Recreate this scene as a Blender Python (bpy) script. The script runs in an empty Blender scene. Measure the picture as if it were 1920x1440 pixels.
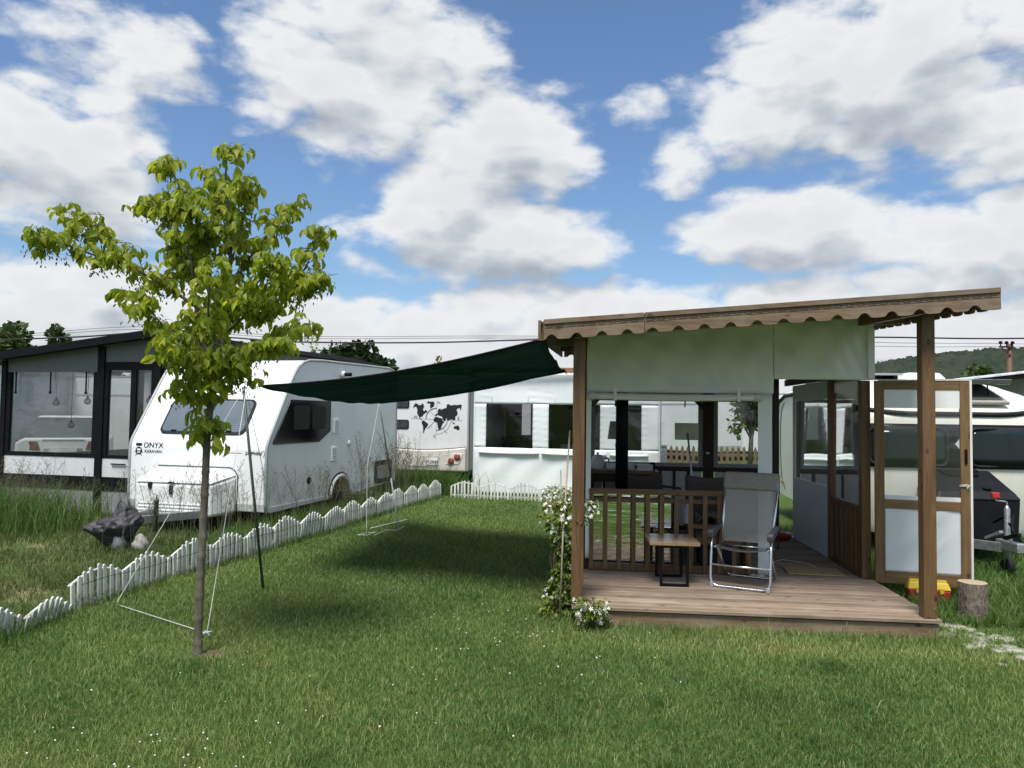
import bpy, bmesh, math, random
import numpy as np
from mathutils import Vector, Matrix, noise as mnoise
R = math.radians
random.seed(7)
rng = np.random.default_rng(11)
scene = bpy.context.scene
col = scene.collection

# ------------------------------------------------------------------ camera
CAM_H, PITCH, ROLL = 1.70, math.atan(58 / 1400), 0.014
fw = Vector((0, math.cos(PITCH), math.sin(PITCH)))
up0 = Vector((0, -math.sin(PITCH), math.cos(PITCH)))
rt0 = Vector((1, 0, 0))
rt = rt0 * math.cos(ROLL) + up0 * math.sin(ROLL)
up = up0 * math.cos(ROLL) - rt0 * math.sin(ROLL)
cam_data = bpy.data.cameras.new("camera")
cam_data.sensor_width = 36.0
cam_data.lens = 36.0 * 1400 / 1920
cam_data.clip_start, cam_data.clip_end = 0.05, 6000
cam = bpy.data.objects.new("camera", cam_data)
col.objects.link(cam)
m = Matrix.Identity(4)
for i in range(3):
    m[i][0], m[i][1], m[i][2] = rt[i], up[i], -fw[i]
m.translation = Vector((0, 0, CAM_H))
cam.matrix_world = m
scene.camera = cam

# ------------------------------------------------------------------ sun
SUN_EL, SUN_AZ = 64.0, 197.0        # azimuth of the sun, clockwise from +Y
sun_dir = Vector((math.sin(R(SUN_AZ)) * math.cos(R(SUN_EL)), math.cos(R(SUN_AZ)) * math.cos(R(SUN_EL)), math.sin(R(SUN_EL))))
sun_data = bpy.data.lights.new("sun", 'SUN')
sun_data.energy = 3.7
sun_data.angle = R(20)
sun_data.color = (1.0, 0.965, 0.90)
sun = bpy.data.objects.new("sun", sun_data)
col.objects.link(sun)
sun.rotation_euler = (-sun_dir).to_track_quat('-Z', 'Y').to_euler()
sun.location = (0, -5, 20)

vs = scene.view_settings
vs.view_transform, vs.look, vs.exposure, vs.gamma, vs.use_curve_mapping = 'Standard', 'None', 0.48, 1.0, False

# ------------------------------------------------------------------ node helper
class NT:
    def __init__(s, tree):
        s.t = tree; s.n = tree.nodes; s.l = tree.links
    def new(s, typ, ins=None, **kw):
        n = s.n.new(typ)
        for k, v in kw.items(): setattr(n, k, v)
        for k, v in (ins or {}).items(): s.put(n.inputs[k], v)
        return n
    def put(s, sock, v):
        if isinstance(v, bpy.types.NodeSocket): s.l.new(v, sock)
        else: sock.default_value = v
    def m(s, op, a, b=None, c=None, clamp=False):
        n = s.n.new('ShaderNodeMath'); n.operation = op; n.use_clamp = clamp
        for i, v in enumerate((a, b, c)):
            if v is not None: s.put(n.inputs[i], v)
        return n.outputs[0]
    def vm(s, op, a, b=None):
        n = s.n.new('ShaderNodeVectorMath'); n.operation = op
        for i, v in enumerate((a, b)):
            if v is not None: s.put(n.inputs[i], v)
        return n.outputs[0]
    def mix(s, fac, a, b, mode='MIX'):
        n = s.n.new('ShaderNodeMix'); n.data_type = 'RGBA'; n.blend_type = mode; n.clamp_factor = True
        s.put(n.inputs[0], fac); s.put(n.inputs[6], a); s.put(n.inputs[7], b)
        return n.outputs[2]
    def ss(s, x, a, b, o0=0.0, o1=1.0):
        n = s.n.new('ShaderNodeMapRange'); n.interpolation_type = 'SMOOTHSTEP'
        s.put(n.inputs[0], x)
        for i, v in enumerate((a, b, o0, o1)): s.put(n.inputs[i + 1], v)
        return n.outputs[0]
    def noise(s, vec, scale, detail=4, rough=0.55, dist=0.0):
        n = s.n.new('ShaderNodeTexNoise')
        if vec is not None: s.put(n.inputs['Vector'], vec)
        n.inputs['Scale'].default_value = scale; n.inputs['Detail'].default_value = detail
        n.inputs['Roughness'].default_value = rough; n.inputs['Distortion'].default_value = dist
        return n.outputs['Fac']
    def ramp(s, fac, stops):
        n = s.n.new('ShaderNodeValToRGB'); s.put(n.inputs[0], fac)
        e = n.color_ramp.elements
        while len(e) < len(stops): e.new(0.5)
        for i, (p, c) in enumerate(stops): e[i].position = p; e[i].color = (*c[:3], 1)
        return n.outputs[0]

# ------------------------------------------------------------------ world: clear sky with cumulus
world = bpy.data.worlds.new("World"); scene.world = world; world.use_nodes = True
W = NT(world.node_tree); W.n.clear()
# cloud density as a node group of the sky direction
cg = bpy.data.node_groups.new("cloud_density", 'ShaderNodeTree')
cg.interface.new_socket("Vector", in_out='INPUT', socket_type='NodeSocketVector')
cg.interface.new_socket("Density", in_out='OUTPUT', socket_type='NodeSocketFloat')
cg.interface.new_socket("Soft", in_out='OUTPUT', socket_type='NodeSocketFloat')
G = NT(cg)
gi = G.new('NodeGroupInput'); go = G.new('NodeGroupOutput')
sep = G.new('ShaderNodeSeparateXYZ', {0: gi.outputs[0]})
vx, vy, vz = sep.outputs
az = G.m('ARCTAN2', vx, vy)
el = G.m('ARCSINE', vz)
nv = G.new('ShaderNodeCombineXYZ', {0: vx, 1: vy, 2: G.m('MULTIPLY', vz, 2.0)}).outputs[0]
n_warp = G.noise(nv, 3.2, 3, 0.5)
n_big = G.noise(G.vm('ADD', nv, (3.1, 1.7, 0.4)), 7.0, 5, 0.55, 0.0)
n_fine = G.noise(G.vm('ADD', nv, (0.7, 5.2, 2.4)), 19.0, 7, 0.64, 0.0)
# cumulus heaps: azimuth, elevation, half widths (degrees); beyond these the noise goes on round the sky
HEAPS = [(-10.9, 24.8, 10.4, 7.0, 1.1), (-1.2, 20.1, 7.6, 4.7, 1.1), (-5.3, 16.9, 6.1, 2.4, 1.0), (-2.5, 13.0, 11.9, 3.3, 1.1), (-10.5, 11.0, 4.8, 2.0, 0.8), (-32.7, 16.0, 7.2, 5.9, 1.1), (-33.9, 12.6, 8.2, 2.4, 1.0), (-28.8, 23.9, 6.8, 3.2, 0.9), (-24.2, 22.2, 3.4, 2.2, 0.45), (25.9, 22.9, 12.1, 6.3, 1.15), (33.0, 18.5, 6.2, 4.5, 1.1), (20.4, 20.1, 6.9, 3.1, 0.8), (22.2, 13.0, 11.8, 3.6, 1.15), (33.3, 12.1, 5.8, 3.8, 1.1), (12.5, 18.4, 3.2, 3.0, 0.7), (8.9, 22.4, 4.4, 2.4, 0.35), (5.7, 8.4, 16.3, 2.4, 1.0), (-18.2, 7.3, 17.5, 2.3, 1.0), (24.6, 8.8, 18.6, 2.2, 1.0), (-31.6, 8.2, 10.5, 2.1, 1.0)]
field = None
for a, e, sa, se, amp in HEAPS:
    da = G.m('MULTIPLY', G.m('SUBTRACT', az, R(a)), 1 / R(sa))
    de = G.m('MULTIPLY', G.m('SUBTRACT', el, R(e)), 1 / R(se))
    h = G.m('SUBTRACT', amp, G.m('ADD', G.m('MULTIPLY', da, da), G.m('MULTIPLY', de, de)))
    field = h if field is None else G.m('MAXIMUM', field, h)
field = G.m('MAXIMUM', field, -0.9)
band = G.ss(el, R(12.5), R(5.0), -0.9, 1.25)                 # layered cloud towards the horizon, all round
field = G.m('MAXIMUM', field, band)
around = G.m('MULTIPLY_ADD', G.m('SUBTRACT', n_warp, 0.47), 7.0, 0.0)
front = G.ss(G.m('ABSOLUTE', az), R(38), R(50), 1.0, 0.0)
front = G.m('MULTIPLY', front, G.ss(el, R(29), R(38), 1.0, 0.0))
field = G.m('ADD', G.m('MULTIPLY', field, front), G.m('MULTIPLY', G.m('MAXIMUM', around, band), G.m('SUBTRACT', 1.0, front)))
n_soft = G.noise(G.vm('ADD', nv, (3.1, 1.7, 0.4)), 7.0, 1.5, 0.5, 0.0)
fw_ = G.m('MULTIPLY', field, 0.95)
nvw = G.vm('ADD', nv, G.vm('MULTIPLY', G.new('ShaderNodeTexNoise', {'Vector': nv, 'Scale': 9.0, 'Detail': 4.0}).outputs['Color'], (0.10, 0.10, 0.10)))
puff = None
for sc_, am_ in ((9.0, 0.36), (22.0, 0.30)):      # rounded cauliflower heads
    vo_ = G.new('ShaderNodeTexVoronoi', {'Vector': nvw, 'Scale': sc_})
    pf_ = G.m('MULTIPLY', G.m('SUBTRACT', 0.46, vo_.outputs['Distance']), am_ * 1.9)
    puff = pf_ if puff is None else G.m('ADD', puff, pf_)
fw_ = G.m('ADD', fw_, puff)
dens = G.m('ADD', fw_, G.m('ADD', G.m('MULTIPLY', G.m('SUBTRACT', n_big, 0.50), 2.5), G.m('MULTIPLY', G.m('SUBTRACT', n_fine, 0.50), 1.15)))
G.put(go.inputs[1], G.m('ADD', fw_, G.m('ADD', G.m('MULTIPLY', G.m('SUBTRACT', n_soft, 0.50), 2.5), G.m('MULTIPLY', G.m('SUBTRACT', n_fine, 0.50), 0.55))))
G.put(go.inputs[0], dens)

tc = W.new('ShaderNodeTexCoord')
dirv = W.vm('NORMALIZE', tc.outputs['Generated'])
sky = W.new('ShaderNodeTexSky', sky_type='NISHITA', sun_disc=False, sun_elevation=R(SUN_EL), sun_rotation=R(SUN_AZ), air_density=1.15, dust_density=0.7, ozone_density=1.6)
d0 = W.new('ShaderNodeGroup'); d0.node_tree = cg; W.put(d0.inputs[0], dirv)
d1 = W.new('ShaderNodeGroup'); d1.node_tree = cg
W.put(d1.inputs[0], W.vm('NORMALIZE', W.vm('ADD', dirv, (-0.012, 0.0, 0.045))))
alpha = W.ss(d0.outputs[0], -0.20, 0.66)
thick = W.ss(d0.outputs[0], 0.1, 1.5)
lit = W.m('SUBTRACT', 0.82, W.m('MULTIPLY', W.m('SUBTRACT', d1.outputs[1], d0.outputs[1]), 0.80), clamp=True)
lit = W.m('SUBTRACT', lit, W.m('MULTIPLY', thick, 0.27), clamp=True)
ccol = W.ramp(lit, [(0.0, (0.38, 0.425, 0.48)), (0.35, (0.52, 0.56, 0.61)), (0.7, (0.72, 0.745, 0.77)), (1.0, (0.85, 0.865, 0.87))])
ccol = W.mix(1.0, ccol, (7.5, 7.5, 7.5, 1), 'MULTIPLY')
skyc = W.mix(1.0, sky.outputs[0], (0.73, 0.86, 1.00, 1), 'MULTIPLY')
wc = W.mix(alpha, skyc, ccol)
bg = W.new('ShaderNodeBackground', {'Color': wc, 'Strength': 0.1})
wo = W.new('ShaderNodeOutputWorld', {'Surface': bg.outputs[0]})
world.cycles.sampling_method = 'MANUAL'; world.cycles.sample_map_resolution = 512

# ------------------------------------------------------------------ materials
MATS = {}
def mat(name, color=(0.5, 0.5, 0.5), rough=0.6, metal=0.0, var=0.12, vscale=6.0, bump=0.0, bscale=60.0, spec=0.5, obj_rand=0.0, dirt=None, coat=0.0, mud=0.0):
    if name in MATS: return MATS[name]
    mt = bpy.data.materials.new(name); mt.use_nodes = True
    T = NT(mt.node_tree); b = T.n['Principled BSDF']
    tcn = T.new('ShaderNodeTexCoord'); oc = tcn.outputs['Object']
    n = T.noise(oc, vscale, 5, 0.6)
    c = T.mix(T.ss(n, 0.3, 0.7), (*[x * (1 - var) for x in color], 1), (*[min(1, x * (1 + var)) for x in color], 1))
    if obj_rand:
        oi = T.new('ShaderNodeObjectInfo')
        k = T.m('MULTIPLY_ADD', oi.outputs['Random'], 2 * obj_rand, 1 - obj_rand)
        c = T.mix(1.0, c, T.new('ShaderNodeCombineColor', {0: k, 1: k, 2: k}).outputs[0], 'MULTIPLY')
    if dirt:
        dn = T.noise(T.new('ShaderNodeMapping', {'Vector': oc, 'Scale': (7, 7, 1.2)}).outputs[0], 1.0, 6, 0.65)
        c = T.mix(T.m('MULTIPLY', T.ss(dn, 0.52, 0.8), dirt[3]), c, (*dirt[:3], 1))
    if mud:      # soil splashed up from the ground
        pz = T.new('ShaderNodeSeparateXYZ', {0: T.new('ShaderNodeNewGeometry').outputs['Position']}).outputs[2]
        mn = T.noise(T.new('ShaderNodeNewGeometry').outputs['Position'], 22, 5, 0.7)
        c = T.mix(T.m('MULTIPLY', T.m('MULTIPLY', T.ss(pz, 0.17, 0.02), T.ss(mn, 0.38, 0.62)), mud), c, (0.16, 0.13, 0.08, 1))
    T.put(b.inputs['Base Color'], c)
    T.put(b.inputs['Roughness'], T.m('MULTIPLY_ADD', n, 0.18, max(0.02, rough - 0.09), clamp=True))
    b.inputs['Metallic'].default_value = metal
    b.inputs['Specular IOR Level'].default_value = spec
    if coat: b.inputs['Coat Weight'].default_value = coat
    if bump:
        bn = T.noise(oc, bscale, 4, 0.6)
        bp = T.new('ShaderNodeBump', {'Height': bn, 'Strength': bump, 'Distance': 0.01})
        T.put(b.inputs['Normal'], bp.outputs[0])
    MATS[name] = mt; return mt

def wood(name, light, dark, axis='X', rough=0.6, gs=1.0, knots=True, obj_rand=0.15, rib=None, weather=None):
    if name in MATS: return MATS[name]
    mt = bpy.data.materials.new(name); mt.use_nodes = True
    T = NT(mt.node_tree); b = T.n['Principled BSDF']
    tcn = T.new('ShaderNodeTexCoord'); oi = T.new('ShaderNodeObjectInfo')
    off = T.m('MULTIPLY', oi.outputs['Random'], 37.0)
    base = T.vm('ADD', tcn.outputs['Object'], T.new('ShaderNodeCombineXYZ', {0: off, 1: off, 2: off}).outputs[0])
    sc = {'X': (1.1, 17, 17), 'Y': (17, 1.1, 17), 'Z': (17, 17, 1.1)}[axis]
    sc = tuple(x * gs for x in sc)
    v = T.new('ShaderNodeMapping', {'Vector': base, 'Scale': sc}).outputs[0]
    g1 = T.noise(v, 1.6, 6, 0.62, 1.0)
    g2 = T.noise(v, 7.0, 4, 0.6, 0.3)
    f = T.m('ADD', T.m('MULTIPLY', g1, 0.75), T.m('MULTIPLY', g2, 0.25))
    c = T.ramp(f, [(0.28, dark), (0.5, tuple((a + b_) / 2 for a, b_ in zip(light, dark))), (0.68, light)])
    if knots:
        ks = {'X': (2.6, 5, 5), 'Y': (5, 2.6, 5), 'Z': (5, 5, 2.6)}[axis]
        vo = T.new('ShaderNodeTexVoronoi', {'Vector': T.new('ShaderNodeMapping', {'Vector': base, 'Scale': ks}).outputs[0], 'Scale': 1.6})
        kk = T.ss(vo.outputs['Distance'], 0.06, 0.16, 1.0, 0.0)
        c = T.mix(T.m('MULTIPLY', kk, 0.8), c, (*[x * 0.35 for x in dark], 1))
    if weather:
        wn = T.noise(base, 3.0, 5, 0.6)
        c = T.mix(T.m('MULTIPLY', T.ss(wn, 0.4, 0.75), weather[3]), c, (*weather[:3], 1))
    k = T.m('MULTIPLY_ADD', oi.outputs['Random'], 2 * obj_rand, 1 - obj_rand)
    c = T.mix(1.0, c, T.new('ShaderNodeCombineColor', {0: k, 1: k, 2: k}).outputs[0], 'MULTIPLY')
    T.put(b.inputs['Base Color'], c)
    b.inputs['Roughness'].default_value = rough
    b.inputs['Specular IOR Level'].default_value = 0.35
    bp = T.new('ShaderNodeBump', {'Height': f, 'Strength': 0.35, 'Distance': 0.006})
    T.put(b.inputs['Normal'], bp.outputs[0])
    MATS[name] = mt; return mt

def film(name, tint=(0.9, 0.92, 0.93), clear=0.85, rough=0.03, wave=0.25, milk=0.06, refl=1.3):
    """clear flexible sheet: see-through with a glossy wavy surface"""
    if name in MATS: return MATS[name]
    mt = bpy.data.materials.new(name); mt.use_nodes = True
    T = NT(mt.node_tree); T.n.clear()
    tcn = T.new('ShaderNodeTexCoord')
    n = T.noise(tcn.outputs['Object'], 2.3, 3, 0.5)
    bp = T.new('ShaderNodeBump', {'Height': n, 'Strength': wave, 'Distance': 0.04})
    fr = T.new('ShaderNodeFresnel', {'IOR': 1.5})
    tr = T.new('ShaderNodeBsdfTransparent', {'Color': (*[x * clear for x in tint], 1)})
    df = T.new('ShaderNodeBsdfDiffuse', {'Color': (0.75, 0.78, 0.78, 1)})
    gl = T.new('ShaderNodeBsdfGlossy', {'Color': (1, 1, 1, 1), 'Roughness': rough, 'Normal': bp.outputs[0]})
    a = T.new('ShaderNodeMixShader', {0: milk, 1: tr.outputs[0], 2: df.outputs[0]})
    s = T.new('ShaderNodeMixShader', {0: T.m('MULTIPLY', fr.outputs[0], refl, clamp=True), 1: a.outputs[0], 2: gl.outputs[0]})
    T.new('ShaderNodeOutputMaterial', {'Surface': s.outputs[0]})
    MATS[name] = mt; return mt

def leaf_mat(name, c0, c1, trans=0.45, rough=0.45, attr=None, objr=False, c2=None):
    if name in MATS: return MATS[name]
    mt = bpy.data.materials.new(name); mt.use_nodes = True
    T = NT(mt.node_tree); T.n.clear()
    if attr: f = T.new('ShaderNodeAttribute', attribute_name=attr).outputs['Fac']
    elif objr: f = T.new('ShaderNodeObjectInfo').outputs['Random']
    else: f = T.new('ShaderNodeNewGeometry').outputs['Random Per Island']
    c = T.mix(f, (*c0, 1), (*c1, 1)) if c2 is None else T.ramp(f, [(0.0, c0), (0.72, c1), (0.86, c1), (1.0, c2)])
    pb = T.new('ShaderNodeBsdfPrincipled', {'Base Color': c, 'Roughness': rough, 'Specular IOR Level': 0.35})
    tl = T.new('ShaderNodeBsdfTranslucent', {'Color': T.mix(1.0, c, (1.25, 1.2, 0.55, 1), 'MULTIPLY')})
    s = T.new('ShaderNodeMixShader', {0: trans, 1: pb.outputs[0], 2: tl.outputs[0]})
    T.new('ShaderNodeOutputMaterial', {'Surface': s.outputs[0]})
    MATS[name] = mt; return mt

M_white = mat('white_plastic', (0.74, 0.75, 0.73), 0.5, var=0.07, vscale=3, dirt=(0.33, 0.32, 0.26, 0.55))
M_fence = mat('fence_plastic', (0.66, 0.67, 0.64), 0.55, var=0.10, vscale=4, dirt=(0.20, 0.20, 0.14, 0.85), obj_rand=0.14, mud=0.75)
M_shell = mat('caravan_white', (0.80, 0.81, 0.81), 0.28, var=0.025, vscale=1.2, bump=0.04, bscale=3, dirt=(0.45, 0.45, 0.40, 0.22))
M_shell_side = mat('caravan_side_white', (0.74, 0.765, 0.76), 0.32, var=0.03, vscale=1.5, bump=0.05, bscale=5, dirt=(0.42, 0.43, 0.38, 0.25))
M_cream = mat('caravan_cream', (0.72, 0.71, 0.62), 0.35, var=0.03, vscale=1.5, dirt=(0.42, 0.40, 0.32, 0.25))
M_pvc = mat('white_tarpaulin', (0.78, 0.81, 0.81), 0.42, var=0.03, vscale=2, bump=0.35, bscale=2.6, dirt=(0.5, 0.52, 0.5, 0.2))
M_black = mat('black_metal', (0.007, 0.0075, 0.009), 0.5, var=0.2, vscale=8, spec=0.12)
M_blackp = mat('black_plastic', (0.010, 0.0105, 0.013), 0.5, var=0.15, vscale=5, bump=0.1, bscale=200, spec=0.2)
M_rubber = mat('dark_rubber', (0.018, 0.019, 0.021), 0.6, var=0.15, spec=0.2)
M_glass_dark = mat('dark_window', (0.006, 0.0065, 0.008), 0.09, var=0.3, vscale=1.5, spec=0.16)
M_glass_blue = mat('blue_grey_window', (0.115, 0.145, 0.175), 0.10, var=0.12, vscale=2, spec=0.5)
M_grey = mat('grey_panel', (0.30, 0.31, 0.33), 0.5, var=0.06)
M_lgrey = mat('light_grey_panel', (0.60, 0.61, 0.62), 0.45, var=0.05)
M_alu = mat('aluminium', (0.72, 0.73, 0.74), 0.28, metal=1.0, var=0.05)
M_galv = mat('galvanised_steel', (0.42, 0.44, 0.45), 0.45, metal=0.8, var=0.18, vscale=25)
M_trim = mat('grey_trim', (0.36, 0.37, 0.37), 0.45, var=0.08)
M_red = mat('red_plastic', (0.48, 0.035, 0.03), 0.4, var=0.1)
M_yellow = mat('yellow_plastic', (0.72, 0.50, 0.03), 0.4, var=0.08)
M_lamp_red = mat('red_lens', (0.28, 0.08, 0.06), 0.2, var=0.15, vscale=20)
M_concrete = mat('concrete', (0.38, 0.38, 0.35), 0.85, var=0.15, vscale=10, bump=0.3, bscale=60)
M_print = mat('black_print', (0.012, 0.012, 0.014), 0.5, var=0.1)
M_rope = mat('white_rope', (0.56, 0.56, 0.52), 0.8, var=0.1, vscale=40)
M_cane = mat('garden_cane', (0.36, 0.31, 0.20), 0.7, var=0.2, vscale=20)
M_greenpole = mat('green_steel_pole', (0.045, 0.06, 0.05), 0.45, var=0.2, vscale=15)
M_shade_fabric = mat('grey_fabric', (0.10, 0.095, 0.09), 0.85, var=0.15, vscale=30, bump=0.2, bscale=300)
M_brown_fabric = mat('brown_fabric', (0.085, 0.065, 0.055), 0.85, var=0.15, vscale=20)
M_tarp_dark = mat('dark_cover', (0.035, 0.033, 0.040), 0.6, var=0.25, vscale=8, bump=0.4, bscale=25)
M_soil = mat('soil', (0.10, 0.065, 0.04), 0.95, var=0.3, vscale=20, bump=0.6, bscale=40)
WD_roofX = wood('stained_wood_along', (0.27, 0.185, 0.112), (0.085, 0.052, 0.030), 'X', 0.65, weather=(0.31, 0.26, 0.20, 0.5))
WD_roofY = wood('stained_wood_deep', (0.24, 0.15, 0.09), (0.10, 0.055, 0.03), 'Y', 0.6)
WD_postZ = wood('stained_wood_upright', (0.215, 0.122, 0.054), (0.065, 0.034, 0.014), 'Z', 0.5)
WD_railX = wood('rail_wood_along', (0.23, 0.135, 0.062), (0.085, 0.045, 0.020), 'X', 0.5)
WD_doorZ = wood('door_wood_upright', (0.27, 0.162, 0.072), (0.085, 0.046, 0.019), 'Z', 0.5)
WD_doorX = wood('door_wood_along', (0.30, 0.185, 0.085), (0.11, 0.06, 0.026), 'X', 0.5)
WD_deck = wood('deck_wood', (0.32, 0.235, 0.165), (0.135, 0.092, 0.062), 'X', 0.65, obj_rand=0.26, weather=(0.34, 0.285, 0.225, 0.55))
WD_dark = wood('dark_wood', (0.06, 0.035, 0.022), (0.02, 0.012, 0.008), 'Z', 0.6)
WD_table = wood('table_top_wood', (0.46, 0.33, 0.20), (0.30, 0.20, 0.11), 'X', 0.3, obj_rand=0.03)
WD_palis = wood('palisade_wood', (0.26, 0.18, 0.11), (0.13, 0.085, 0.05), 'Z', 0.7)
WD_plainX = wood('bench_wood', (0.36, 0.23, 0.12), (0.20, 0.12, 0.06), 'X', 0.5)

# ------------------------------------------------------------------ geometry helper
class MB:
    def __init__(s): s.v = []; s.f = []
    def add(s, vs_, fs):
        o = len(s.v); s.v += [tuple(p) for p in vs_]; s.f += [tuple(i + o for i in f) for f in fs]; return s
    def box(s, x0, x1, y0, y1, z0, z1):
        return s.add([(x0, y0, z0), (x1, y0, z0), (x1, y1, z0), (x0, y1, z0), (x0, y0, z1), (x1, y0, z1), (x1, y1, z1), (x0, y1, z1)],
                     [(0, 3, 2, 1), (4, 5, 6, 7), (0, 1, 5, 4), (1, 2, 6, 5), (2, 3, 7, 6), (3, 0, 4, 7)])
    def hexa(s, p):   # eight corners: bottom ring then top ring
        return s.add(p, [(0, 3, 2, 1), (4, 5, 6, 7), (0, 1, 5, 4), (1, 2, 6, 5), (2, 3, 7, 6), (3, 0, 4, 7)])
    def bar(s, p, q, w, h, upv=(0, 0, 1)):
        p, q = Vector(p), Vector(q); d = (q - p).normalized(); sd = d.cross(Vector(upv))
        if sd.length < 1e-4: sd = d.cross(Vector((0, 1, 0)))
        sd.normalize(); u_ = sd.cross(d).normalized()
        c = []
        for e in (p, q):
            for a, b in ((-1, -1), (1, -1), (1, 1), (-1, 1)): c.append(e + sd * (a * w / 2) + u_ * (b * h / 2))
        return s.add(c, [(0, 1, 2, 3), (7, 6, 5, 4), (0, 4, 5, 1), (1, 5, 6, 2), (2, 6, 7, 3), (3, 7, 4, 0)])
    def tube(s, pts, r, n=8, caps=True, closed=False):
        pts = [Vector(p) for p in pts]; N = len(pts)
        rr = r if isinstance(r, (list, tuple)) else [r] * N
        ref = None; vv = []; ff = []
        for i, p in enumerate(pts):
            a = pts[i - 1] if (i > 0 or closed) else p
            b = pts[(i + 1) % N] if (i < N - 1 or closed) else p
            t = (b - a).normalized()
            if ref is None:
                ref = t.cross(Vector((0.13, 0.31, 0.94)))
                if ref.length < 0.1: ref = t.cross(Vector((1, 0, 0)))
            ref = (ref - t * ref.dot(t)).normalized(); bi = t.cross(ref)
            for k in range(n):
                a_ = 2 * math.pi * k / n
                vv.append(p + (ref * math.cos(a_) + bi * math.sin(a_)) * rr[i])
        L = N if closed else N - 1
        for i in range(L):
            j = (i + 1) % N
            for k in range(n):
                k2 = (k + 1) % n
                ff.append((i * n + k, i * n + k2, j * n + k2, j * n + k))
        if caps and not closed:
            ff.append(tuple(reversed(range(n)))); ff.append(tuple((N - 1) * n + k for k in range(n)))
        return s.add(vv, ff)
    def lathe(s, prof, c=(0, 0, 0), n=20, axis='Z', caps=True):
        vv = []; ff = []
        for r_, z in prof:
            for k in range(n):
                a = 2 * math.pi * k / n; x, y = r_ * math.cos(a), r_ * math.sin(a)
                p = {'Z': (x, y, z), 'Y': (x, z, y), 'X': (z, x, y)}[axis]
                vv.append((p[0] + c[0], p[1] + c[1], p[2] + c[2]))
        for i in range(len(prof) - 1):
            for k in range(n):
                k2 = (k + 1) % n; ff.append((i * n + k, i * n + k2, (i + 1) * n + k2, (i + 1) * n + k))
        if caps:
            ff.append(tuple(reversed(range(n)))); ff.append(tuple((len(prof) - 1) * n + k for k in range(n)))
        return s.add(vv, ff)
    def prism(s, poly, fn):   # fn(a, b, t) with t 0 or 1
        n = len(poly)
        vv = [fn(a, b, 0) for a, b in poly] + [fn(a, b, 1) for a, b in poly]
        ff = [tuple(reversed(range(n))), tuple(range(n, 2 * n))] + [(i, (i + 1) % n, (i + 1) % n + n, i + n) for i in range(n)]
        return s.add(vv, ff)
    def grid(s, fn, nu, nv_):
        vv = [fn(i / nu, j / nv_) for j in range(nv_ + 1) for i in range(nu + 1)]
        ff = [(j * (nu + 1) + i, j * (nu + 1) + i + 1, (j + 1) * (nu + 1) + i + 1, (j + 1) * (nu + 1) + i) for j in range(nv_) for i in range(nu)]
        return s.add(vv, ff)
    def mesh(s, name, smooth=False, fix=True):
        me = bpy.data.meshes.new(name); me.from_pydata(s.v, [], s.f)
        if fix:
            bm = bmesh.new(); bm.from_mesh(me); bmesh.ops.recalc_face_normals(bm, faces=bm.faces); bm.to_mesh(me); bm.free()
        if smooth: me.polygons.foreach_set('use_smooth', [True] * len(me.polygons))
        return me
    def build(s, name, material, parent=None, smooth=False, bevel=0.0, seg=2, solid=0.0, auto=None, fix=True):
        me = s.mesh(name, smooth, fix); me.materials.append(material)
        o = bpy.data.objects.new(name, me); col.objects.link(o)
        if parent is not None: o.parent = parent
        if solid:
            md = o.modifiers.new('solid', 'SOLIDIFY'); md.thickness = solid; md.offset = 0
        if bevel:
            md = o.modifiers.new('bevel', 'BEVEL'); md.width = bevel; md.segments = seg; md.limit_method = 'ANGLE'; md.angle_limit = R(35)
            md.harden_normals = False
        return o

def inst(name, me, parent=None, loc=(0, 0, 0), rot=(0, 0, 0), scale=(1, 1, 1)):
    o = bpy.data.objects.new(name, me); col.objects.link(o); o.parent = parent
    o.location = loc; o.rotation_euler = rot; o.scale = scale
    return o
def tag(o, label=None, cat=None, group=None, kind=None):
    if label: o['label'] = label
    if cat: o['category'] = cat
    if group: o['group'] = group
    if kind: o['kind'] = kind
    return o
def thing(name, label, cat, loc=(0, 0, 0), rz=0.0, group=None):
    o = bpy.data.objects.new(name, None); col.objects.link(o)
    o.location = loc; o.rotation_euler = (0, 0, rz); o.empty_display_size = 0.2
    return tag(o, label, cat, group)
def text_mesh(name, body, size, material, parent, mtx, shear=0.0, depth=0.001, bold=0.0, align='CENTER'):
    cu = bpy.data.curves.new(name, 'FONT'); cu.body = body; cu.size = size; cu.extrude = depth; cu.shear = shear; cu.offset = bold
    cu.align_x = align; cu.align_y = 'CENTER'; cu.resolution_u = 3
    o = bpy.data.objects.new(name, cu); col.objects.link(o)
    bpy.context.view_layer.update()
    dg = bpy.context.evaluated_depsgraph_get()
    me = bpy.data.meshes.new_from_object(o.evaluated_get(dg))
    bpy.data.objects.remove(o); bpy.data.curves.remove(cu)
    me.materials.clear(); me.materials.append(material)
    q = bpy.data.objects.new(name, me); col.objects.link(q); q.parent = parent; q.matrix_local = mtx
    return q
def face_mtx(o, xdir, updir):   # text / decal frame: x to the reader's right, y up
    x = Vector(xdir).normalized(); y = Vector(updir).normalized(); z = x.cross(y)
    mm = Matrix.Identity(4)
    for i in range(3): mm[i][0], mm[i][1], mm[i][2] = x[i], y[i], z[i]
    mm.translation = Vector(o); return mm
def rrect(x0, x1, z0, z1, r, n=5):
    pts = []
    for cx, cz, a0 in ((x1 - r, z0 + r, -90), (x1 - r, z1 - r, 0), (x0 + r, z1 - r, 90), (x0 + r, z0 + r, 180)):
        for k in range(n + 1):
            a = R(a0 + 90 * k / n); pts.append((cx + r * math.cos(a), cz + r * math.sin(a)))
    return pts
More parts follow.
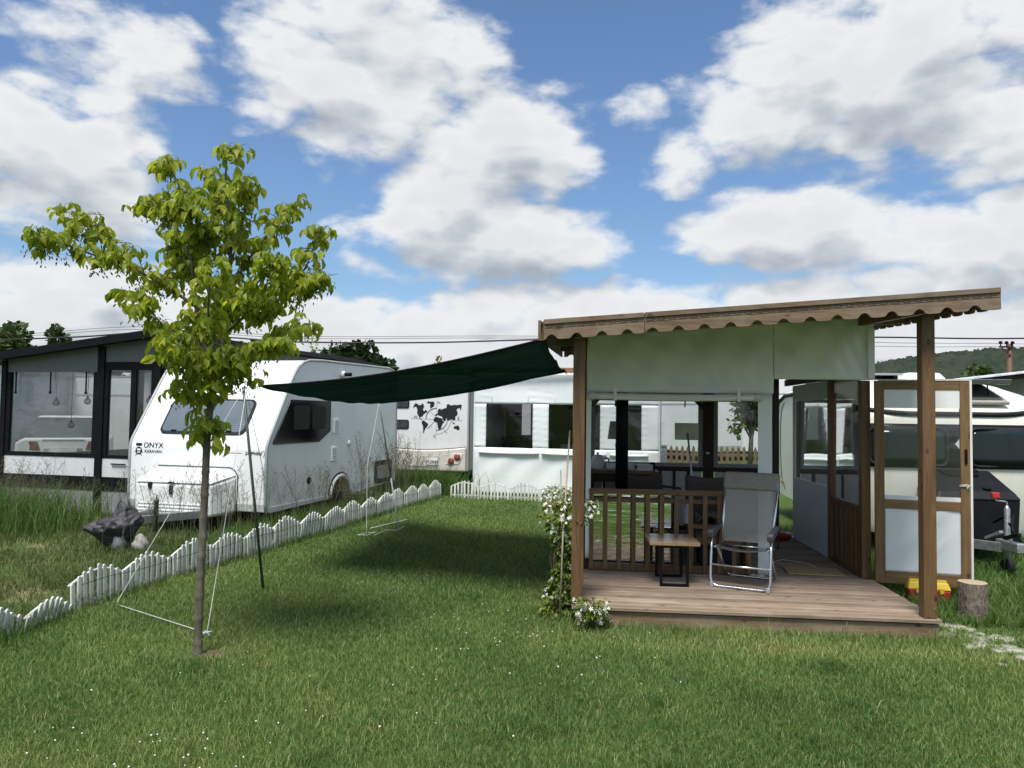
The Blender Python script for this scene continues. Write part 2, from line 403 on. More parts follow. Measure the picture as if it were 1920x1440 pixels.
def arc(pts_n, cx, cy, r0, a0, a1):
    return [(cx + r0 * math.cos(R(a0 + (a1 - a0) * k / pts_n)), cy + r0 * math.sin(R(a0 + (a1 - a0) * k / pts_n))) for k in range(pts_n + 1)]
# ------------------------------------------------------------------ ground
def ground_material():
    mt = bpy.data.materials.new('lawn_ground'); mt.use_nodes = True
    T = NT(mt.node_tree); b = T.n['Principled BSDF']
    geo = T.new('ShaderNodeNewGeometry'); p = geo.outputs['Position']
    n1 = T.noise(p, 1.1, 5, 0.6); n2 = T.noise(p, 14, 5, 0.65); n3 = T.noise(p, 90, 3, 0.6)
    g = T.mix(T.ss(n1, 0.35, 0.65), (0.055, 0.110, 0.024, 1), (0.085, 0.135, 0.036, 1))
    g = T.mix(T.ss(n2, 0.45, 0.75), g, (0.14, 0.13, 0.055, 1))
    g = T.mix(T.ss(n3, 0.5, 0.8), g, (0.045, 0.065, 0.018, 1))
    sx = T.new('ShaderNodeSeparateXYZ', {0: p})
    # dry, worn plot beyond the picket fence
    line = T.m('SUBTRACT', sx.outputs[0], T.m('MULTIPLY_ADD', sx.outputs[1], 0.247, -5.2))
    dry = T.m('MULTIPLY', T.ss(line, 0.0, -1.0), T.ss(sx.outputs[1], 4, 6))
    dn = T.noise(T.new('ShaderNodeMapping', {'Vector': p, 'Scale': (0.8, 1.9, 1)}).outputs[0], 1.0, 5, 0.6)
    g = T.mix(T.m('MULTIPLY', dry, T.ss(dn, 0.52, 0.64)), g, (0.30, 0.27, 0.15, 1))
    T.put(b.inputs['Base Color'], g)
    b.inputs['Roughness'].default_value = 0.95; b.inputs['Specular IOR Level'].default_value = 0.1
    bp = T.new('ShaderNodeBump', {'Height': T.m('ADD', n2, T.m('MULTIPLY', n3, 0.5)), 'Strength': 0.8, 'Distance': 0.05})
    T.put(b.inputs['Normal'], bp.outputs[0])
    return mt
M_ground = ground_material()
gmb = MB()
gmb.add([(-2500, -600, 0), (2500, -600, 0), (2500, 4500, 0), (-2500, 4500, 0)], [(0, 1, 2, 3)])
tag(gmb.build('ground', M_ground), kind='structure')

# wooded hills far off on the right
def hill_material():
    mt = bpy.data.materials.new('wooded_hill'); mt.use_nodes = True
    T = NT(mt.node_tree); b = T.n['Principled BSDF']
    p = T.new('ShaderNodeNewGeometry').outputs['Position']
    vo = T.new('ShaderNodeTexVoronoi', {'Vector': p, 'Scale': 0.085})
    n = T.noise(p, 0.02, 5, 0.6)
    c = T.mix(T.ss(n, 0.35, 0.7), (0.024, 0.036, 0.028, 1), (0.042, 0.056, 0.038, 1))
    c = T.mix(T.m('MULTIPLY', vo.outputs['Color'], 0.5), c, (0.055, 0.068, 0.046, 1))
    T.put(b.inputs['Base Color'], c); b.inputs['Roughness'].default_value = 1.0; b.inputs['Specular IOR Level'].default_value = 0.0
    return mt
M_hill = hill_material()
def hill(name, x0, x1, y0, depth, prof, seed):
    r = np.random.default_rng(seed)
    nx, ny = 260, 46
    xs = np.linspace(x0, x1, nx); hs = np.interp(np.linspace(0, 1, nx), [p[0] for p in prof], [p[1] for p in prof])
    v = []; f = []
    lump = r.random((ny, nx))
    for j in range(ny):
        t = j / (ny - 1)
        for i in range(nx):
            k = math.sin(min(1, t * 1.15) * math.pi / 2)
            z = hs[i] * k * (1 if t < .87 else 1) + (lump[j, i] ** 2 * 11 - 2 if 0 < j else -3)
            v.append((xs[i] + r.uniform(-1.5, 1.5), y0 + depth * t + r.uniform(-3, 3), max(z, -3 if j == 0 else 0.2)))
    for j in range(ny - 1):
        for i in range(nx - 1):
            f.append((j * nx + i, j * nx + i + 1, (j + 1) * nx + i + 1, (j + 1) * nx + i))
    mb = MB(); mb.v = v; mb.f = f
    return tag(mb.build(name, M_hill, smooth=True, fix=False), kind='structure')
hill('hills', 380, 1150, 800, 420, [(0, 0), (0.12, 50), (0.2, 78), (0.32, 95), (0.45, 108), (0.6, 110), (0.8, 118), (1, 100)], 3)
# ------------------------------------------------------------------ timber veranda
VM = (1.986, 6.008, 0.0); VROT = -R(6)
ver = thing('timber_veranda', 'brown timber veranda with sloping scalloped roof, deck and white tarpaulin walls', 'veranda', VM, VROT)
def vw(u, v, z):   # veranda frame to world
    c, s = math.cos(VROT), math.sin(VROT)
    return (VM[0] + c * u - s * v, VM[1] + s * u + c * v, z)
DZ = 0.16
def roofz(u, v=-0.17): return 2.597 + 0.0713 * u + 0.05 * (v + 0.17)     # upper edge of the fascia
# deck boards, each a plank of its own
bw, bp_ = 0.096, 0.113
def deck_board_mesh(L):
    mb = MB(); ng = 5                      # ribbed tread: shallow grooves along the board
    prof = [(-bw / 2, -0.028), (bw / 2, -0.028), (bw / 2, -0.006), (bw / 2 - 0.005, 0)]
    for k in range(ng):
        yc = bw / 2 - (k + 0.5) * bw / ng
        prof += [(yc + 0.004, 0), (yc + 0.003, -0.003), (yc - 0.003, -0.003), (yc - 0.004, 0)]
    prof += [(-bw / 2 + 0.005, 0), (-bw / 2, -0.006)]
    mb.prism(prof, lambda a, b, t: ((t - 0.5) * L, a, b))
    me = mb.mesh('deck_board'); me.materials.append(WD_deck); return me
dbm = deck_board_mesh(2.86)
for i in range(40):
    y = bw / 2 - 0.02 + i * bp_
    inst('deck_board', dbm, ver, (-0.05 + random.uniform(-.006, .006), y, DZ + random.uniform(-.0015, .0015)), (random.uniform(-.006, .006), random.uniform(-.001, .001), random.uniform(-.0012, .0012)))
MB().box(-1.45, 1.36, 0.004, 0.03, 0.0, 0.118).build('deck_skirt', WD_roofX, ver, bevel=0.003)
MB().box(1.325, 1.35, 0.035, 4.5, 0.0, 0.118).build('deck_skirt', WD_roofY, ver)
MB().box(-1.45, -1.425, 0.035, 4.5, 0.0, 0.118).build('deck_skirt', WD_roofY, ver)
for k in range(6):
    MB().box(-1.40, 1.30, 0.3 + k * 0.8, 0.34 + k * 0.8, 0.02, 0.125).build('joist', WD_dark, ver)
# front posts
MB().box(1.255, 1.355, 0.005, 0.105, DZ + 0.001, roofz(1.3) - 0.15).build('front_post', WD_postZ, ver, bevel=0.006)
MB().box(-1.49, -1.39, 0.03, 0.13, DZ + 0.001, roofz(-1.44) - 0.15).build('front_post', WD_postZ, ver, bevel=0.006)
MB().lathe([(0.008, 0), (0.008, 0.004)], (1.335, 0.0005, 0.235), 10, 'Y').build('screw_head', M_alu, ver)
# fascia boards with scalloped lower edge
def scallop_poly(L, h, pitch, nw, nd, first):
    pts = []; x = 0.0; pts.append((0, 0)); x = first
    while x + nw / 2 < L - 0.01:
        a = x - nw / 2; b = x + nw / 2
        if a > 0.005:
            pts += [(a - 0.03, 0), (a - 0.012, 0.002)]
            for k in range(9):
                t = k / 8; pts.append((a + nw * t, nd * math.sin(math.pi * t) ** 0.8 + 0.006))
            pts += [(b + 0.012, 0.002), (b + 0.03, 0)]
        x += pitch
    pts += [(L, 0), (L, h), (0, h)]
    return pts
ang = math.atan(0.0713)
def fascia(u0, u1, y0, th, first, name='fascia_board'):
    L = (u1 - u0) / math.cos(ang); h = 0.165
    poly = scallop_poly(L, h, 0.203, 0.092, 0.036, first)
    mb = MB()
    mb.prism(poly, lambda a, b, t: (u0 + a * math.cos(ang) - (b - h) * math.sin(ang) * 0.2, y0 + th * t, roofz(u0) + a * math.sin(ang) + (b - h)))
    o = mb.build(name, WD_roofX, ver, bevel=0.003)
    # top ledge and the carved lines with little notches
    mb = MB()
    def q(a, b, y): return (u0 + a * math.cos(ang), y, roofz(u0) + a * math.sin(ang) + (b - h))
    mb.bar(q(0.003, 0.147, y0 - 0.006), q(L - 0.003, 0.147, y0 - 0.006), 0.012, 0.040)
    mb.build('ledge', WD_roofX, o, bevel=0.003)
    mb = MB()
    for b in (0.124, 0.093):
        mb.bar(q(0.004, b, y0 - 0.0005), q(L - 0.004, b, y0 - 0.0005), 0.002, 0.0032)
    x = 0.02; k = 0
    while x < L - 0.1:
        for b, ph in ((0.115, 0), (0.108, 0.04), (0.101, 0.0)):
            mb.bar(q(x + ph, b, y0 - 0.0005), q(x + ph + 0.052, b, y0 - 0.0005), 0.002, 0.0028)
        x += 0.085
    mb.build('carved_line', WD_dark, o)
    return o
fascia(-1.727, -0.925, -0.17, 0.024, 0.06)
fascia(-0.921, 1.757, -0.17, 0.024, 0.06)
# side fascias run along the depth
for u0, th in ((1.757, 0.024), (-1.751, 0.024)):
    poly = scallop_poly(4.75, 0.165, 0.203, 0.075, 0.030, 0.12)
    mb = MB(); mb.prism(poly, lambda a, b, t: (u0 + th * (t - 1), -0.145 + a, roofz(u0, -0.145 + a) + b - 0.165))
    mb.build('side_fascia', WD_roofY, ver, bevel=0.003)
poly = scallop_poly(3.45, 0.165, 0.203, 0.075, 0.03, 0.1)
MB().prism(poly, lambda a, b, t: (-1.73 + a, 4.61 + 0.024 * t, roofz(-1.73 + a, 4.6) + b - 0.165)).build('rear_fascia', WD_roofX, ver)
# roof deck of boards seen from below, rafters, edge beams and the roofing sheet
def slope_box(u0, u1, y0, y1, top, bot):
    c4 = ((u0, y0), (u1, y0), (u1, y1), (u0, y1))
    return [(a, b, roofz(a, b) - bot) for a, b in c4] + [(a, b, roofz(a, b) - top) for a, b in c4]
for k in range(32):
    y0 = -0.14 + k * 0.148
    MB().hexa(slope_box(-1.725, 1.73, y0, y0 + 0.142, 0.035, 0.052)).build('roof_board', WD_roofX, ver)
MB().hexa(slope_box(-1.735, 1.745, -0.145, 4.6, 0.010, 0.033)).build('roofing_sheet', M_rubber, ver)
for y0 in (1.46, 2.9, 4.32):
    MB().hexa(slope_box(-1.72, 1.725, y0, y0 + 0.075, 0.054, 0.149)).build('rafter', WD_roofX, ver)
for u0 in (-1.48, 1.262):
    for y0, y1 in ((0.03, 1.458), (1.537, 2.898), (2.977, 4.318)):
        MB().hexa(slope_box(u0, u0 + 0.08, y0, y1, 0.054, 0.148)).build('edge_beam', WD_roofY, ver)
# front wall: tarpaulin valance, rolled-up blind, white strips
def valance(u0, u1, zb, y, name, wob=0.020, ztop=None):
    def fn(a, b):
        u = u0 + (u1 - u0) * a; zt = roofz(u, y) - 0.054 if ztop is None else ztop
        z = zb + (zt - zb) * b
        w = wob * (math.sin(7.3 * u + 2.0 * b) * 0.5 + math.sin(15 * u - 9 * z) * 0.32 + math.sin(3 * u + 9 * z) * 0.4 + 0.35 * math.sin(26 * u + 21 * z + 3 * math.sin(5 * u))) * (1 - abs(2 * b - 1) ** 4)
        w += 0.006 * math.exp(-((b - 0.08) / 0.03) ** 2)
        return (u, y - w, z)
    return MB().grid(fn, 60, 24).build(name, M_pvc, ver, smooth=True, solid=0.002, fix=False)
valance(-1.385, 0.455, 1.945, 1.43, 'valance')
valance(0.458, 1.41, 2.09, 1.43, 'valance')
valance(0.305, 0.44, DZ + 0.004, 1.425, 'white_strip', 0.004, 1.944)
valance(-1.385, -1.335, DZ + 0.12, 1.40, 'white_strip', 0.002, 1.944)
# hem flap and loose reinforcement strip at the right end
MB().box(1.345, 1.408, 1.405, 1.41, 2.10, 2.60).build('hem_strip', M_pvc, ver, bevel=0.002)
rb = MB(); pts = [(-1.33 + 1.64 * t, 1.36, 1.905 - 0.012 * math.sin(math.pi * t)) for t in [i / 16 for i in range(17)]]
rb.tube(pts, [0.034 + 0.002 * math.sin(i * 2.1) for i in range(17)], 14)
roll = rb.build('rolled_blind', M_pvc, ver, smooth=True)
rr = MB(); rr.tube([(p[0], p[1] - 0.036, p[2] + 0.016 - 0.022 * math.sin(math.pi * i / 16)) for i, p in enumerate(pts)], 0.0045, 6); rr.build('cord', M_white, roll, smooth=True)
for x in (-1.33, 0.285):
    MB().lathe([(0.038, -0.035), (0.042, -0.03), (0.042, 0.03), (0.038, 0.035)], (x, 1.36, 1.905), 14, 'X').build('end_cap', M_lgrey, roll, smooth=True)
for x in (-1.10, 0.10):
    sb = MB(); sb.box(x - 0.014, x + 0.014, 1.318, 1.322, 1.86, 1.985); sb.box(x - 0.018, x + 0.018, 1.313, 1.3175, 1.86, 1.89)
    sb.build('strap', M_pvc, roll)
# railing
rl = MB(); rl.box(-1.35, 0.30, 1.375, 1.445, 0.925, 0.975); rl.build('top_rail', WD_railX, ver, bevel=0.005)
MB().box(-1.35, 0.30, 1.405, 1.44, 0.845, 0.885).build('under_rail', WD_railX, ver, bevel=0.003)
MB().box(-1.35, 0.30, 1.405, 1.45, DZ + 0.005, DZ + 0.075).build('bottom_rail', WD_railX, ver, bevel=0.003)
bal = MB().box(-0.021, 0.021, -0.012, 0.012, DZ + 0.02, 0.924).mesh('baluster'); bal.materials.append(WD_doorZ)
for k in range(12):
    inst('baluster', bal, ver, (-1.325 + 0.1395 * k, 1.392, 0))
# polished heat shield behind the railing
def metal_sheet():
    mt = bpy.data.materials.new('polished_sheet'); mt.use_nodes = True
    T = NT(mt.node_tree); b = T.n['Principled BSDF']
    tcn = T.new('ShaderNodeTexCoord')
    n = T.noise(T.new('ShaderNodeMapping', {'Vector': tcn.outputs['Object'], 'Scale': (1.0, 1, 9)}).outputs[0], 2.2, 3, 0.5)
    b.inputs['Base Color'].default_value = (0.80, 0.81, 0.80, 1); b.inputs['Metallic'].default_value = 1.0; b.inputs['Roughness'].default_value = 0.07
    bp = T.new('ShaderNodeBump', {'Height': n, 'Strength': 0.22, 'Distance': 0.02}); T.put(b.inputs['Normal'], bp.outputs[0])
    return mt
M_sheet = metal_sheet()
hs = MB().box(-1.34, -0.53, 1.50, 1.503, 0.205, 0.915).build('heat_shield', M_sheet, ver)
# enclosing walls: posts
for u0, v0, w in ((1.29, 1.44, 0.085), (1.275, 2.36, 0.05), (1.115, 4.28, 0.09), (0.20, 4.30, 0.14), (-1.41, 4.30, 0.07), (-1.41, 1.455, 0.06)):
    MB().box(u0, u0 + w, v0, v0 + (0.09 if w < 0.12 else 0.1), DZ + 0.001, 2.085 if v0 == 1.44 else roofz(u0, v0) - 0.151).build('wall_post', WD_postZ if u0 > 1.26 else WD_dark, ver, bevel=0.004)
M_film = film('clear_film', clear=0.80, milk=0.05, wave=0.05)
M_film_side = film('clear_film_side', clear=0.50, milk=0.02, wave=0.015, refl=0.9)
# right wall, front bay: planks below, film above
for k in range(6):
    y0 = 1.495 + k * 0.144
    MB().box(1.31, 1.326, y0, y0 + 0.136, DZ + 0.05, 0.80).build('wall_plank', WD_doorZ, ver, bevel=0.003)
    if k: MB().box(1.293, 1.309, y0 - 0.02, y0 + 0.012, DZ + 0.05, 0.80).build('batten', WD_doorZ, ver, bevel=0.003)
MB().box(1.285, 1.335, 1.492, 2.358, 0.802, 0.86).build('sill', WD_postZ, ver, bevel=0.004)
MB().box(1.285, 1.335, 1.492, 2.358, DZ + 0.002, DZ + 0.048).build('bottom_plate', WD_postZ, ver, bevel=0.004)
MB().grid(lambda a, b: (1.31 + 0.0015 * math.sin(5 * a + 3 * b), 1.53 + 0.83 * a, 0.862 + 1.30 * b), 12, 12).build('clear_panel', M_film_side, ver, smooth=True, fix=False)
MB().box(1.29, 1.33, 1.492, 2.358, 2.165, 2.53).build('header_panel', M_pvc, ver)
# right wall, rear bay: sliding white tarpaulin door with a clear window
sd_ = MB().box(1.296, 1.302, 2.415, 3.95, DZ + 0.012, 0.95).build('door_panel_lower', M_pvc, ver)
MB().box(1.296, 1.302, 2.415, 2.47, 0.952, 2.13).build('door_panel_edge', M_pvc, ver)
MB().box(1.296, 1.302, 3.81, 3.95, 0.952, 2.13).build('door_panel_edge', M_pvc, ver)
MB().box(1.296, 1.302, 2.472, 3.808, 1.93, 2.13).build('door_panel_upper', M_pvc, ver)
MB().grid(lambda a, b: (1.299 + 0.0012 * math.sin(6 * a + 2 * b), 2.472 + 1.336 * a, 0.952 + 0.977 * b), 12, 12).build('clear_panel', M_film_side, ver, smooth=True, fix=False)
MB().box(1.27, 1.33, 2.412, 4.27, DZ + 0.001, DZ + 0.011).build('door_track', M_galv, ver)
MB().box(1.27, 1.31, 2.412, 4.27, 2.14, 2.22).build('door_head', WD_dark, ver)
MB().box(1.29, 1.33, 2.412, 4.27, 2.222, 2.53).build('header_panel', M_pvc, ver)
# rear wall: dark studs with pale panels below, framed film windows above
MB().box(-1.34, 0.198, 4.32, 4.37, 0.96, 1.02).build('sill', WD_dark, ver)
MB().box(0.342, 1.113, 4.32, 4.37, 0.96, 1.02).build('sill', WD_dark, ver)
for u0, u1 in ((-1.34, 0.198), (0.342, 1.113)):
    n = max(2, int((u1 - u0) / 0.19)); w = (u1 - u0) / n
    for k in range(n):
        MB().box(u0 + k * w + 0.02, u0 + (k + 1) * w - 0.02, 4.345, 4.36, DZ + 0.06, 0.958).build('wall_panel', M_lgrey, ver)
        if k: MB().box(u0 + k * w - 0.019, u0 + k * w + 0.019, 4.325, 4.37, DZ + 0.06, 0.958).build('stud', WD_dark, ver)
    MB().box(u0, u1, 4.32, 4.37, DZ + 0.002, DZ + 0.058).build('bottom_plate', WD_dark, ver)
    fr = MB(); x0, x1, z0, z1 = u0 + 0.001, u1 - 0.001, 1.022, 1.97
    fr.box(x0, x0 + 0.06, 4.335, 4.36, z0, z1); fr.box(x1 - 0.06, x1, 4.335, 4.36, z0, z1); fr.box(x0 + 0.06, x1 - 0.06, 4.335, 4.36, z0, z0 + 0.05); fr.box(x0 + 0.06, x1 - 0.06, 4.335, 4.36, z1 - 0.05, z1)
    o = fr.build('window_frame', M_grey, ver, bevel=0.003)
    MB().grid(lambda a, b: (x0 + 0.06 + (x1 - x0 - 0.12) * a, 4.348 + 0.004 * math.sin(7 * a + 4 * b), z0 + 0.05 + (z1 - z0 - 0.1) * b), 10, 8).build('clear_panel', M_film, o, smooth=True, fix=False)
    MB().box(u0, u1, 4.335, 4.35, 1.972, 2.45).build('header_panel', M_pvc, ver)
# left wall: pale panels below, film above
MB().box(-1.40, -1.385, 1.52, 4.29, DZ + 0.002, 0.958).build('wall_panel', M_lgrey, ver)
MB().box(-1.41, -1.37, 1.52, 4.29, 0.96, 1.02).build('sill', WD_dark, ver)
MB().grid(lambda a, b: (-1.39 + 0.006 * math.sin(6 * a + 3 * b), 1.52 + 2.77 * a, 1.022 + 0.948 * b), 10, 8).build('clear_panel', M_film, ver, smooth=True, fix=False)
MB().box(-1.40, -1.385, 1.52, 4.29, 1.972, 2.45).build('header_panel', M_pvc, ver)
for x in (-1.0, -0.05):
    st = MB(); st.tube([(x, 4.31, 1.97), (x + .004, 4.30, 1.90), (x, 4.305, 1.84)], 0.010, 6); st.build('strap', M_black, ver)
MB().bar((0.05, 4.28, 1.98), (0.20, 4.28, 1.83), 0.05, 0.05).build('brace', WD_dark, ver)
MB().bar((-1.33, 1.47, 1.80), (-1.22, 1.47, 1.93), 0.04, 0.04).build('brace', WD_dark, ver)
MB().box(0.235, 0.285, 4.285, 4.299, 1.20, 1.23).build('socket_plate', M_lgrey, ver, bevel=0.003)

# open timber door, swung outwards
door = thing('veranda_door', 'open timber framed door with white lower panel and clear upper panel', 'door', vw(1.385, 1.37, 0), R(-17))
DW = 0.83; d0_, d1_ = 0.15, 2.08
MB().box(0, 0.085, -0.02, 0.02, d0_, d1_).build('stile', WD_doorZ, door, bevel=0.004)
MB().box(DW - 0.10, DW - 0.022, -0.02, 0.02, d0_, d1_).build('stile', WD_doorZ, door, bevel=0.004)
MB().box(DW - 0.021, DW - 0.001, -0.022, 0.022, d0_ - 0.01, d1_ + 0.006).build('edge_strip', M_white, door, bevel=0.002)
MB().box(0.04, DW - 0.021, -0.023, 0.022, d1_ + 0.001, d1_ + 0.012).build('top_strip', M_white, door)
for z0, z1 in ((d0_, d0_ + 0.115), (0.86, 0.945), (d1_ - 0.085, d1_)):
    MB().box(0.086, DW - 0.101, -0.018, 0.018, z0, z1).build('rail', WD_doorX, door, bevel=0.003)
MB().grid(lambda a, b: (0.086 + (DW - 0.187) * a, -0.004 - 0.010 * math.exp(-((a - b * 0.9 + 0.1) / 0.12) ** 2) * math.sin(math.pi * a) - 0.006 * math.exp(-((a - b * 0.9 - 0.35) / 0.08) ** 2) * math.sin(math.pi * a), d0_ + 0.116 + 0.593 * b), 40, 40).build('white_panel', M_pvc, door, smooth=True, solid=0.002, fix=False)
MB().box(0.086, DW - 0.101, -0.014, -0.004, 0.946, 0.985).build('white_bead', M_white, door)
MB().grid(lambda a, b: (0.086 + (DW - 0.187) * a, -0.004 + 0.004 * math.sin(5 * a + 3 * b), 0.986 + 0.83 * b), 10, 10).build('clear_panel', film('door_film', clear=0.93, milk=0.03, wave=0.1), door, smooth=True, fix=False)
MB().box(0.086, DW - 0.101, -0.010, 0.004, 1.818, d1_ - 0.086).build('white_panel', M_pvc, door)
MB().prism(rrect(DW - 0.068, DW - 0.044, 1.30, 1.44, 0.010), lambda a, b, t: (a, -0.0205 - 0.012 * t, b)).build('handle', M_black, door, bevel=0.003)
tie = MB()
for k in range(3):
    tie.tube([(DW - 0.112, -0.024, 1.09 + k * .006), (DW - 0.06, -0.030, 1.095 + k * .008), (DW - 0.018, -0.026, 1.092 + k * .005)], 0.0035, 5)
tie.tube([(DW - 0.05, -0.03, 1.09), (DW - 0.054, -0.032, 1.06)], 0.003, 5); tie.tube([(DW - 0.04, -0.03, 1.09), (DW - 0.03, -0.034, 1.065)], 0.003, 5)
tie.build('rope_tie', M_rope, door, smooth=True)

# ---------------------------------------------------------------- things on the deck
# side table
tb = thing('side_table', 'small side table with pale wood top and black steel frames on the deck', 'table', (1.52, 7.07, DZ), R(-5))
for k in range(4):
    MB().box(-0.225 + 0.1125 * k, -0.113 + 0.1125 * k, -0.25, 0.25, 0.375, 0.405).build('top_board', WD_table, tb, bevel=0.002)
for y in (-0.205, 0.205):
    fm = MB(); fm.box(-0.13, -0.105, y - 0.0125, y + 0.0125, 0.002, 0.374); fm.box(0.105, 0.13, y - 0.0125, y + 0.0125, 0.002, 0.374); fm.box(-0.105, 0.105, y - 0.0125, y + 0.0125, 0.002, 0.027); fm.box(-0.105, 0.105, y - 0.0125, y + 0.0125, 0.349, 0.374)
    fm.build('steel_frame', M_black, tb, bevel=0.002)
# folding camp chair
ch = thing('camp_chair', 'high backed aluminium folding camp chair with grey mesh fabric', 'chair', (2.19, 7.0, DZ), R(-28))
def corner(pts, r=0.07, n=6):
    out = [Vector(pts[0])]
    for i in range(1, len(pts) - 1):
        a, b, c = Vector(pts[i - 1]), Vector(pts[i]), Vector(pts[i + 1])
        d1, d2 = (a - b).normalized(), (c - b).normalized(); rr_ = min(r, (a - b).length / 2.1, (c - b).length / 2.1)
        p0, p2 = b + d1 * rr_, b + d2 * rr_
        for k in range(n + 1):
            t = k / n; out.append(p0 * (1 - t) ** 2 + b * 2 * t * (1 - t) + p2 * t * t)
    out.append(Vector(pts[-1])); return out
fx = 0.262
t_ = MB(); t_.tube(corner([(-fx, -0.20, 0.46), (-fx, -0.235, 0.22), (-fx, -0.26, 0.014), (fx, -0.26, 0.014), (fx, -0.235, 0.22), (fx, -0.20, 0.46)], 0.08), 0.0125, 10); t_.build('front_leg_loop', M_alu, ch, smooth=True)
t_ = MB(); t_.tube(corner([(-fx + .03, -0.10, 0.34), (-fx + .03, 0.30, 0.014), (fx - .03, 0.30, 0.014), (fx - .03, -0.10, 0.34)], 0.07), 0.011, 10); t_.build('rear_leg_loop', M_alu, ch, smooth=True)
for sx_ in (-1, 1):
    t_ = MB(); t_.tube([(sx_ * 0.222, 0.07, 0.35), (sx_ * 0.238, 0.20, 0.66), (sx_ * 0.252, 0.34, 1.0)], 0.0115, 10); t_.build('back_tube', M_alu, ch, smooth=True)
    t_ = MB(); t_.tube([(sx_ * 0.235, -0.20, 0.355), (sx_ * 0.235, 0.10, 0.33)], 0.0115, 10); t_.build('seat_tube', M_alu, ch, smooth=True)
    t_ = MB(); t_.tube([(sx_ * (fx + .012), 0.10, 0.33), (sx_ * (fx + .012), 0.16, 0.50)], 0.008, 8); t_.build('arm_support', M_black, ch, smooth=True)
    ar = MB(); ar.prism([(-0.27, 0.0), (-0.25, -0.05), (-0.19, -0.035), (0.18, 0.02), (0.19, 0.045), (-0.20, 0.03), (-0.26, 0.025)], lambda a, b, t: (sx_ * fx + (t - 0.5) * 0.055, a, 0.49 + b)); ar.build('armrest', mat('armrest_plastic', (0.075, 0.08, 0.09), 0.45), ch, bevel=0.008, seg=3)
    f_ = MB(); f_.prism([(-0.02, 0), (0.02, 0), (0.016, 0.045), (-0.016, 0.045)], lambda a, b, t: (sx_ * (fx - 0.015) + (t - .5) * 0.035, -0.262 + a, b)); f_.build('foot', M_grey, ch, bevel=0.004)
for p, q in (((-fx, -0.24, 0.20), (fx, -0.24, 0.20)), ((-0.225, 0.08, 0.335), (0.225, 0.08, 0.335))):
    t_ = MB(); t_.tube([p, q], 0.010, 8); t_.build('crossbar', M_alu, ch, smooth=True)
def mesh_fabric():
    mt = bpy.data.materials.new('grey_mesh_fabric'); mt.use_nodes = True
    T = NT(mt.node_tree); T.n.clear()
    df = T.new('ShaderNodeBsdfDiffuse', {'Color': (0.42, 0.40, 0.36, 1)}); tr = T.new('ShaderNodeBsdfTransparent', {'Color': (1, 1, 1, 1)})
    s = T.new('ShaderNodeMixShader', {0: 0.22, 1: df.outputs[0], 2: tr.outputs[0]}); T.new('ShaderNodeOutputMaterial', {'Surface': s.outputs[0]})
    return mt
M_meshfab = mesh_fabric()
def backf(a, b):
    w = 0.215 + 0.030 * b; z = 0.375 + 0.615 * b; y = 0.08 + 0.255 * b
    return ((2 * a - 1) * w, y + 0.015 * (1 - (2 * a - 1) ** 2), z)
MB().grid(backf, 10, 16).build('back_fabric', M_meshfab, ch, smooth=True, fix=False)
MB().grid(lambda a, b: ((2 * a - 1) * 0.225, -0.21 + 0.30 * b, 0.36 - 0.03 * b - 0.03 * (1 - (2 * a - 1) ** 2)), 10, 10).build('seat_fabric', M_shade_fabric, ch, smooth=True, solid=0.004, fix=False)
MB().hexa([(-0.262, 0.245, 0.855), (0.262, 0.245, 0.855), (0.262, 0.335, 0.845), (-0.262, 0.335, 0.845), (-0.262, 0.315, 1.015), (0.262, 0.315, 1.015), (0.262, 0.38, 1.01), (-0.262, 0.38, 1.01)]).build('head_cushion', mat('taupe_fabric', (0.29, 0.27, 0.235), 0.9, var=0.1, vscale=30), ch, bevel=0.028, seg=4)
# doormat
mt_ = MB().box(-0.27, 0.27, -0.18, 0.18, 0.0, 0.012)
o = mt_.build('doormat', mat('coir_mat', (0.46, 0.32, 0.15), 0.95, var=0.2, vscale=60, bump=0.6, bscale=300), bevel=0.003); o.location = (3.06, 7.60, DZ + 0.003); o.rotation_euler.z = R(-10)
tag(o, 'tan rectangular doormat on the deck by the veranda doorway', 'doormat')
# things inside
st = thing('wood_stove', 'black wood stove with tall flue pipe behind the railing', 'stove', vw(-1.0, 2.05, DZ), VROT)
MB().box(-0.22, 0.22, -0.18, 0.2, 0.10, 0.70).build('firebox', M_black, st, bevel=0.01)
MB().box(-0.24, 0.24, -0.20, 0.22, 0.702, 0.725).build('top_plate', M_black, st, bevel=0.004)
for sx_ in (-1, 1):
    for sy_ in (-1, 1): MB().box(sx_ * 0.17 - .02, sx_ * 0.17 + .02, sy_ * 0.13 - .02, sy_ * 0.13 + .02, 0, 0.099).build('leg', M_black, st)
MB().lathe([(0.068, 0.726), (0.068, 2.28)], (0, 0, 0), 20).build('flue_pipe', M_black, st, smooth=True)
MB().lathe([(0.072, 1.20), (0.072, 1.24)], (0, 0, 0), 20).build('pipe_collar', M_black, st, smooth=True)
ct = thing('counter_table', 'dark wooden counter table along the rear wall inside the veranda', 'table', vw(-0.90, 3.95, DZ), VROT)
MB().box(-0.46, 0.46, -0.25, 0.25, 0.79, 0.83).build('table_top', WD_railX, ct, bevel=0.004)
MB().box(-0.42, 0.42, -0.20, -0.17, 0.68, 0.789).build('apron', WD_dark, ct)
for sx_ in (-1, 1):
    for sy_ in (-1, 1): MB().box(sx_ * 0.41 - .025, sx_ * 0.41 + .025, sy_ * 0.205 - .025, sy_ * 0.205 + .025, 0.001, 0.788).build('leg', WD_dark, ct)
MB().bar((0.46, 0.1, 0.62), (0.78, 0.15, 0.58), 0.03, 0.03).build('side_bar', WD_dark, ct)
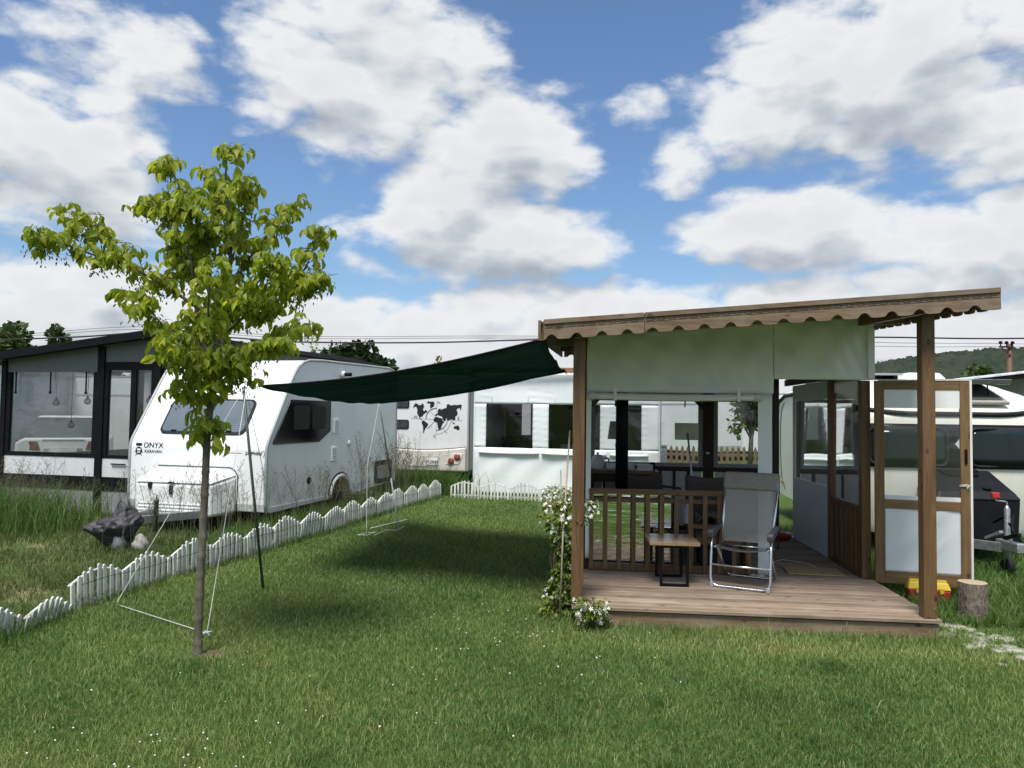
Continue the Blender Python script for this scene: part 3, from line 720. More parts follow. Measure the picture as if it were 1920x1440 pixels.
kt = thing('kettle', 'grey kettle standing on the counter inside the veranda', 'kettle', vw(-1.24, 3.88, DZ + 0.831), VROT)
MB().lathe([(0.085, 0), (0.095, 0.03), (0.09, 0.12), (0.06, 0.19), (0.02, 0.20)], n=18).build('body', M_lgrey, kt, smooth=True)
hk = MB(); hk.tube(corner([(0.085, 0, 0.15), (0.15, 0, 0.15), (0.14, 0, 0.03), (0.09, 0, 0.03)], 0.04), 0.012, 8); hk.build('handle', M_grey, kt, smooth=True)
MB().lathe([(0.012, 0.20), (0.016, 0.215), (0.008, 0.225)], n=10).build('lid_knob', M_black, kt)
cb = MB(); cb.lathe([(0.04, -0.15), (0.045, -0.14), (0.045, 0.14), (0.04, 0.15)], (0, 0, 0.046), 14, 'X'); o = cb.build('kitchen_roll', M_white, smooth=True)
o.location = vw(-0.98, 3.82, DZ + 0.83); o.rotation_euler.z = VROT; tag(o, 'white kitchen roll lying on the counter beside the kettle', 'kitchen roll')
for i, (u, w_, h_, nm, lb) in enumerate(((-0.80, 0.05, 0.09, 'mug', 'white mug on the counter right of the flue pipe'), (-0.62, 0.10, 0.07, 'food_box', 'pale low food box on the counter by the black jar'), (-0.52, 0.035, 0.11, 'jar', 'dark jar at the right end of the counter'))):
    q = MB()
    if nm == 'food_box': q.box(-w_, w_, -0.06, 0.06, 0, h_); q.box(-w_ - .004, w_ + .004, -0.064, 0.064, h_, h_ + 0.012)
    else: q.lathe([(w_ * .8, 0), (w_, h_ * .2), (w_, h_ * .85), (w_ * .8, h_)], n=14)
    if nm == 'mug': q.tube(corner([(w_, 0, h_ * .8), (w_ + .035, 0, h_ * .8), (w_ + .035, 0, h_ * .2), (w_, 0, h_ * .2)], 0.02), 0.006, 6)
    o = q.build(nm, [M_white, M_lgrey, M_black][i], smooth=(nm != 'food_box')); o.location = vw(u, 3.86, DZ + 0.831); o.rotation_euler.z = VROT
    tag(o, lb, nm.replace('_', ' '))
lp = thing('floor_lamp', 'floor lamp with grey shade behind the flue pipe', 'lamp', vw(-1.0, 3.2, DZ), VROT)
MB().lathe([(0.13, 1.26), (0.10, 1.48)], n=20, caps=False).build('lamp_shade', M_grey, lp, smooth=True)
MB().lathe([(0.012, 0.02), (0.012, 1.40)], n=8).build('stem', M_black, lp); MB().lathe([(0.12, 0), (0.12, 0.015), (0.02, 0.025)], n=20).build('base', M_black, lp)
def padded_chair(label, u, v, rz, w=0.5, h=0.86):
    c = thing('padded_chair', label, 'chair', vw(u, v, DZ), VROT + R(rz), 'padded chairs inside the veranda')
    def fn(a, b): return ((a - 0.5) * w, 0.20 + 0.10 * b + 0.02 * math.sin(math.pi * a), 0.38 + (h - 0.38) * b - 0.025 * math.sin(math.pi * a) * b)
    MB().grid(fn, 10, 10).build('backrest', M_brown_fabric, c, smooth=True, solid=0.05, fix=False)
    MB().box(-w / 2, w / 2, -0.25, 0.21, 0.36, 0.43).build('seat', M_brown_fabric, c, bevel=0.025, seg=3)
    for sx_ in (-1, 1):
        for sy_ in (-1, 1):
            l_ = MB(); l_.bar((sx_ * (w / 2 - .04), sy_ * 0.19, 0.36), (sx_ * (w / 2 - .02), sy_ * 0.23, 0.0), 0.035, 0.035); l_.build('leg', WD_dark, c)
    return c
padded_chair('brown padded chair in front of the counter, right of the flue pipe', -0.72, 3.10, 175)
padded_chair('brown padded chair directly left of the grey camp chair, behind the railing', 0.02, 2.55, 172, 0.54, 0.90)
pb_ = thing('board_on_stick', 'beige square board on a long grey stick inside the veranda', 'board', vw(-0.22, 2.60, DZ), VROT)
MB().box(-0.155, 0.115, -0.012, 0.0, 1.28, 1.475).build('board', mat('beige_board', (0.48, 0.48, 0.40), 0.6), pb_, bevel=0.008)
sk = MB(); sk.tube([(0.10, 0.05, 0.0), (0.05, -0.02, 0.75), (-0.01, -0.02, 1.36)], 0.011, 8); sk.build('stick', M_galv, pb_, smooth=True)
bn = thing('low_bench', 'low wooden bench with cloths and bags behind the railing', 'bench', vw(0.0, 1.85, DZ), VROT)
MB().box(-0.34, 0.28, -0.16, 0.16, 0.40, 0.44).build('bench_top', WD_plainX, bn, bevel=0.004)
for x in (-0.32, 0.24): MB().box(x, x + 0.04, -0.15, 0.15, 0.001, 0.399).build('leg', WD_plainX, bn)
MB().box(-0.278, 0.238, -0.12, -0.10, 0.24, 0.30).build('stretcher', WD_plainX, bn)
cl_ = MB(); cl_.grid(lambda a, b: (-0.24 + 0.5 * a, -0.14 + 0.26 * b, 0.05 + 0.05 * math.sin(3 * a + 2 * b) + 0.04 * math.sin(9 * a - 4 * b)), 14, 8)
o = cl_.build('folded_cloth', mat('grey_cloth', (0.16, 0.155, 0.15), 0.9), smooth=True, solid=0.02, fix=False); o.location = vw(0.0, 1.85, DZ + 0.42); o.rotation_euler.z = VROT; tag(o, 'crumpled grey cloth lying on the low bench', 'cloth')
bg_ = MB(); bg_.box(-0.2, 0.2, -0.1, 0.1, 0.0, 0.20); o = bg_.build('storage_bag', mat('navy_fabric', (0.012, 0.02, 0.05), 0.8), bevel=0.06, seg=3); o.location = vw(-0.02, 1.87, DZ + 0.004); tag(o, 'navy blue storage bag under the low bench', 'bag')
bt = MB(); bt.lathe([(0.045, 0), (0.05, 0.02), (0.05, 0.14), (0.02, 0.19), (0.02, 0.23)], n=14); o = bt.build('water_bottle', M_white, smooth=True); o.location = vw(-0.33, 1.78, DZ + 0.441); tag(o, 'white bottle at the left end of the low bench', 'bottle')
bo = MB(); bo.lathe([(0.10, 0), (0.14, 0.06), (0.145, 0.07), (0.13, 0.06), (0.09, 0.012)], n=18); o = bo.build('pet_bowl', M_red, smooth=True); o.location = vw(1.08, 3.70, DZ + 0.003); tag(o, 'red bowl on the floor by the white sliding door', 'bowl')
cd = MB(); cd.tube([vw(0.52, 2.0, DZ + .005), vw(0.75, 2.3, DZ + .005), vw(0.95, 2.15, DZ + .005), vw(1.0, 1.9, DZ + .005)], 0.004, 5); tag(cd.build('white_cable', M_white, smooth=True), 'thin white cable lying on the floor behind the camp chair', 'cable')
# stones on the deck below the white strip
for i, (u, v, s_) in enumerate(((0.30, 1.30, 0.035), (0.24, 1.33, 0.03), (0.05, 1.34, 0.025))):
    q = MB(); q.lathe([(s_ * .7, 0), (s_, s_ * .4), (s_ * .8, s_ * .9), (s_ * .2, s_ * 1.1)], n=9); o = q.build('stone', M_concrete); o.location = vw(u, v, DZ + .003); o.scale = (1.3, 0.9, 1)
    tag(o, ['grey stone against the foot of the white strip, rightmost', 'grey stone on the deck, middle of three by the railing', 'small grey stone on the deck, leftmost of three by the railing'][i], 'stone', 'stones on the deck')
# ------------------------------------------------------------------ white touring caravan by the fence
cv = thing('touring_caravan', 'white touring caravan with raked front window and black lettering beside the picket fence', 'caravan', (-4.427, 10.546, 0), R(-14))
HW = 1.10
front_prof = [(0.03, 0.31), (0.0, 0.42), (0.0, 1.17), (0.012, 1.23), (0.05, 1.31), (0.60, 2.15), (0.68, 2.26), (0.78, 2.36), (0.92, 2.44), (1.10, 2.485), (1.5, 2.51), (4.15, 2.56), (4.38, 2.51), (4.50, 2.38)]
arch = [(2.2 + 0.36 * math.cos(R(a)), 0.33 + 0.33 * math.sin(R(a))) for a in range(0, 181, 15)]
prof = front_prof + [(4.53, 0.60), (4.53, 0.40)] + arch
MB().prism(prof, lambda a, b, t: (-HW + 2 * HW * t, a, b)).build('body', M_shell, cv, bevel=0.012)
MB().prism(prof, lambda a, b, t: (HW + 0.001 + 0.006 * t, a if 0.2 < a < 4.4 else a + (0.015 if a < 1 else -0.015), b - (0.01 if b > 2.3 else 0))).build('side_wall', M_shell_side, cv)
for sx_ in (-1, 1):
    t_ = MB(); t_.tube([(sx_ * (HW + 0.004), a, b) for a, b in front_prof + [(4.53, 0.60), (4.53, 0.42)]], 0.022, 8); t_.build('edge_trim', M_trim, cv, smooth=True)
MB().box(-0.98, 0.98, 1.75, 2.65, 0.36, 0.70).build('wheel_housing', M_rubber, cv)
MB().prism([(0.1, 0.30), (1.80, 0.318), (1.80, 0.365), (0.1, 0.375)], lambda a, b, t: (HW + 0.008 + 0.012 * t, a, b)).build('sill_trim', M_lgrey, cv)
ar_ = MB(); ar_.tube([(HW + 0.012, a, b) for a, b in arch], 0.034, 8); ar_.build('wheel_arch', M_white, cv, smooth=True)
ar_ = MB(); ar_.tube([(HW + 0.004, 2.2 + (a - 2.2) * 1.13, 0.33 + (b - 0.33) * 1.13) for a, b in arch], 0.018, 8); ar_.build('arch_seal', M_rubber, cv, smooth=True)
for sx_ in (-1, 1):
    wh = MB().lathe([(0.20, -0.09), (0.29, -0.085), (0.305, -0.05), (0.305, 0.05), (0.29, 0.085), (0.20, 0.09)], (sx_ * 0.93, 2.2, 0.305), 28, 'X').build('wheel', M_rubber, cv, smooth=True)
    MB().lathe([(0.06, 0.05), (0.10, 0.08), (0.19, 0.06), (0.195, -0.06)], (sx_ * 0.93, 2.2, 0.305), 24, 'X').build('rim', M_trim, wh, smooth=True)
# front window on the raked panel
rk0, rk1 = Vector((0, 0.05, 1.31)), Vector((0, 0.60, 2.15)); rdir = (rk1 - rk0).normalized(); rn = Vector((0, -rdir.z, rdir.y))
def rake(x, s_, off): return tuple(Vector((x, 0, 0)) + rk0 + rdir * s_ + rn * off)
fwn = MB().prism(rrect(-0.70, 0.70, 0.06, 0.66, 0.10), lambda a, b, t: rake(a, b, 0.004 + 0.020 * t)).build('front_window', M_rubber, cv, bevel=0.006)
MB().prism(rrect(-0.665, 0.665, 0.095, 0.625, 0.08), lambda a, b, t: rake(a, b, 0.0245 + 0.004 * t)).build('pane', M_glass_blue, fwn)
for k in range(15):
    MB().box(-0.64, 0.64, -0.001, 0.001, -0.002, 0.002).build('blind_line', M_trim, fwn).matrix_local = face_mtx(rake(0, 0.12 + 0.034 * k, 0.0295), (1, 0, 0), rdir)
for x in (-0.45, 0.45):
    MB().bar(rake(x - .04, 0.105, 0.034), rake(x + .04, 0.105, 0.034), 0.018, 0.018).build('window_catch', M_black, fwn)
# gas locker
lk = MB(); lk.hexa([(-0.74, -0.005, 0.30), (0.66, -0.005, 0.30), (0.52, -0.40, 0.27), (-0.66, -0.40, 0.27), (-0.74, -0.005, 0.80), (0.66, -0.005, 0.80), (0.52, -0.40, 0.70), (-0.66, -0.40, 0.70)])
locker = lk.build('gas_locker', M_shell, cv, bevel=0.04, seg=4)
lk = MB(); lk.hexa([(-0.755, -0.004, 0.805), (0.675, -0.004, 0.805), (0.53, -0.415, 0.705), (-0.67, -0.415, 0.705), (-0.62, -0.004, 0.905), (0.56, -0.004, 0.905), (0.44, -0.34, 0.805), (-0.58, -0.34, 0.805)])
MB_l = lk.build('locker_lid', M_shell, locker, bevel=0.035, seg=4)
for k in range(3):
    MB().box(-0.60, 0.46, -0.408, -0.398, 0.33 + k * 0.045, 0.352 + k * 0.045).build('moulded_rib', M_shell, locker, bevel=0.005)
MB().box(-0.10, -0.05, -0.425, -0.40, 0.56, 0.68).build('latch', M_black, locker, bevel=0.006)
MB().box(-0.115, -0.025, -0.424, -0.405, 0.712, 0.735).build('latch_recess', M_black, locker, bevel=0.006)
t_ = MB(); t_.tube([(0.665, -0.006, 0.30), (0.675, -0.006, 0.80), (0.62, -0.006, 0.88), (0.55, -0.006, 0.915), (-0.62, -0.006, 0.915)], 0.006, 6); t_.build('locker_seal', M_rubber, locker, smooth=True)
# lettering and badges on the front
def front_text(nm, body, x, z, size, shear=0, bold=0.0):
    text_mesh(nm, body, size, M_print, cv, face_mtx((x, -0.003, z), (1, 0, 0), (0, 0, 1)), shear, 0.001, bold)
front_text('lettering', 'ONYX', -0.715, 1.195, 0.115, 0.05, 0.0005)
front_text('lettering', 'KARAVAN', -0.715, 1.105, 0.062, 0, 0.0005)
bd = MB(); bd.prism(rrect(-1.005, -0.905, 1.185, 1.225, 0.012), lambda a, b, t: (a, -0.002 - 0.002 * t, b))
bd.prism([(-0.955 + 0.055 * math.cos(R(a)), 1.115 + 0.055 * math.sin(R(a))) for a in range(0, 360, 24)], lambda a, b, t: (a, -0.002 - 0.002 * t, b))
for a in (-0.03, 0.03): bd.bar((-0.955 + a, -0.003, 1.075), (-0.955 + a * 1.8, -0.003, 1.04), 0.008, 0.002, (0, 1, 0))
bd.bar((-1.03, -0.003, 1.095), (-0.88, -0.003, 1.095), 0.002, 0.006)
bdo = bd.build('badge', M_print, cv)
bw_ = MB(); bw_.prism(rrect(-0.985, -0.925, 1.115, 1.145, 0.008), lambda a, b, t: (a, -0.0045 - 0.001 * t, b)); bw_.prism(rrect(-0.98, -0.93, 1.083, 1.10, 0.006), lambda a, b, t: (a, -0.0045 - 0.001 * t, b)); bw_.build('badge_detail', M_shell, bdo)
front_text('model_lettering', 'SAPPHIRE', 0.90, 1.115, 0.062, 0.35, 0.0004)
MB().box(0.50, 0.72, -0.004, -0.002, 1.117, 1.121).build('print_line', M_print, cv)
nb = MB(); nb.tube([(1.045 + 0.03 * math.cos(R(a)), -0.003, 1.115 + 0.045 * math.sin(R(a))) for a in range(-80, 81, 20)], 0.003, 4); nb.build('print_curve', M_print, cv)
lg = MB()
for k in range(3):
    lg.tube([rake(0.02 + 0.28 * t, 0.78 + 0.045 * math.sin(math.pi * t) * (1 - 0.8 * k) , 0.004) for t in [i / 10 for i in range(11)]], 0.006, 5)
lg.build('front_logo', M_print, cv)
# side fittings
XS = HW + 0.008
def side(nm, poly, m_, th=0.010, bev=0.003, parent=None, off=0.0):
    return MB().prism(poly, lambda a, b, t: (XS + off + th * t, a, b)).build(nm, m_, parent or cv, bevel=bev)
sw = side('side_window', [(0.15, 1.24), (1.44, 1.24), (1.80, 1.40), (1.80, 1.86), (1.78, 1.88), (0.60, 1.88), (0.56, 1.85), (0.14, 1.27)], M_glass_dark, 0.016, 0.006)
for a, b in ((0.66, 1.12), (1.20, 1.62)):
    side('blind', rrect(a, b, 1.44, 1.80, 0.05), mat('dark_blind', (0.030, 0.027, 0.024), 0.6, spec=0.1), 0.001, 0, sw, 0.0165)
for y0, z0 in ((1.99, 1.48), (1.93, 1.03)):
    v_ = side('fridge_vent', rrect(y0 - 0.09, y0 + 0.09, z0 - 0.115, z0 + 0.115, 0.012), M_shell, 0.026, 0.006)
    for k in range(6): side('vent_slot', [(y0 - 0.055, z0 - 0.078 + k * 0.03), (y0 + 0.055, z0 - 0.078 + k * 0.03), (y0 + 0.055, z0 - 0.068 + k * 0.03), (y0 - 0.055, z0 - 0.068 + k * 0.03)], M_grey, 0.002, 0, v_, 0.0265)
MB().lathe([(0.055, 0), (0.05, 0.015), (0.02, 0.02)], (XS, 2.49, 1.18), 18, 'X').build('filler_cap', M_white, cv, smooth=True)
MB().lathe([(0.055, 0), (0.05, 0.015), (0.02, 0.018)], (XS, 1.16, 0.66), 18, 'X').build('round_socket', M_black, cv, smooth=True)
MB().lathe([(0.062, 0), (0.058, 0.05), (0.04, 0.06)], (XS, 2.17, 2.33), 16, 'X').build('heater_cowl', M_white, cv, smooth=True)
MB().lathe([(0.032, 0.06), (0.032, 0.17)], (XS, 2.17, 2.33), 14, 'X').build('heater_outlet', M_black, cv, smooth=True)
hf = side('rear_hatch', rrect(3.54, 4.31, 0.40, 0.82, 0.07), M_black, 0.014); side('hatch_panel', rrect(3.63, 4.22, 0.49, 0.73, 0.05), M_grey, 0.003, 0, hf, 0.0145)
# tow bar
for sx_ in (-1, 1):
    t_ = MB(); t_.bar((sx_ * 0.55, 0.1, 0.30), (sx_ * 0.04, -1.35, 0.33), 0.05, 0.10); t_.build('tow_bar', M_galv, cv, bevel=0.004)
MB().lathe([(0.026, 0.0), (0.026, 0.36), (0.03, 0.36), (0.03, 0.40)], (0.20, -1.02, 0.17), 12).build('jockey_post', M_greenpole, cv, smooth=True)
t_ = MB(); t_.tube(corner([(0.20, -1.02, 0.57), (0.20, -1.02, 0.64), (0.10, -1.02, 0.66), (0.10, -1.02, 0.70)], 0.03), 0.008, 6); t_.build('crank_handle', M_galv, cv, smooth=True)
MB().lathe([(0.02, 0), (0.026, 0.03), (0.03, 0.07), (0.015, 0.09)], (0.10, -1.02, 0.70), 10).build('crank_knob', M_black, cv, smooth=True)
# cover over the coupling, its pedestal and a crumpled bag beside it
def lump(name, c, rx, ry, rz_, seed, material, n=22, amp=0.25, flat=True):
    r = random.Random(seed); ph = [(r.uniform(1, 4), r.uniform(1, 4), r.uniform(1, 4), r.uniform(0, 6)) for _ in range(7)]
    def fn(a, b):
        th = 2 * math.pi * a; ph_ = math.pi * (b - 0.5)
        d = Vector((math.cos(th) * math.cos(ph_), math.sin(th) * math.cos(ph_), math.sin(ph_)))
        k = 1 + amp * sum(math.sin(p[0] * d.x * 2 + p[1] * d.y * 2 + p[2] * d.z * 2 + p[3]) for p in ph) / 4
        k += amp * 0.30 * abs(math.sin(4 * th + 3 * ph_)) + amp * 0.22 * abs(math.sin(11 * d.x + 7 * d.z + 3 * d.y)) + amp * 0.15 * abs(math.sin(19 * d.y - 13 * d.x + 5 * d.z))
        return (d.x * rx * k, d.y * ry * k, max(-rz_ * .75, d.z * rz_ * k))
    o = MB().grid(fn, n * 2, n).build(name, material, smooth=True, fix=False); o.location = c; return o
def drape(a, b):
    th = 2 * math.pi * a; t = b
    rad = 0.29 * (math.sin(min(1, t * 1.5) * math.pi / 2)) * (1.0 - 0.42 * max(0, t - 0.60) / 0.40)
    spike = 1 + 0.42 * math.exp(-((th - 3.35) / 0.35) ** 2) * math.sin(math.pi * min(1, t * 1.15))
    p = Vector((rad * spike * math.cos(th), rad * 0.8 * math.sin(th), 0.17 - 0.37 * t ** 1.35))
    k = 1 - abs(mnoise.noise(p * 6.0 + Vector((3, 1, 7)))) * 2
    k2 = 1 - abs(mnoise.noise(p * 13.0 + Vector((9, 4, 2)))) * 2
    d = Vector((math.cos(th), math.sin(th), 0.7)).normalized()
    return tuple(p + d * (0.060 * (k - 0.5) + 0.028 * (k2 - 0.5)) + Vector((0, 0, 0.10 * math.cos(th - 0.3) * (1 - t))))
o = MB().grid(drape, 120, 48).build('coupling_cover', M_tarp_dark, smooth=True, fix=False); o.location = (-4.74, 9.05, 0.31)
tag(o, 'dark crumpled cover wrapped over the caravan coupling', 'cover')
o = MB().lathe([(0.085, 0), (0.085, 0.24)], n=18).build('concrete_pedestal', mat('grey_pipe', (0.26, 0.28, 0.30), 0.6, var=0.08), smooth=True); o.location = (-4.66, 8.98, 0)
tag(o, 'grey round pedestal standing under the covered coupling', 'pedestal')
tag(lump('crumpled_bag', (-4.38, 8.95, 0.09), 0.085, 0.08, 0.11, 9, mat('dirty_white_bag', (0.26, 0.25, 0.22), 0.7, var=0.35, vscale=14), 14, 0.35), 'dirty white crumpled bag by the tow bar', 'bag')

# ------------------------------------------------------------------ caravan with world map
mc = thing('map_caravan', 'white caravan rear with black world map and compass print and cream bumper', 'caravan', (-2.03, 16.95, 0), R(-8))
MB().prism([(-1.1, 0.42), (1.1, 0.42), (1.1, 2.45), (1.0, 2.58), (-1.0, 2.58), (-1.1, 2.45)], lambda a, b, t: (a, 5.0 * t, b)).build('body', mat('map_caravan_white', (0.72, 0.72, 0.72), 0.4, var=0.04, vscale=1.3, dirt=(0.40, 0.40, 0.36, 0.35)), mc, bevel=0.03)
for x in (1.062, 1.10):
    t_ = MB(); t_.tube([(x, -0.012, 0.43), (x, -0.012, 2.45)], 0.012, 6); t_.build('edge_trim', M_trim if x < 1.08 else M_rubber, mc)
MB().box(-1.0, 1.0, 0.3, 4.6, 0.28, 0.42).build('chassis', M_black, mc)
for sx_ in (-1, 1):
    wh = MB().lathe([(0.20, -0.09), (0.30, -0.07), (0.30, 0.07), (0.20, 0.09)], (sx_ * 0.96, 2.5, 0.30), 22, 'X').build('wheel', M_rubber, mc, smooth=True)
bump_top = [(-1.04 + 2.08 * k / 16, 0.885 + 0.075 * (2 * k / 16 - 1) ** 2) for k in range(17)]
bp = MB(); bp.prism([(1.04, 0.42), (-1.04, 0.42)] + bump_top, lambda a, b, t: (a, -0.09 * (1 - t), b))
bumper = bp.build('bumper', mat('bumper_cream', (0.62, 0.59, 0.53), 0.5, var=0.05, dirt=(0.3, 0.29, 0.24, 0.4)), mc, bevel=0.03, seg=3)
t_ = MB(); t_.tube([(a, -0.03, b + 0.008) for a, b in bump_top], 0.010, 6); t_.build('seal', M_rubber, bumper, smooth=True)
for k in (1, 2, 3):
    t_ = MB(); t_.tube([(a * (0.93 - 0.03 * k), -0.085, b - 0.045 * k) for a, b in bump_top], 0.008, 6); t_.build('moulded_rib', M_white, bumper, smooth=True)
for sx_ in (-1, 1):
    pn = MB().prism([(sx_ * 0.58, 0.57), (sx_ * 0.88, 0.59), (sx_ * 0.99, 0.82), (sx_ * 0.70, 0.82)], lambda a, b, t: (a, -0.102 + 0.012 * t, b)).build('lamp_panel', M_cream, bumper, bevel=0.005)
    for x, z in ((0.71, 0.656), (0.85, 0.745)):
        MB().lathe([(0.075, 0), (0.072, -0.02), (0.03, -0.028)], (sx_ * x, -0.103, z), 20, 'Y').build('tail_lamp', M_lamp_red, pn, smooth=True)
pl = MB().box(0.14, 0.42, -0.105, -0.092, 0.555, 0.685).build('number_plate', M_white, bumper, bevel=0.004)
text_mesh('plate_lettering', 'P-2843', 0.10, M_print, bumper, face_mtx((0.28, -0.107, 0.62), (1, 0, 0), (0, 0, 1)), 0, 0.001)
MB().box(-0.30, 0.40, -0.098, -0.091, 0.51, 0.53).build('plate_recess_edge', M_trim, bumper)
for z0 in (1.35, 1.82):
    w_ = MB().prism(rrect(-0.70, -0.30, z0, z0 + 0.21, 0.05), lambda a, b, t: (a, -0.004 - 0.012 * t, b)).build('bunk_window', M_rubber, mc, bevel=0.004)
    MB().prism(rrect(-0.67, -0.33, z0 + 0.03, z0 + 0.18, 0.035), lambda a, b, t: (a, -0.017 - 0.002 * t, b)).build('pane', mat('bunk_glass', (0.05, 0.052, 0.065), 0.12), w_)
    MB().box(-0.505, -0.495, -0.0205, -0.0195, z0 + 0.03, z0 + 0.18).build('glazing_bar', M_rubber, w_)
K = 0.001417
def zp(x, y): return ((x - 745) * K + 0.33, 1.585 - (y - 490) * K)
LANDS = dict(
    north_america=[(365, 295), (400, 240), (430, 250), (460, 275), (500, 265), (515, 245), (530, 252), (545, 290), (525, 345), (545, 370), (575, 345), (605, 380), (560, 400), (530, 430), (520, 455), (480, 460), (490, 490), (515, 505), (505, 512), (475, 490), (455, 445), (430, 400), (435, 340), (415, 300), (385, 300), (368, 325)],
    south_america=[(512, 525), (545, 515), (580, 545), (620, 570), (600, 615), (575, 640), (560, 670), (548, 725), (535, 710), (535, 650), (530, 600), (510, 565)],
    greenland=[(590, 225), (605, 208), (640, 215), (690, 210), (715, 230), (705, 290), (670, 310), (650, 335), (640, 290), (645, 250), (620, 240), (600, 245)],
    eurasia=[(720, 440), (740, 410), (770, 400), (765, 365), (785, 330), (815, 320), (815, 345), (860, 325), (910, 310), (915, 260), (945, 245), (960, 265), (1000, 270), (1040, 260), (1080, 265), (1130, 255), (1160, 260), (1150, 310), (1138, 360), (1128, 310), (1085, 320), (1075, 345), (1095, 385), (1085, 430), (1055, 445), (1060, 490), (1030, 510), (1015, 495), (990, 490), (960, 500), (950, 525), (925, 490), (900, 475), (905, 508), (880, 525), (850, 492), (840, 450), (800, 440), (770, 425), (745, 440)],
    africa=[(700, 510), (720, 465), (755, 455), (800, 470), (840, 480), (850, 510), (880, 540), (850, 565), (840, 600), (825, 640), (795, 668), (780, 640), (770, 590), (760, 545), (715, 535)],
    australia=[(1030, 620), (1055, 595), (1080, 600), (1095, 580), (1115, 600), (1130, 630), (1120, 660), (1095, 665), (1070, 640), (1040, 645)],
    islands=[(1005, 535), (1020, 560), (1055, 570), (1050, 555), (1025, 545), (1012, 520)])
wm = thing('x', 'x', 'x'); bpy.data.objects.remove(wm)
wm = MB().box(0.329, 0.331, -0.003, -0.002, 1.584, 1.586).build('world_map', M_print, mc)
for nm, pts in LANDS.items():
    MB().prism([zp(*p) for p in pts], lambda a, b, t: (a, -0.002 - 0.0015 * t, b)).build(nm, M_print, wm)
ln = MB()
def l2(p, q, w): 
    (a, b), (c, d) = zp(*p), zp(*q); ln.bar((a, -0.005, b), (c, -0.005, d), w, 0.001, (0, 1, 0))
for p, q, w in (((755, 200), (745, 830), 0.004), ((335, 485), (1175, 508), 0.004), ((600, 650), (710, 540), 0.007), ((655, 380), (720, 445), 0.004), ((860, 640), (925, 715), 0.004), ((625, 615), (655, 640), .004), ((645, 590), (675, 620), .004), ((905, 690), (930, 705), .004)): l2(p, q, w)
def arcz(r_, a0, a1, w):
    pts = [zp(750 + r_ * math.cos(R(a)), 490 - r_ * math.sin(R(a))) for a in range(a0, a1 + 1, 6)]
    for (a, b), (c, d) in zip(pts[:-1], pts[1:]): ln.bar((a, -0.005, b), (c, -0.005, d), w, 0.001, (0, 1, 0))
arcz(172, 90, 180, 0.014); arcz(180, 270, 360, 0.012); arcz(240, 270, 360, 0.005)
ln.build('compass_lines', M_print, wm)
for t, x, y in (('N', 785, 230), ('W', 405, 465), ('E', 1108, 475), ('S', 718, 765)):
    a, b = zp(x, y); text_mesh('compass_letter', t, 0.085, M_print, wm, face_mtx((a, -0.004, b), (1, 0, 0), (0, 0, 1)), 0, 0.001)

# ------------------------------------------------------------------ cream caravan on the right
rc = thing('cream_caravan', 'cream caravan with black window band and black front locker behind the open door', 'caravan', (5.47, 9.2, 0), R(-6))
RW = 1.15
rprof = [(0.05, 0.30), (0.0, 0.40), (-0.02, 1.1), (0.0, 1.70), (0.04, 1.79), (0.14, 1.88), (0.32, 1.99), (0.60, 2.12), (0.95, 2.22), (1.5, 2.29), (2.4, 2.32), (3.6, 2.28), (3.95, 2.18), (4.12, 2.0), (4.18, 1.6), (4.18, 0.40)]
def rbody():
    nx = 25; ny = len(rprof)
    v = []
    for j, (y, z) in enumerate(rprof):
        for i in range(nx):
            s_ = 2 * i / (nx - 1) - 1
            x = RW * s_
            top = max(0.0, (z - 1.9) / 0.45)
            dz = -0.20 * top * abs(s_) ** 5
            dy = 0.30 * abs(s_) ** 7 if y < 0.5 else (-0.20 * abs(s_) ** 7 if y > 3.9 else 0)
            v.append((x, y + dy * (1 if z < 1.95 else 0.7), z + dz))
    f = [(j * nx + i, j * nx + i + 1, (j + 1) * nx + i + 1, (j + 1) * nx + i) for j in range(ny - 1) for i in range(nx - 1)]
    for e in (0, nx - 1): f.append(tuple(j * nx + e for j in range(ny)))
    return MB().add(v, f)
rb_ = rbody().build('body', M_cream, rc)
for p_ in rb_.data.polygons: p_.use_smooth = len(p_.vertices) == 4
def front_y(x, z, off=0.0):
    ys = float(np.interp(z, [0.3, 0.4, 1.1, 1.7, 1.79, 1.88], [0.05, 0.0, -0.02, 0.0, 0.04, 0.14])); s_ = x / RW
    return ys + 0.30 * abs(s_) ** 7 - off
tr_ = [(RW * s_, front_y(RW * s_, 1.78, 0.012) + 0.30 * max(0, abs(s_) - 0.42) ** 2, 1.785 + 0.25 * max(0, abs(s_) - 0.42) ** 2) for s_ in np.linspace(-0.90, 0.90, 25)]
def side_curve(sg): return [(sg * (RW * 0.985), 0.30, 1.88), (sg * (RW + 0.004), 0.45, 1.94), (sg * (RW + 0.006), 0.75, 2.02), (sg * (RW + 0.006), 1.15, 2.08), (sg * (RW + 0.006), 2.0, 2.12), (sg * (RW + .006), 3.5, 2.09), (sg * (RW + .004), 3.9, 2.0), (sg * (RW + .002), 4.1, 1.75), (sg * (RW + .002), 4.17, 1.2), (sg * (RW + .002), 4.1, 0.6), (sg * (RW + .002), 3.9, 0.40)]
pth = list(reversed(side_curve(-1))) + tr_ + side_curve(1)
t_ = MB(); t_.tube(pth, 0.032, 8); t_.build('black_trim', M_rubber, rc, smooth=True)
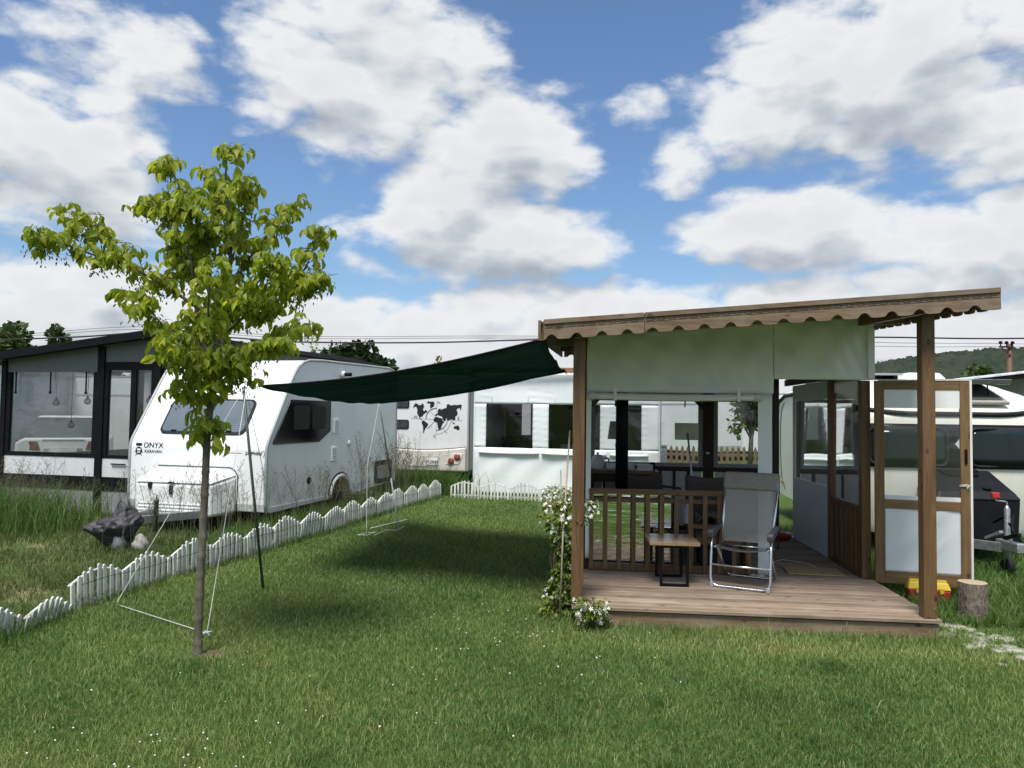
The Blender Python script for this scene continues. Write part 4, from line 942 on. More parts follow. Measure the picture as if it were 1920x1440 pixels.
# black band and its windows, following the bowed front
def front_strip(nm, x0, x1, z0, z1, off, m_, parent, n=16, r_=0.0):
    def fn(a, b):
        x = x0 + (x1 - x0) * a
        zz0, zz1 = z0, z1
        if r_:
            e = min(a, 1 - a) * (x1 - x0)
            if e < r_: k = r_ - math.sqrt(max(0, r_ * r_ - (r_ - e) ** 2)); zz0 += k; zz1 -= k
        z = zz0 + (zz1 - zz0) * b
        return (x, front_y(x, z, off), z)
    return MB().grid(fn, n, 6).build(nm, m_, parent, smooth=True, solid=0.004, fix=False)
band_o = front_strip('window_band', -1.12, 1.12, 1.12, 1.66, 0.010, mat('band_black', (0.007, 0.008, 0.012), 0.35, spec=0.12), rc, 24)
for x0, x1 in ((-1.02, -0.10), (0.12, 1.04)):
    w_ = front_strip('front_window', x0, x1, 1.13, 1.63, 0.026, M_rubber, rc, 40, 0.10)
    front_strip('pane', x0 + 0.045, x1 - 0.045, 1.175, 1.585, 0.034, mat('green_dark_glass', (0.010, 0.019, 0.019), 0.07, spec=0.35), w_, 40, 0.07)
    fr_ = MB(); pts = rrect(x0 + 0.02, x1 - 0.02, 1.15, 1.61, 0.09); fr_.tube([(a, front_y(a, b, 0.034), b) for a, b in pts], 0.018, 6, closed=True); fr_.build('window_seal', M_rubber, w_, smooth=True)
eb = MB(); eb.prism([(0.0, 0.0), (0.06, 0.03), (0.04, 0.10), (0.0, 0.12), (-0.05, 0.06)], lambda a, b, t: (0.02 + a, -0.036 - 0.003 * t, 1.36 + b)); eb.build('emblem', M_lgrey, rc)
# roof hatch standing open
HX = 0.16; hc = MB(); hc.hexa([(HX - 0.48, 0.10, 1.905), (HX + 0.52, 0.10, 1.905), (HX + 0.44, 0.62, 2.16), (HX - 0.40, 0.62, 2.16), (HX - 0.48, 0.09, 1.945), (HX + 0.52, 0.09, 1.945), (HX + 0.44, 0.61, 2.195), (HX - 0.40, 0.61, 2.195)])
hatch = hc.build('roof_hatch', mat('hatch_frame', (0.30, 0.30, 0.26), 0.5), rc, bevel=0.01)
MB().hexa([(HX - 0.42, 0.135, 1.966), (HX + 0.46, 0.135, 1.966), (HX + 0.39, 0.58, 2.185), (HX - 0.35, 0.58, 2.185), (HX - 0.42, 0.130, 1.974), (HX + 0.46, 0.130, 1.974), (HX + 0.39, 0.575, 2.193), (HX - 0.35, 0.575, 2.193)]).build('hatch_opening', mat('fly_screen', (0.06, 0.062, 0.055), 0.8), hatch)
MB().hexa([(HX - 0.46, 0.10, 2.16), (HX + 0.54, 0.10, 2.16), (HX + 0.46, 0.64, 2.20), (HX - 0.40, 0.64, 2.20), (HX - 0.46, 0.07, 2.225), (HX + 0.54, 0.07, 2.225), (HX + 0.46, 0.64, 2.235), (HX - 0.40, 0.64, 2.235)]).build('hatch_lid', mat('smoked_acrylic', (0.20, 0.20, 0.185), 0.25), hatch, bevel=0.01)
for x in (HX - 0.3, HX + 0.34): 
    t_ = MB(); t_.tube([(x, 0.25, 2.03), (x - 0.06, 0.14, 2.165)], 0.008, 6); t_.build('strut', M_black, hatch)
sp = MB().box(-0.95, -0.10, 1.3, 2.6, 2.335, 2.365).build('solar_panel', M_alu, rc); MB().box(-0.93, -0.12, 1.32, 2.58, 2.3655, 2.368).build('solar_cells', M_glass_dark, sp)
for x in (-0.85, -0.2): MB().box(x, x + 0.05, 1.35, 2.55, 2.27, 2.334).build('mount', M_black, sp)
MB().hexa([(0.05, 1.6, 2.28), (0.65, 1.6, 2.28), (0.65, 2.4, 2.28), (0.05, 2.4, 2.28), (0.12, 1.7, 2.40), (0.58, 1.7, 2.40), (0.58, 2.3, 2.40), (0.12, 2.3, 2.40)]).build('roof_vent', M_shell, rc, bevel=0.04, seg=3)
t_ = MB(); gs_ = [(-(RW + 0.008), 0.9, 1.2), (-(RW + .008), 3.3, 1.25), (-(RW + .008), 3.75, 1.55), (-(RW + .008), 3.95, 1.72)]
gl = [(3.55, 0.50), (3.78, 0.72), (3.86, 1.1), (3.86, 1.6), (3.78, 1.85), (3.60, 1.98)]
MB().prism(gl + [(a - 0.06, b) for a, b in reversed(gl)], lambda a, b, t: (-(RW + 0.002 + 0.003 * t), a, b)).build('green_stripe', mat('green_print', (0.03, 0.20, 0.10), 0.4), rc)
MB().lathe([(0.04, 0), (0.035, -0.015)], (-(RW + 0.003), 3.7, 0.62), 12, 'X').build('side_reflector', mat('amber_lens', (0.5, 0.2, 0.03), 0.2), rc)
ds_ = MB().box(-(RW + 0.012), -(RW + 0.002), 1.2, 2.2, 1.15, 1.75).build('side_window', M_glass_dark, rc, bevel=0.004)
for sx_ in (-1, 1):
    MB().lathe([(0.20, -0.09), (0.30, -0.07), (0.30, 0.07), (0.20, 0.09)], (sx_ * 0.98, 2.3, 0.30), 22, 'X').build('wheel', M_rubber, rc, smooth=True)
# black front locker
lb = MB(); lb.hexa([(-0.46, -0.03, 0.24), (0.44, -0.03, 0.24), (0.44, -0.50, 0.24), (-0.46, -0.50, 0.24), (-0.47, -0.03, 0.84), (0.45, -0.03, 0.84), (0.45, -0.54, 0.80), (-0.47, -0.54, 0.80)])
fl = lb.build('front_locker', M_blackp, rc, bevel=0.02, seg=3)
lb = MB(); lb.hexa([(-0.49, -0.028, 0.845), (0.47, -0.028, 0.845), (0.47, -0.56, 0.79), (-0.49, -0.56, 0.79), (-0.40, -0.028, 1.11), (0.36, -0.028, 1.11), (0.40, -0.50, 0.885), (-0.43, -0.50, 0.885)])
lid = lb.build('locker_lid', M_blackp, fl, bevel=0.03, seg=4)
MB().hexa([(-0.26, -0.06, 1.10), (0.22, -0.06, 1.10), (0.16, -0.20, 1.04), (-0.20, -0.20, 1.04), (-0.26, -0.06, 1.115), (0.22, -0.06, 1.115), (0.16, -0.20, 1.056), (-0.20, -0.20, 1.056)]).build('lid_recess', M_black, lid)
MB().lathe([(0.05, 0), (0.045, 0.012)], (0.13, -0.44, 0.918), 14).build('lid_lock', M_black, lid)
for x in (-0.25, 0.05, 0.2): MB().box(x, x + 0.03, -0.05, -0.03, 1.105, 1.122).build('hinge', M_lgrey, lid)
# tow bar, coupling, jockey wheel and cable
for sx_ in (-1, 1):
    t_ = MB(); t_.bar((sx_ * 0.62 , -0.02, 0.30), (sx_ * 0.03, -1.05, 0.34), 0.055, 0.10); t_.build('tow_bar', M_galv, rc, bevel=0.004)
t_ = MB(); t_.bar((0, -0.95, 0.37), (0, -1.38, 0.38), 0.09, 0.11); t_.build('coupling', M_galv, rc, bevel=0.015)
t_ = MB(); t_.bar((0, -1.05, 0.44), (0, -1.35, 0.52), 0.04, 0.04); t_.build('coupling_lever', M_black, rc, bevel=0.008)
t_ = MB(); t_.bar((-0.06, -0.80, 0.40), (0.0, -1.0, 0.50), 0.05, 0.03); t_.build('brake_linkage', M_galv, rc, bevel=0.004)
MB().lathe([(0.036, 0.06), (0.036, 0.42), (0.030, 0.44), (0.030, 0.74), (0.012, 0.78)], (0.10, -0.92, 0), 14).build('jockey_post', M_galv, rc, smooth=True)
MB().lathe([(0.02, -0.035), (0.10, -0.03), (0.10, 0.03), (0.02, 0.035)], (0.10, -0.92, 0.10), 18, 'X').build('jockey_wheel', M_rubber, rc, smooth=True)
t_ = MB(); t_.tube(corner([(0.10, -0.92, 0.77), (0.10, -0.92, 0.82), (-0.02, -0.92, 0.83), (-0.02, -0.92, 0.86)], 0.03), 0.009, 8); t_.build('crank_handle', M_galv, rc, smooth=True)
MB().box(-0.06, 0.02, -0.945, -0.895, 0.855, 0.92).build('crank_knob', M_red, rc, bevel=0.012, seg=3)
t_ = MB(); t_.tube(corner([(0.12, -0.60, 0.55), (0.18, -0.9, 0.70), (0.02, -1.15, 0.55), (0.12, -1.20, 0.38), (0.20, -0.95, 0.45), (0.05, -1.05, 0.60)], 0.12), 0.013, 8); t_.build('cable_loop', M_black, rc, smooth=True)
# ------------------------------------------------------------------ black framed awning on the left
aw = thing('framed_awning', 'black framed awning room with clear windows and grey panels at the far left', 'awning', (-6.60, 12.03, 0), R(-14))
# local x runs along the wall: left corner -1.94, post 0, door to +1.1
M_dgrey = mat('dark_grey_panel', (0.13, 0.135, 0.145), 0.5, var=0.06)
def awz(x): return 2.77 + 0.115 * x
M_film_aw = film('awning_film', clear=0.72, milk=0.04, wave=0.12)
for x0, w in ((-1.98, 0.10), (-0.065, 0.13), (1.02, 0.10)):
    MB().box(x0, x0 + w, -0.05, 0.05, 0.0, awz(x0) - 0.05).build('post', M_black, aw, bevel=0.004)
def aw_slope(x0, x1, y0, y1, a, b): return [(x0, y0, awz(x0) + a), (x1, y0, awz(x1) + a), (x1, y1, awz(x1) + a), (x0, y1, awz(x0) + a), (x0, y0, awz(x0) + b), (x1, y0, awz(x1) + b), (x1, y1, awz(x1) + b), (x0, y1, awz(x0) + b)]
MB().hexa(aw_slope(-2.25, 1.30, -0.25, 3.4, -0.045, 0.035)).build('roof', M_black, aw, bevel=0.004)
MB().hexa(aw_slope(-2.27, 1.32, -0.275, -0.252, -0.075, 0.05)).build('roof_edge', M_black, aw, bevel=0.004)
MB().hexa([(-1.878, -0.02, 2.30), (-0.067, -0.02, 2.30), (-0.067, 0.02, 2.30), (-1.878, 0.02, 2.30), (-1.878, -0.02, awz(-1.88) - 0.05), (-0.067, -0.02, awz(-0.07) - 0.05), (-0.067, 0.02, awz(-0.07) - 0.05), (-1.878, 0.02, awz(-1.88) - 0.05)]).build('top_panel', M_dgrey, aw)
MB().hexa([(0.067, -0.02, 2.46), (1.018, -0.02, 2.46), (1.018, 0.02, 2.46), (0.067, 0.02, 2.46), (0.067, -0.02, awz(0.07) - 0.05), (1.018, -0.02, awz(1.02) - 0.05), (1.018, 0.02, awz(1.02) - 0.05), (0.067, 0.02, awz(0.07) - 0.05)]).build('top_panel', M_dgrey, aw)
# left bay window
fr_ = MB(); fr_.box(-1.878, -1.80, -0.03, 0.03, 0.92, 2.298); fr_.box(-0.15, -0.067, -0.03, 0.03, 0.92, 2.298); fr_.box(-1.80, -0.15, -0.03, 0.03, 0.92, 0.985); wf = fr_.build('window_frame', M_black, aw, bevel=0.004)
MB().grid(lambda a, b: (-1.80 + 1.65 * a, 0.012 * math.sin(4 * a + 1) * math.sin(3 * b) + 0.01 * math.exp(-(b / 0.08) ** 2) * math.sin(9 * a), 0.985 + 1.313 * b), 24, 16).build('clear_panel', M_film_aw, wf, smooth=True, fix=False)
for x in (-1.68, -0.98, -0.28):
    t_ = MB(); t_.box(x - 0.012, x + 0.012, -0.045, -0.035, 1.98, 2.30); t_.box(x - 0.02, x + 0.02, -0.048, -0.034, 1.94, 1.98); t_.build('strap', M_black, wf)
MB().box(-1.878, -0.067, -0.02, 0.02, 0.62, 0.918).build('light_panel', M_lgrey, aw)
MB().box(-1.878, -0.067, -0.03, 0.03, 0.40, 0.618).build('black_rail', M_black, aw)
MB().box(-1.878, -0.067, -0.02, 0.02, 0.03, 0.398).build('grey_panel', mat('mid_grey_panel', (0.24, 0.25, 0.27), 0.5, var=0.06), aw)
# door bay
fr_ = MB(); fr_.box(0.067, 1.018, -0.03, 0.03, 2.33, 2.458); fr_.box(0.067, 0.14, -0.03, 0.03, 0.92, 2.33); fr_.box(0.56, 0.66, -0.03, 0.03, 0.92, 2.33); fr_.box(0.94, 1.018, -0.03, 0.03, 0.92, 2.33); fr_.box(0.14, 0.56, -0.03, 0.03, 0.92, 0.97); fr_.box(0.66, 0.94, -0.03, 0.03, 0.92, 0.97)
df_ = fr_.build('door_frame', M_black, aw, bevel=0.004)
for x0, x1 in ((0.14, 0.56), (0.66, 0.94)):
    MB().grid(lambda a, b: (x0 + (x1 - x0) * a, 0.004 * math.sin(5 * a + 3 * b), 0.97 + 1.36 * b), 6, 8).build('pane', M_film_aw, df_, smooth=True, fix=False)
MB().box(0.067, 1.018, -0.02, 0.02, 0.62, 0.918).build('light_panel', M_lgrey, aw)
MB().box(0.067, 1.018, -0.03, 0.03, 0.40, 0.618).build('black_rail', M_black, aw)
MB().box(0.067, 1.018, -0.02, 0.02, 0.03, 0.398).build('grey_panel', mat('mid_grey_panel', (0.24, 0.25, 0.27), 0.5, var=0.06), aw)
MB().box(0.25, 0.52, -0.05, -0.031, 0.82, 0.84).build('handle', M_black, aw, bevel=0.004)
MB().box(-1.98, 1.12, -0.06, 0.06, -0.02, 0.028).build('base_rail', M_black, aw)
for x in (-1.98, 0.95): MB().box(x, x + 0.08, 3.1, 3.18, 0, awz(x) - 0.05).build('rear_post', M_black, aw)
# left side wall panels
MB().box(-1.95, -1.92, 0.06, 3.08, 0.03, 0.9).build('side_panel', M_grey, aw)
MB().grid(lambda a, b: (-1.935, 0.06 + 3.02 * a, 0.9 + 1.5 * b), 4, 4).build('clear_panel', M_film_aw, aw, fix=False)
# glass ball lights hanging inside
gi_ = 0
M_bulb = film('glass_ball', clear=0.8, milk=0.25, wave=0.0)
for x, z in ((-1.45, 1.80), (-1.12, 1.42), (-0.80, 1.83), (-0.52, 1.45), (0.30, 1.45), (0.44, 1.85)):
    L = thing('hanging_ball_light', ['clear glass ball light hanging high at the left of the awning window', 'clear glass ball light hanging low, second from the left in the awning window', 'clear glass ball light hanging high, third from the left in the awning window', 'clear glass ball light hanging low at the right of the awning window', 'clear glass ball light hanging low behind the awning door pane', 'clear glass ball light hanging high behind the awning door pane'][gi_], 'light', tuple(aw.matrix_basis @ Vector((x, 0.55, z))), 0, 'glass ball lights in the awning')
    gi_ += 1
    MB().lathe([(0.012, 0.055), (0.035, 0.045), (0.055, 0.015), (0.055, -0.015), (0.035, -0.045), (0.01, -0.055)], n=14).build('glass_ball', M_bulb, L, smooth=True)
    t_ = MB(); t_.tube([(0, 0, 0.055), (0, 0, awz(x) - z - 0.06)], 0.004, 5); t_.build('cord', M_black, L); MB().lathe([(0.02, 0.05), (0.02, 0.085)], n=8).build('cap', M_black, L)
o = MB().box(-0.7, 0.7, -0.35, 0.35, 0, 0.04).build('timber_step', WD_plainX, bevel=0.005); o.location = (-6.75, 11.35, 0.0); o.rotation_euler.z = R(-14); tag(o, 'pale timber step on the ground before the awning', 'step')

# car and caravan standing beyond the awning
car = thing('white_car', 'white car seen from behind through the awning window', 'car', (-9.75, 16.3, 0), R(27))
cp = [(-0.88, 0.30), (0.88, 0.30), (0.90, 0.62), (0.88, 0.98), (0.72, 1.06), (-0.72, 1.06), (-0.88, 0.98), (-0.90, 0.62)]
MB().prism(cp, lambda a, b, t: (a, 4.3 * t, b)).build('body', M_shell, car, bevel=0.05, seg=3)
MB().hexa([(-0.74, 0.25, 1.05), (0.74, 0.25, 1.05), (0.74, 3.0, 1.05), (-0.74, 3.0, 1.05), (-0.58, 0.75, 1.50), (0.58, 0.75, 1.50), (0.60, 2.3, 1.50), (-0.60, 2.3, 1.50)]).build('cabin', mat('car_glass', (0.10, 0.11, 0.12), 0.1, spec=0.6), car, bevel=0.04, seg=3)
MB().hexa([(-0.57, 0.75, 1.50), (0.57, 0.75, 1.50), (0.58, 2.3, 1.50), (-0.58, 2.3, 1.50), (-0.52, 0.85, 1.535), (0.52, 0.85, 1.535), (0.53, 2.2, 1.535), (-0.53, 2.2, 1.535)]).build('roof', M_shell, car, bevel=0.01)
for sx_ in (-1, 1):
    MB().hexa([(sx_ * 0.42, -0.022, 0.80), (sx_ * 0.89, 0.03, 0.76), (sx_ * 0.905, 0.35, 0.78), (sx_ * 0.42, 0.1, 0.80), (sx_ * 0.48, -0.022, 0.99), (sx_ * 0.87, 0.03, 1.02), (sx_ * 0.885, 0.35, 1.02), (sx_ * 0.48, 0.1, 0.99)]).build('tail_lamp', mat('car_lamp', (0.16, 0.015, 0.02), 0.15, var=0.2, vscale=12), car, bevel=0.02)
    for y in (0.75, 3.5): MB().lathe([(0.20, -0.1), (0.31, -0.08), (0.31, 0.08), (0.20, 0.1)], (sx_ * 0.80, y, 0.31), 22, 'X').build('wheel', M_rubber, car, smooth=True)
MB().box(-0.86, 0.86, -0.012, 0.001, 0.735, 0.742).build('boot_seam', M_rubber, car)
MB().box(-0.40, 0.40, -0.012, 0.001, 1.012, 1.03).build('boot_trim', M_alu, car)
MB().box(-0.36, 0.36, -0.02, 0.0, 0.75, 0.84).build('plate_recess', M_grey, car); MB().box(-0.26, 0.26, -0.03, -0.021, 0.755, 0.835).build('number_plate', M_white, car)
MB().prism(rrect(-0.86, 0.86, 0.34, 0.58, 0.08), lambda a, b, t: (a, -0.09 * t, b)).build('rear_bumper', M_shell, car, bevel=0.03, seg=3)
def simple_caravan(label, loc, rz, L, h, m_, win, wid=2.2, group=None, trim=True, name='far_caravan'):
    c = thing(name, label, 'caravan', loc, rz, group)
    p = [(0.06, 0.35), (0, 0.6), (0.02, 1.3), (0.25, h - 0.35), (0.42, h - 0.10), (0.7, h), (L - 0.5, h), (L - 0.2, h - 0.1), (L - 0.03, h - 0.4), (L, 0.6), (L - 0.05, 0.35)]
    MB().prism(p, lambda a, b, t: (a - L / 2, wid * t, b)).build('body', m_, c, bevel=0.05, seg=3)
    if trim:
        t_ = MB(); t_.tube([(a - L / 2, -0.004, b) for a, b in p], 0.018, 6); t_.build('edge_trim', M_trim, c)
        t_ = MB(); t_.bar((-L / 2 + 0.3, -0.006, h - 0.55), (L / 2 - 0.15, -0.006, h - 0.55), 0.02, 0.06); t_.build('rail_strip', M_lgrey, c)
    for x0, x1, z0, z1 in win:
        w_ = MB().prism(rrect(x0, x1, z0, z1, 0.06), lambda a, b, t: (a, -0.004 - 0.016 * t, b)).build('window', M_rubber, c, bevel=0.004)
        MB().prism(rrect(x0 + .04, x1 - .04, z0 + .04, z1 - .04, 0.04), lambda a, b, t: (a, -0.0205 - 0.003 * t, b)).build('pane', M_glass_dark, w_)
    for x in (-0.35, 0.35): MB().lathe([(0.18, -0.1), (0.30, -0.08), (0.30, 0.08), (0.18, 0.1)], (x, 0.25, 0.30), 20, 'Y').build('wheel', M_rubber, c, smooth=True)
    MB().box(-L / 2 + 0.4, L / 2 - 0.4, 0.1, wid - 0.1, 0.26, 0.35).build('chassis', M_black, c)
    return c
simple_caravan('white round cornered caravan behind the awning window, left of the tree', (-11.3, 22.6, 0), R(-6), 6.2, 2.7, M_shell, [(0.9, 1.9, 1.35, 1.95)])
simple_caravan('white caravan with dark window seen through the awning door pane', (-7.2, 22.2, 0), R(-8), 3.6, 2.75, M_shell, [(-1.1, -0.2, 1.3, 1.9)])
# pale building at the left border and dark roofed annex behind the caravan
fb = thing('pale_building', 'pale low building behind the left edge of the awning', 'building', (-16.4, 19.5, 0), R(-4))
MB().box(-4.5, 2.6, 0, 4, 0, 2.65).build('wall', mat('pale_wall', (0.62, 0.66, 0.72), 0.7, var=0.05), fb); MB().box(-4.7, 2.8, -0.3, 4.3, 2.652, 2.82).build('roof', M_grey, fb)
an = thing('dark_annex', 'grey annex with dark sloping roof rising behind the white caravan', 'building', (-6.4, 18.2, 0), R(-6))
def anz(x): return 3.20 - 0.115 * (x - 1.0) if x > -0.6 else 3.20 - 0.115 * (-1.6) - 0.13 * (-0.6 - x)
MB().hexa([(-0.6, 0, 0), (2.1, 0, 0), (2.1, 3, 0), (-0.6, 3, 0), (-0.6, 0, anz(-.6) - .12), (2.1, 0, anz(2.1) - .12), (2.1, 3, anz(2.1) - .12), (-0.6, 3, anz(-.6) - .12)]).build('wall', M_grey, an)
MB().hexa([(-3.0, 0, 0), (-0.602, 0, 0), (-0.602, 3, 0), (-3.0, 3, 0), (-3.0, 0, anz(-3.) - .12), (-0.602, 0, anz(-.602) - .12), (-0.602, 3, anz(-.602) - .12), (-3.0, 3, anz(-3.) - .12)]).build('wall', M_grey, an)
MB().hexa([(-0.6, -0.35, anz(-.6) - .10), (2.45, -0.35, anz(2.45) - .10), (2.45, 3.3, anz(2.45) - .10), (-0.6, 3.3, anz(-.6) - .10), (-0.6, -0.35, anz(-.6)), (2.45, -0.35, anz(2.45)), (2.45, 3.3, anz(2.45)), (-0.6, 3.3, anz(-.6))]).build('roof', M_rubber, an)
MB().hexa([(-3.4, -0.35, anz(-3.4) - .10), (-0.604, -0.35, anz(-.604) - .10), (-0.604, 3.3, anz(-.604) - .10), (-3.4, 3.3, anz(-3.4) - .10), (-3.4, -0.35, anz(-3.4)), (-0.604, -0.35, anz(-.604)), (-0.604, 3.3, anz(-.604)), (-3.4, 3.3, anz(-3.4))]).build('roof', M_rubber, an)
for x in (0.1, 0.9): MB().lathe([(0.05, 0), (0.05, 0.10), (0.08, 0.11), (0.02, 0.15)], (x, -0.1, anz(x)), 10).build('roof_vent', M_black, an)

# ------------------------------------------------------------------ white tarpaulin porch of the neighbour
wp = thing('white_porch', 'white tarpaulin walled porch with clear windows beyond the lawn', 'porch', (-0.80, 16.1, 0), R(-12))
WPL = 3.9
wins = [(0.26, 1.28), (1.62, 2.70), (3.05, 3.55)]
def wp_sheet(x0, x1, z0, z1, nm):
    def fn(a, b):
        x = x0 + (x1 - x0) * a; z = z0 + (z1 - z0) * b
        edge = min(abs(x - e) for w_ in wins for e in w_)
        pk = 0.012 * math.exp(-(edge / 0.10) ** 2) * math.sin(48 * z + 5 * x) if 0.8 < z < 2.2 else 0
        return (x, -pk - 0.015 * math.sin(2.1 * x + 1.2 * z) * math.sin(3 * z) - 0.010 * math.sin(9 * x - 6 * z) * math.exp(-((z - 0.6) / 0.35) ** 2), z)
    return MB().grid(fn, max(3, int((x1 - x0) / 0.05)), max(3, int((z1 - z0) / 0.05))).build(nm, M_pvc, wp, smooth=True, solid=0.003, fix=False)
wp_sheet(0, WPL, 0.02, 1.0, 'tarpaulin_lower'); wp_sheet(0, WPL, 1.93, 2.60, 'tarpaulin_upper')
xe = [0] + [e for w_ in wins for e in w_] + [WPL]
for k in range(0, len(xe), 2): wp_sheet(xe[k], xe[k + 1], 1.0, 1.93, 'tarpaulin_upright')
M_film_wp = film('porch_film', clear=0.55, milk=0.0, wave=0.12, refl=1.2)
for x0, x1 in wins:
    MB().grid(lambda a, b: (x0 + (x1 - x0) * a, 0.01 + 0.01 * math.sin(6 * a + 2 * b), 1.0 + 0.93 * b), 10, 8).build('clear_panel', M_film_wp, wp, smooth=True, fix=False)
    t_ = MB(); t_.tube([(x0 - 0.14 + (x1 - x0 + 0.28) * k / 10, -0.035, 0.90 - 0.012 * math.sin(k / 10 * math.pi)) for k in range(11)], 0.032, 8); t_.build('rolled_hem', M_pvc, wp, smooth=True)
    for x in (x0 + 0.12, x1 - 0.10): MB().box(x - 0.012, x + 0.012, -0.03, -0.02, 1.96, 2.12).build('strap', M_white, wp)
MB().box(0, WPL, 0.8, 0.83, 0.0, 0.95).build('inner_panel', M_brown_fabric, wp)
MB().box(-0.02, 0.02, 0.02, 3.0, 0.0, 2.55).build('side_sheet', M_pvc, wp)
for x0_, x1_, z0_, z1_, m_ in ((0.03, WPL, 0.0, 1.2, M_brown_fabric), (0.03, 0.45, 1.202, 2.5, M_brown_fabric), (0.78, 1.9, 1.202, 2.5, M_brown_fabric), (2.3, WPL, 1.202, 2.5, M_brown_fabric)): MB().box(x0_, x1_, 2.95, 3.0, z0_, z1_).build('rear_wall', m_, wp)
MB().box(WPL - 0.02, WPL + 0.02, 0.02, 3.0, 0.0, 2.55).build('side_sheet', M_pvc, wp)
for x in (0.04, 1.42, 2.85, WPL - 0.10): MB().box(x, x + 0.08, 0.06, 0.14, 0, 2.5).build('inner_post', WD_dark, wp)
MB().box(-0.1, WPL + 0.1, 0.02, 3.2, 2.62, 2.70).build('roof', WD_dark, wp)
MB().box(0.9, 1.05, 1.8, 1.9, 1.0, 2.4).build('red_curtain', mat('red_cloth', (0.25, 0.02, 0.02), 0.8), wp)
for x, w_, h_ in ((0.5, 0.10, 0.25), (0.72, 0.16, 0.18), (1.02, 0.06, 0.22), (1.8, 0.3, 0.12), (2.3, 0.2, 0.16)): MB().box(x, x + w_, 0.45, 0.6, 0.96, 0.96 + h_).build('kitchen_item', M_black if w_ < .2 else M_galv, wp, bevel=0.02)
pt = []
for k in range(19): pt += [(k * 0.20 + a, 0.0 + 0.05 * math.sin(math.pi * t)) for a, t in ((0.0, 0), (0.05, 0.5), (0.10, 0.9), (0.15, 0.5))]
MB().prism([(WPL + .1, 0.14), (-0.1, 0.14), (-0.1, 0)] + [(p[0], p[1]) for p in pt] + [(WPL + .1, 0)], lambda a, b, t: (a, -0.12 + 0.02 * t, 2.56 + b)).build('scalloped_eave', wood('tile_wood', (0.34, 0.19, 0.11), (0.2, 0.10, 0.06), 'X'), wp)
ch_ = MB().box(-0.25, 0.25, -0.2, 0.2, 0, 0.45); ch_.box(-0.29, 0.29, -0.24, 0.24, 0.452, 0.52)
o = ch_.build('brick_chimney', mat('brick_red', (0.22, 0.10, 0.07), 0.8, var=0.2, vscale=15)); o.location = (-1.65, 21.5, 2.62); tag(o, 'reddish chimney top showing above the green net', 'chimney')
hb = thing('plain_house', 'low house behind the net carrying the reddish chimney', 'building', (-1.7, 21.2, 0), 0)
MB().box(-2.2, 2.6, 0, 4, 0, 2.60).build('wall', M_lgrey, hb); MB().hexa([(-2.4, -0.2, 2.602), (2.8, -0.2, 2.602), (2.8, 4.2, 2.602), (-2.4, 4.2, 2.602), (-2.3, 0.0, 2.88), (2.7, 0.0, 2.88), (2.7, 4, 2.88), (-2.3, 4, 2.88)]).build('roof', M_rubber, hb)

# ------------------------------------------------------------------ plot seen through the veranda windows
pf = thing('palisade_fence', 'brown wooden palisade fence seen through the veranda rear windows', 'fence', (3.9, 23.2, 0), R(-4))
pk = MB().prism([(-0.045, 0.05), (0.045, 0.05), (0.045, 0.74), (0, 0.84), (-0.045, 0.74)], lambda a, b, t: (a, 0.02 * t, b)).mesh('picket'); pk.materials.append(WD_palis)
for k in range(36): inst('picket', pk, pf, (0.2 + k * 0.17, 0, random.uniform(-.01, .01)))
for z in (0.22, 0.52): MB().box(0.1, 6.4, 0.021, 0.05, z, z + 0.09).build('rail', WD_palis, pf)
simple_caravan('white caravan with long dark window behind the palisade fence', (9.6, 30.0, 0), R(-10), 5.5, 2.7, M_shell, [(-2.0, -0.9, 1.35, 1.95), (-0.5, 0.9, 1.35, 1.95)], group=None)
simple_caravan('white motor caravan in the middle of the veranda rear window', (6.0, 31.0, 0), R(-60), 5.2, 2.8, M_shell, [(-1.9, -1.0, 1.3, 1.9)])
sm_tree_spots = [(5.05, 19.5)]
cont = thing('grey_utility_box', 'grey utility box by the white porch behind the rear window', 'box', (3.75, 19.4, 0), R(-8)); MB().box(-0.28, 0.28, 0, 0.4, 0, 0.95).build('body', M_grey, cont, bevel=0.01); MB().box(-0.30, 0.30, -0.02, 0.42, 0.952, 1.0).build('lid', M_lgrey, cont)
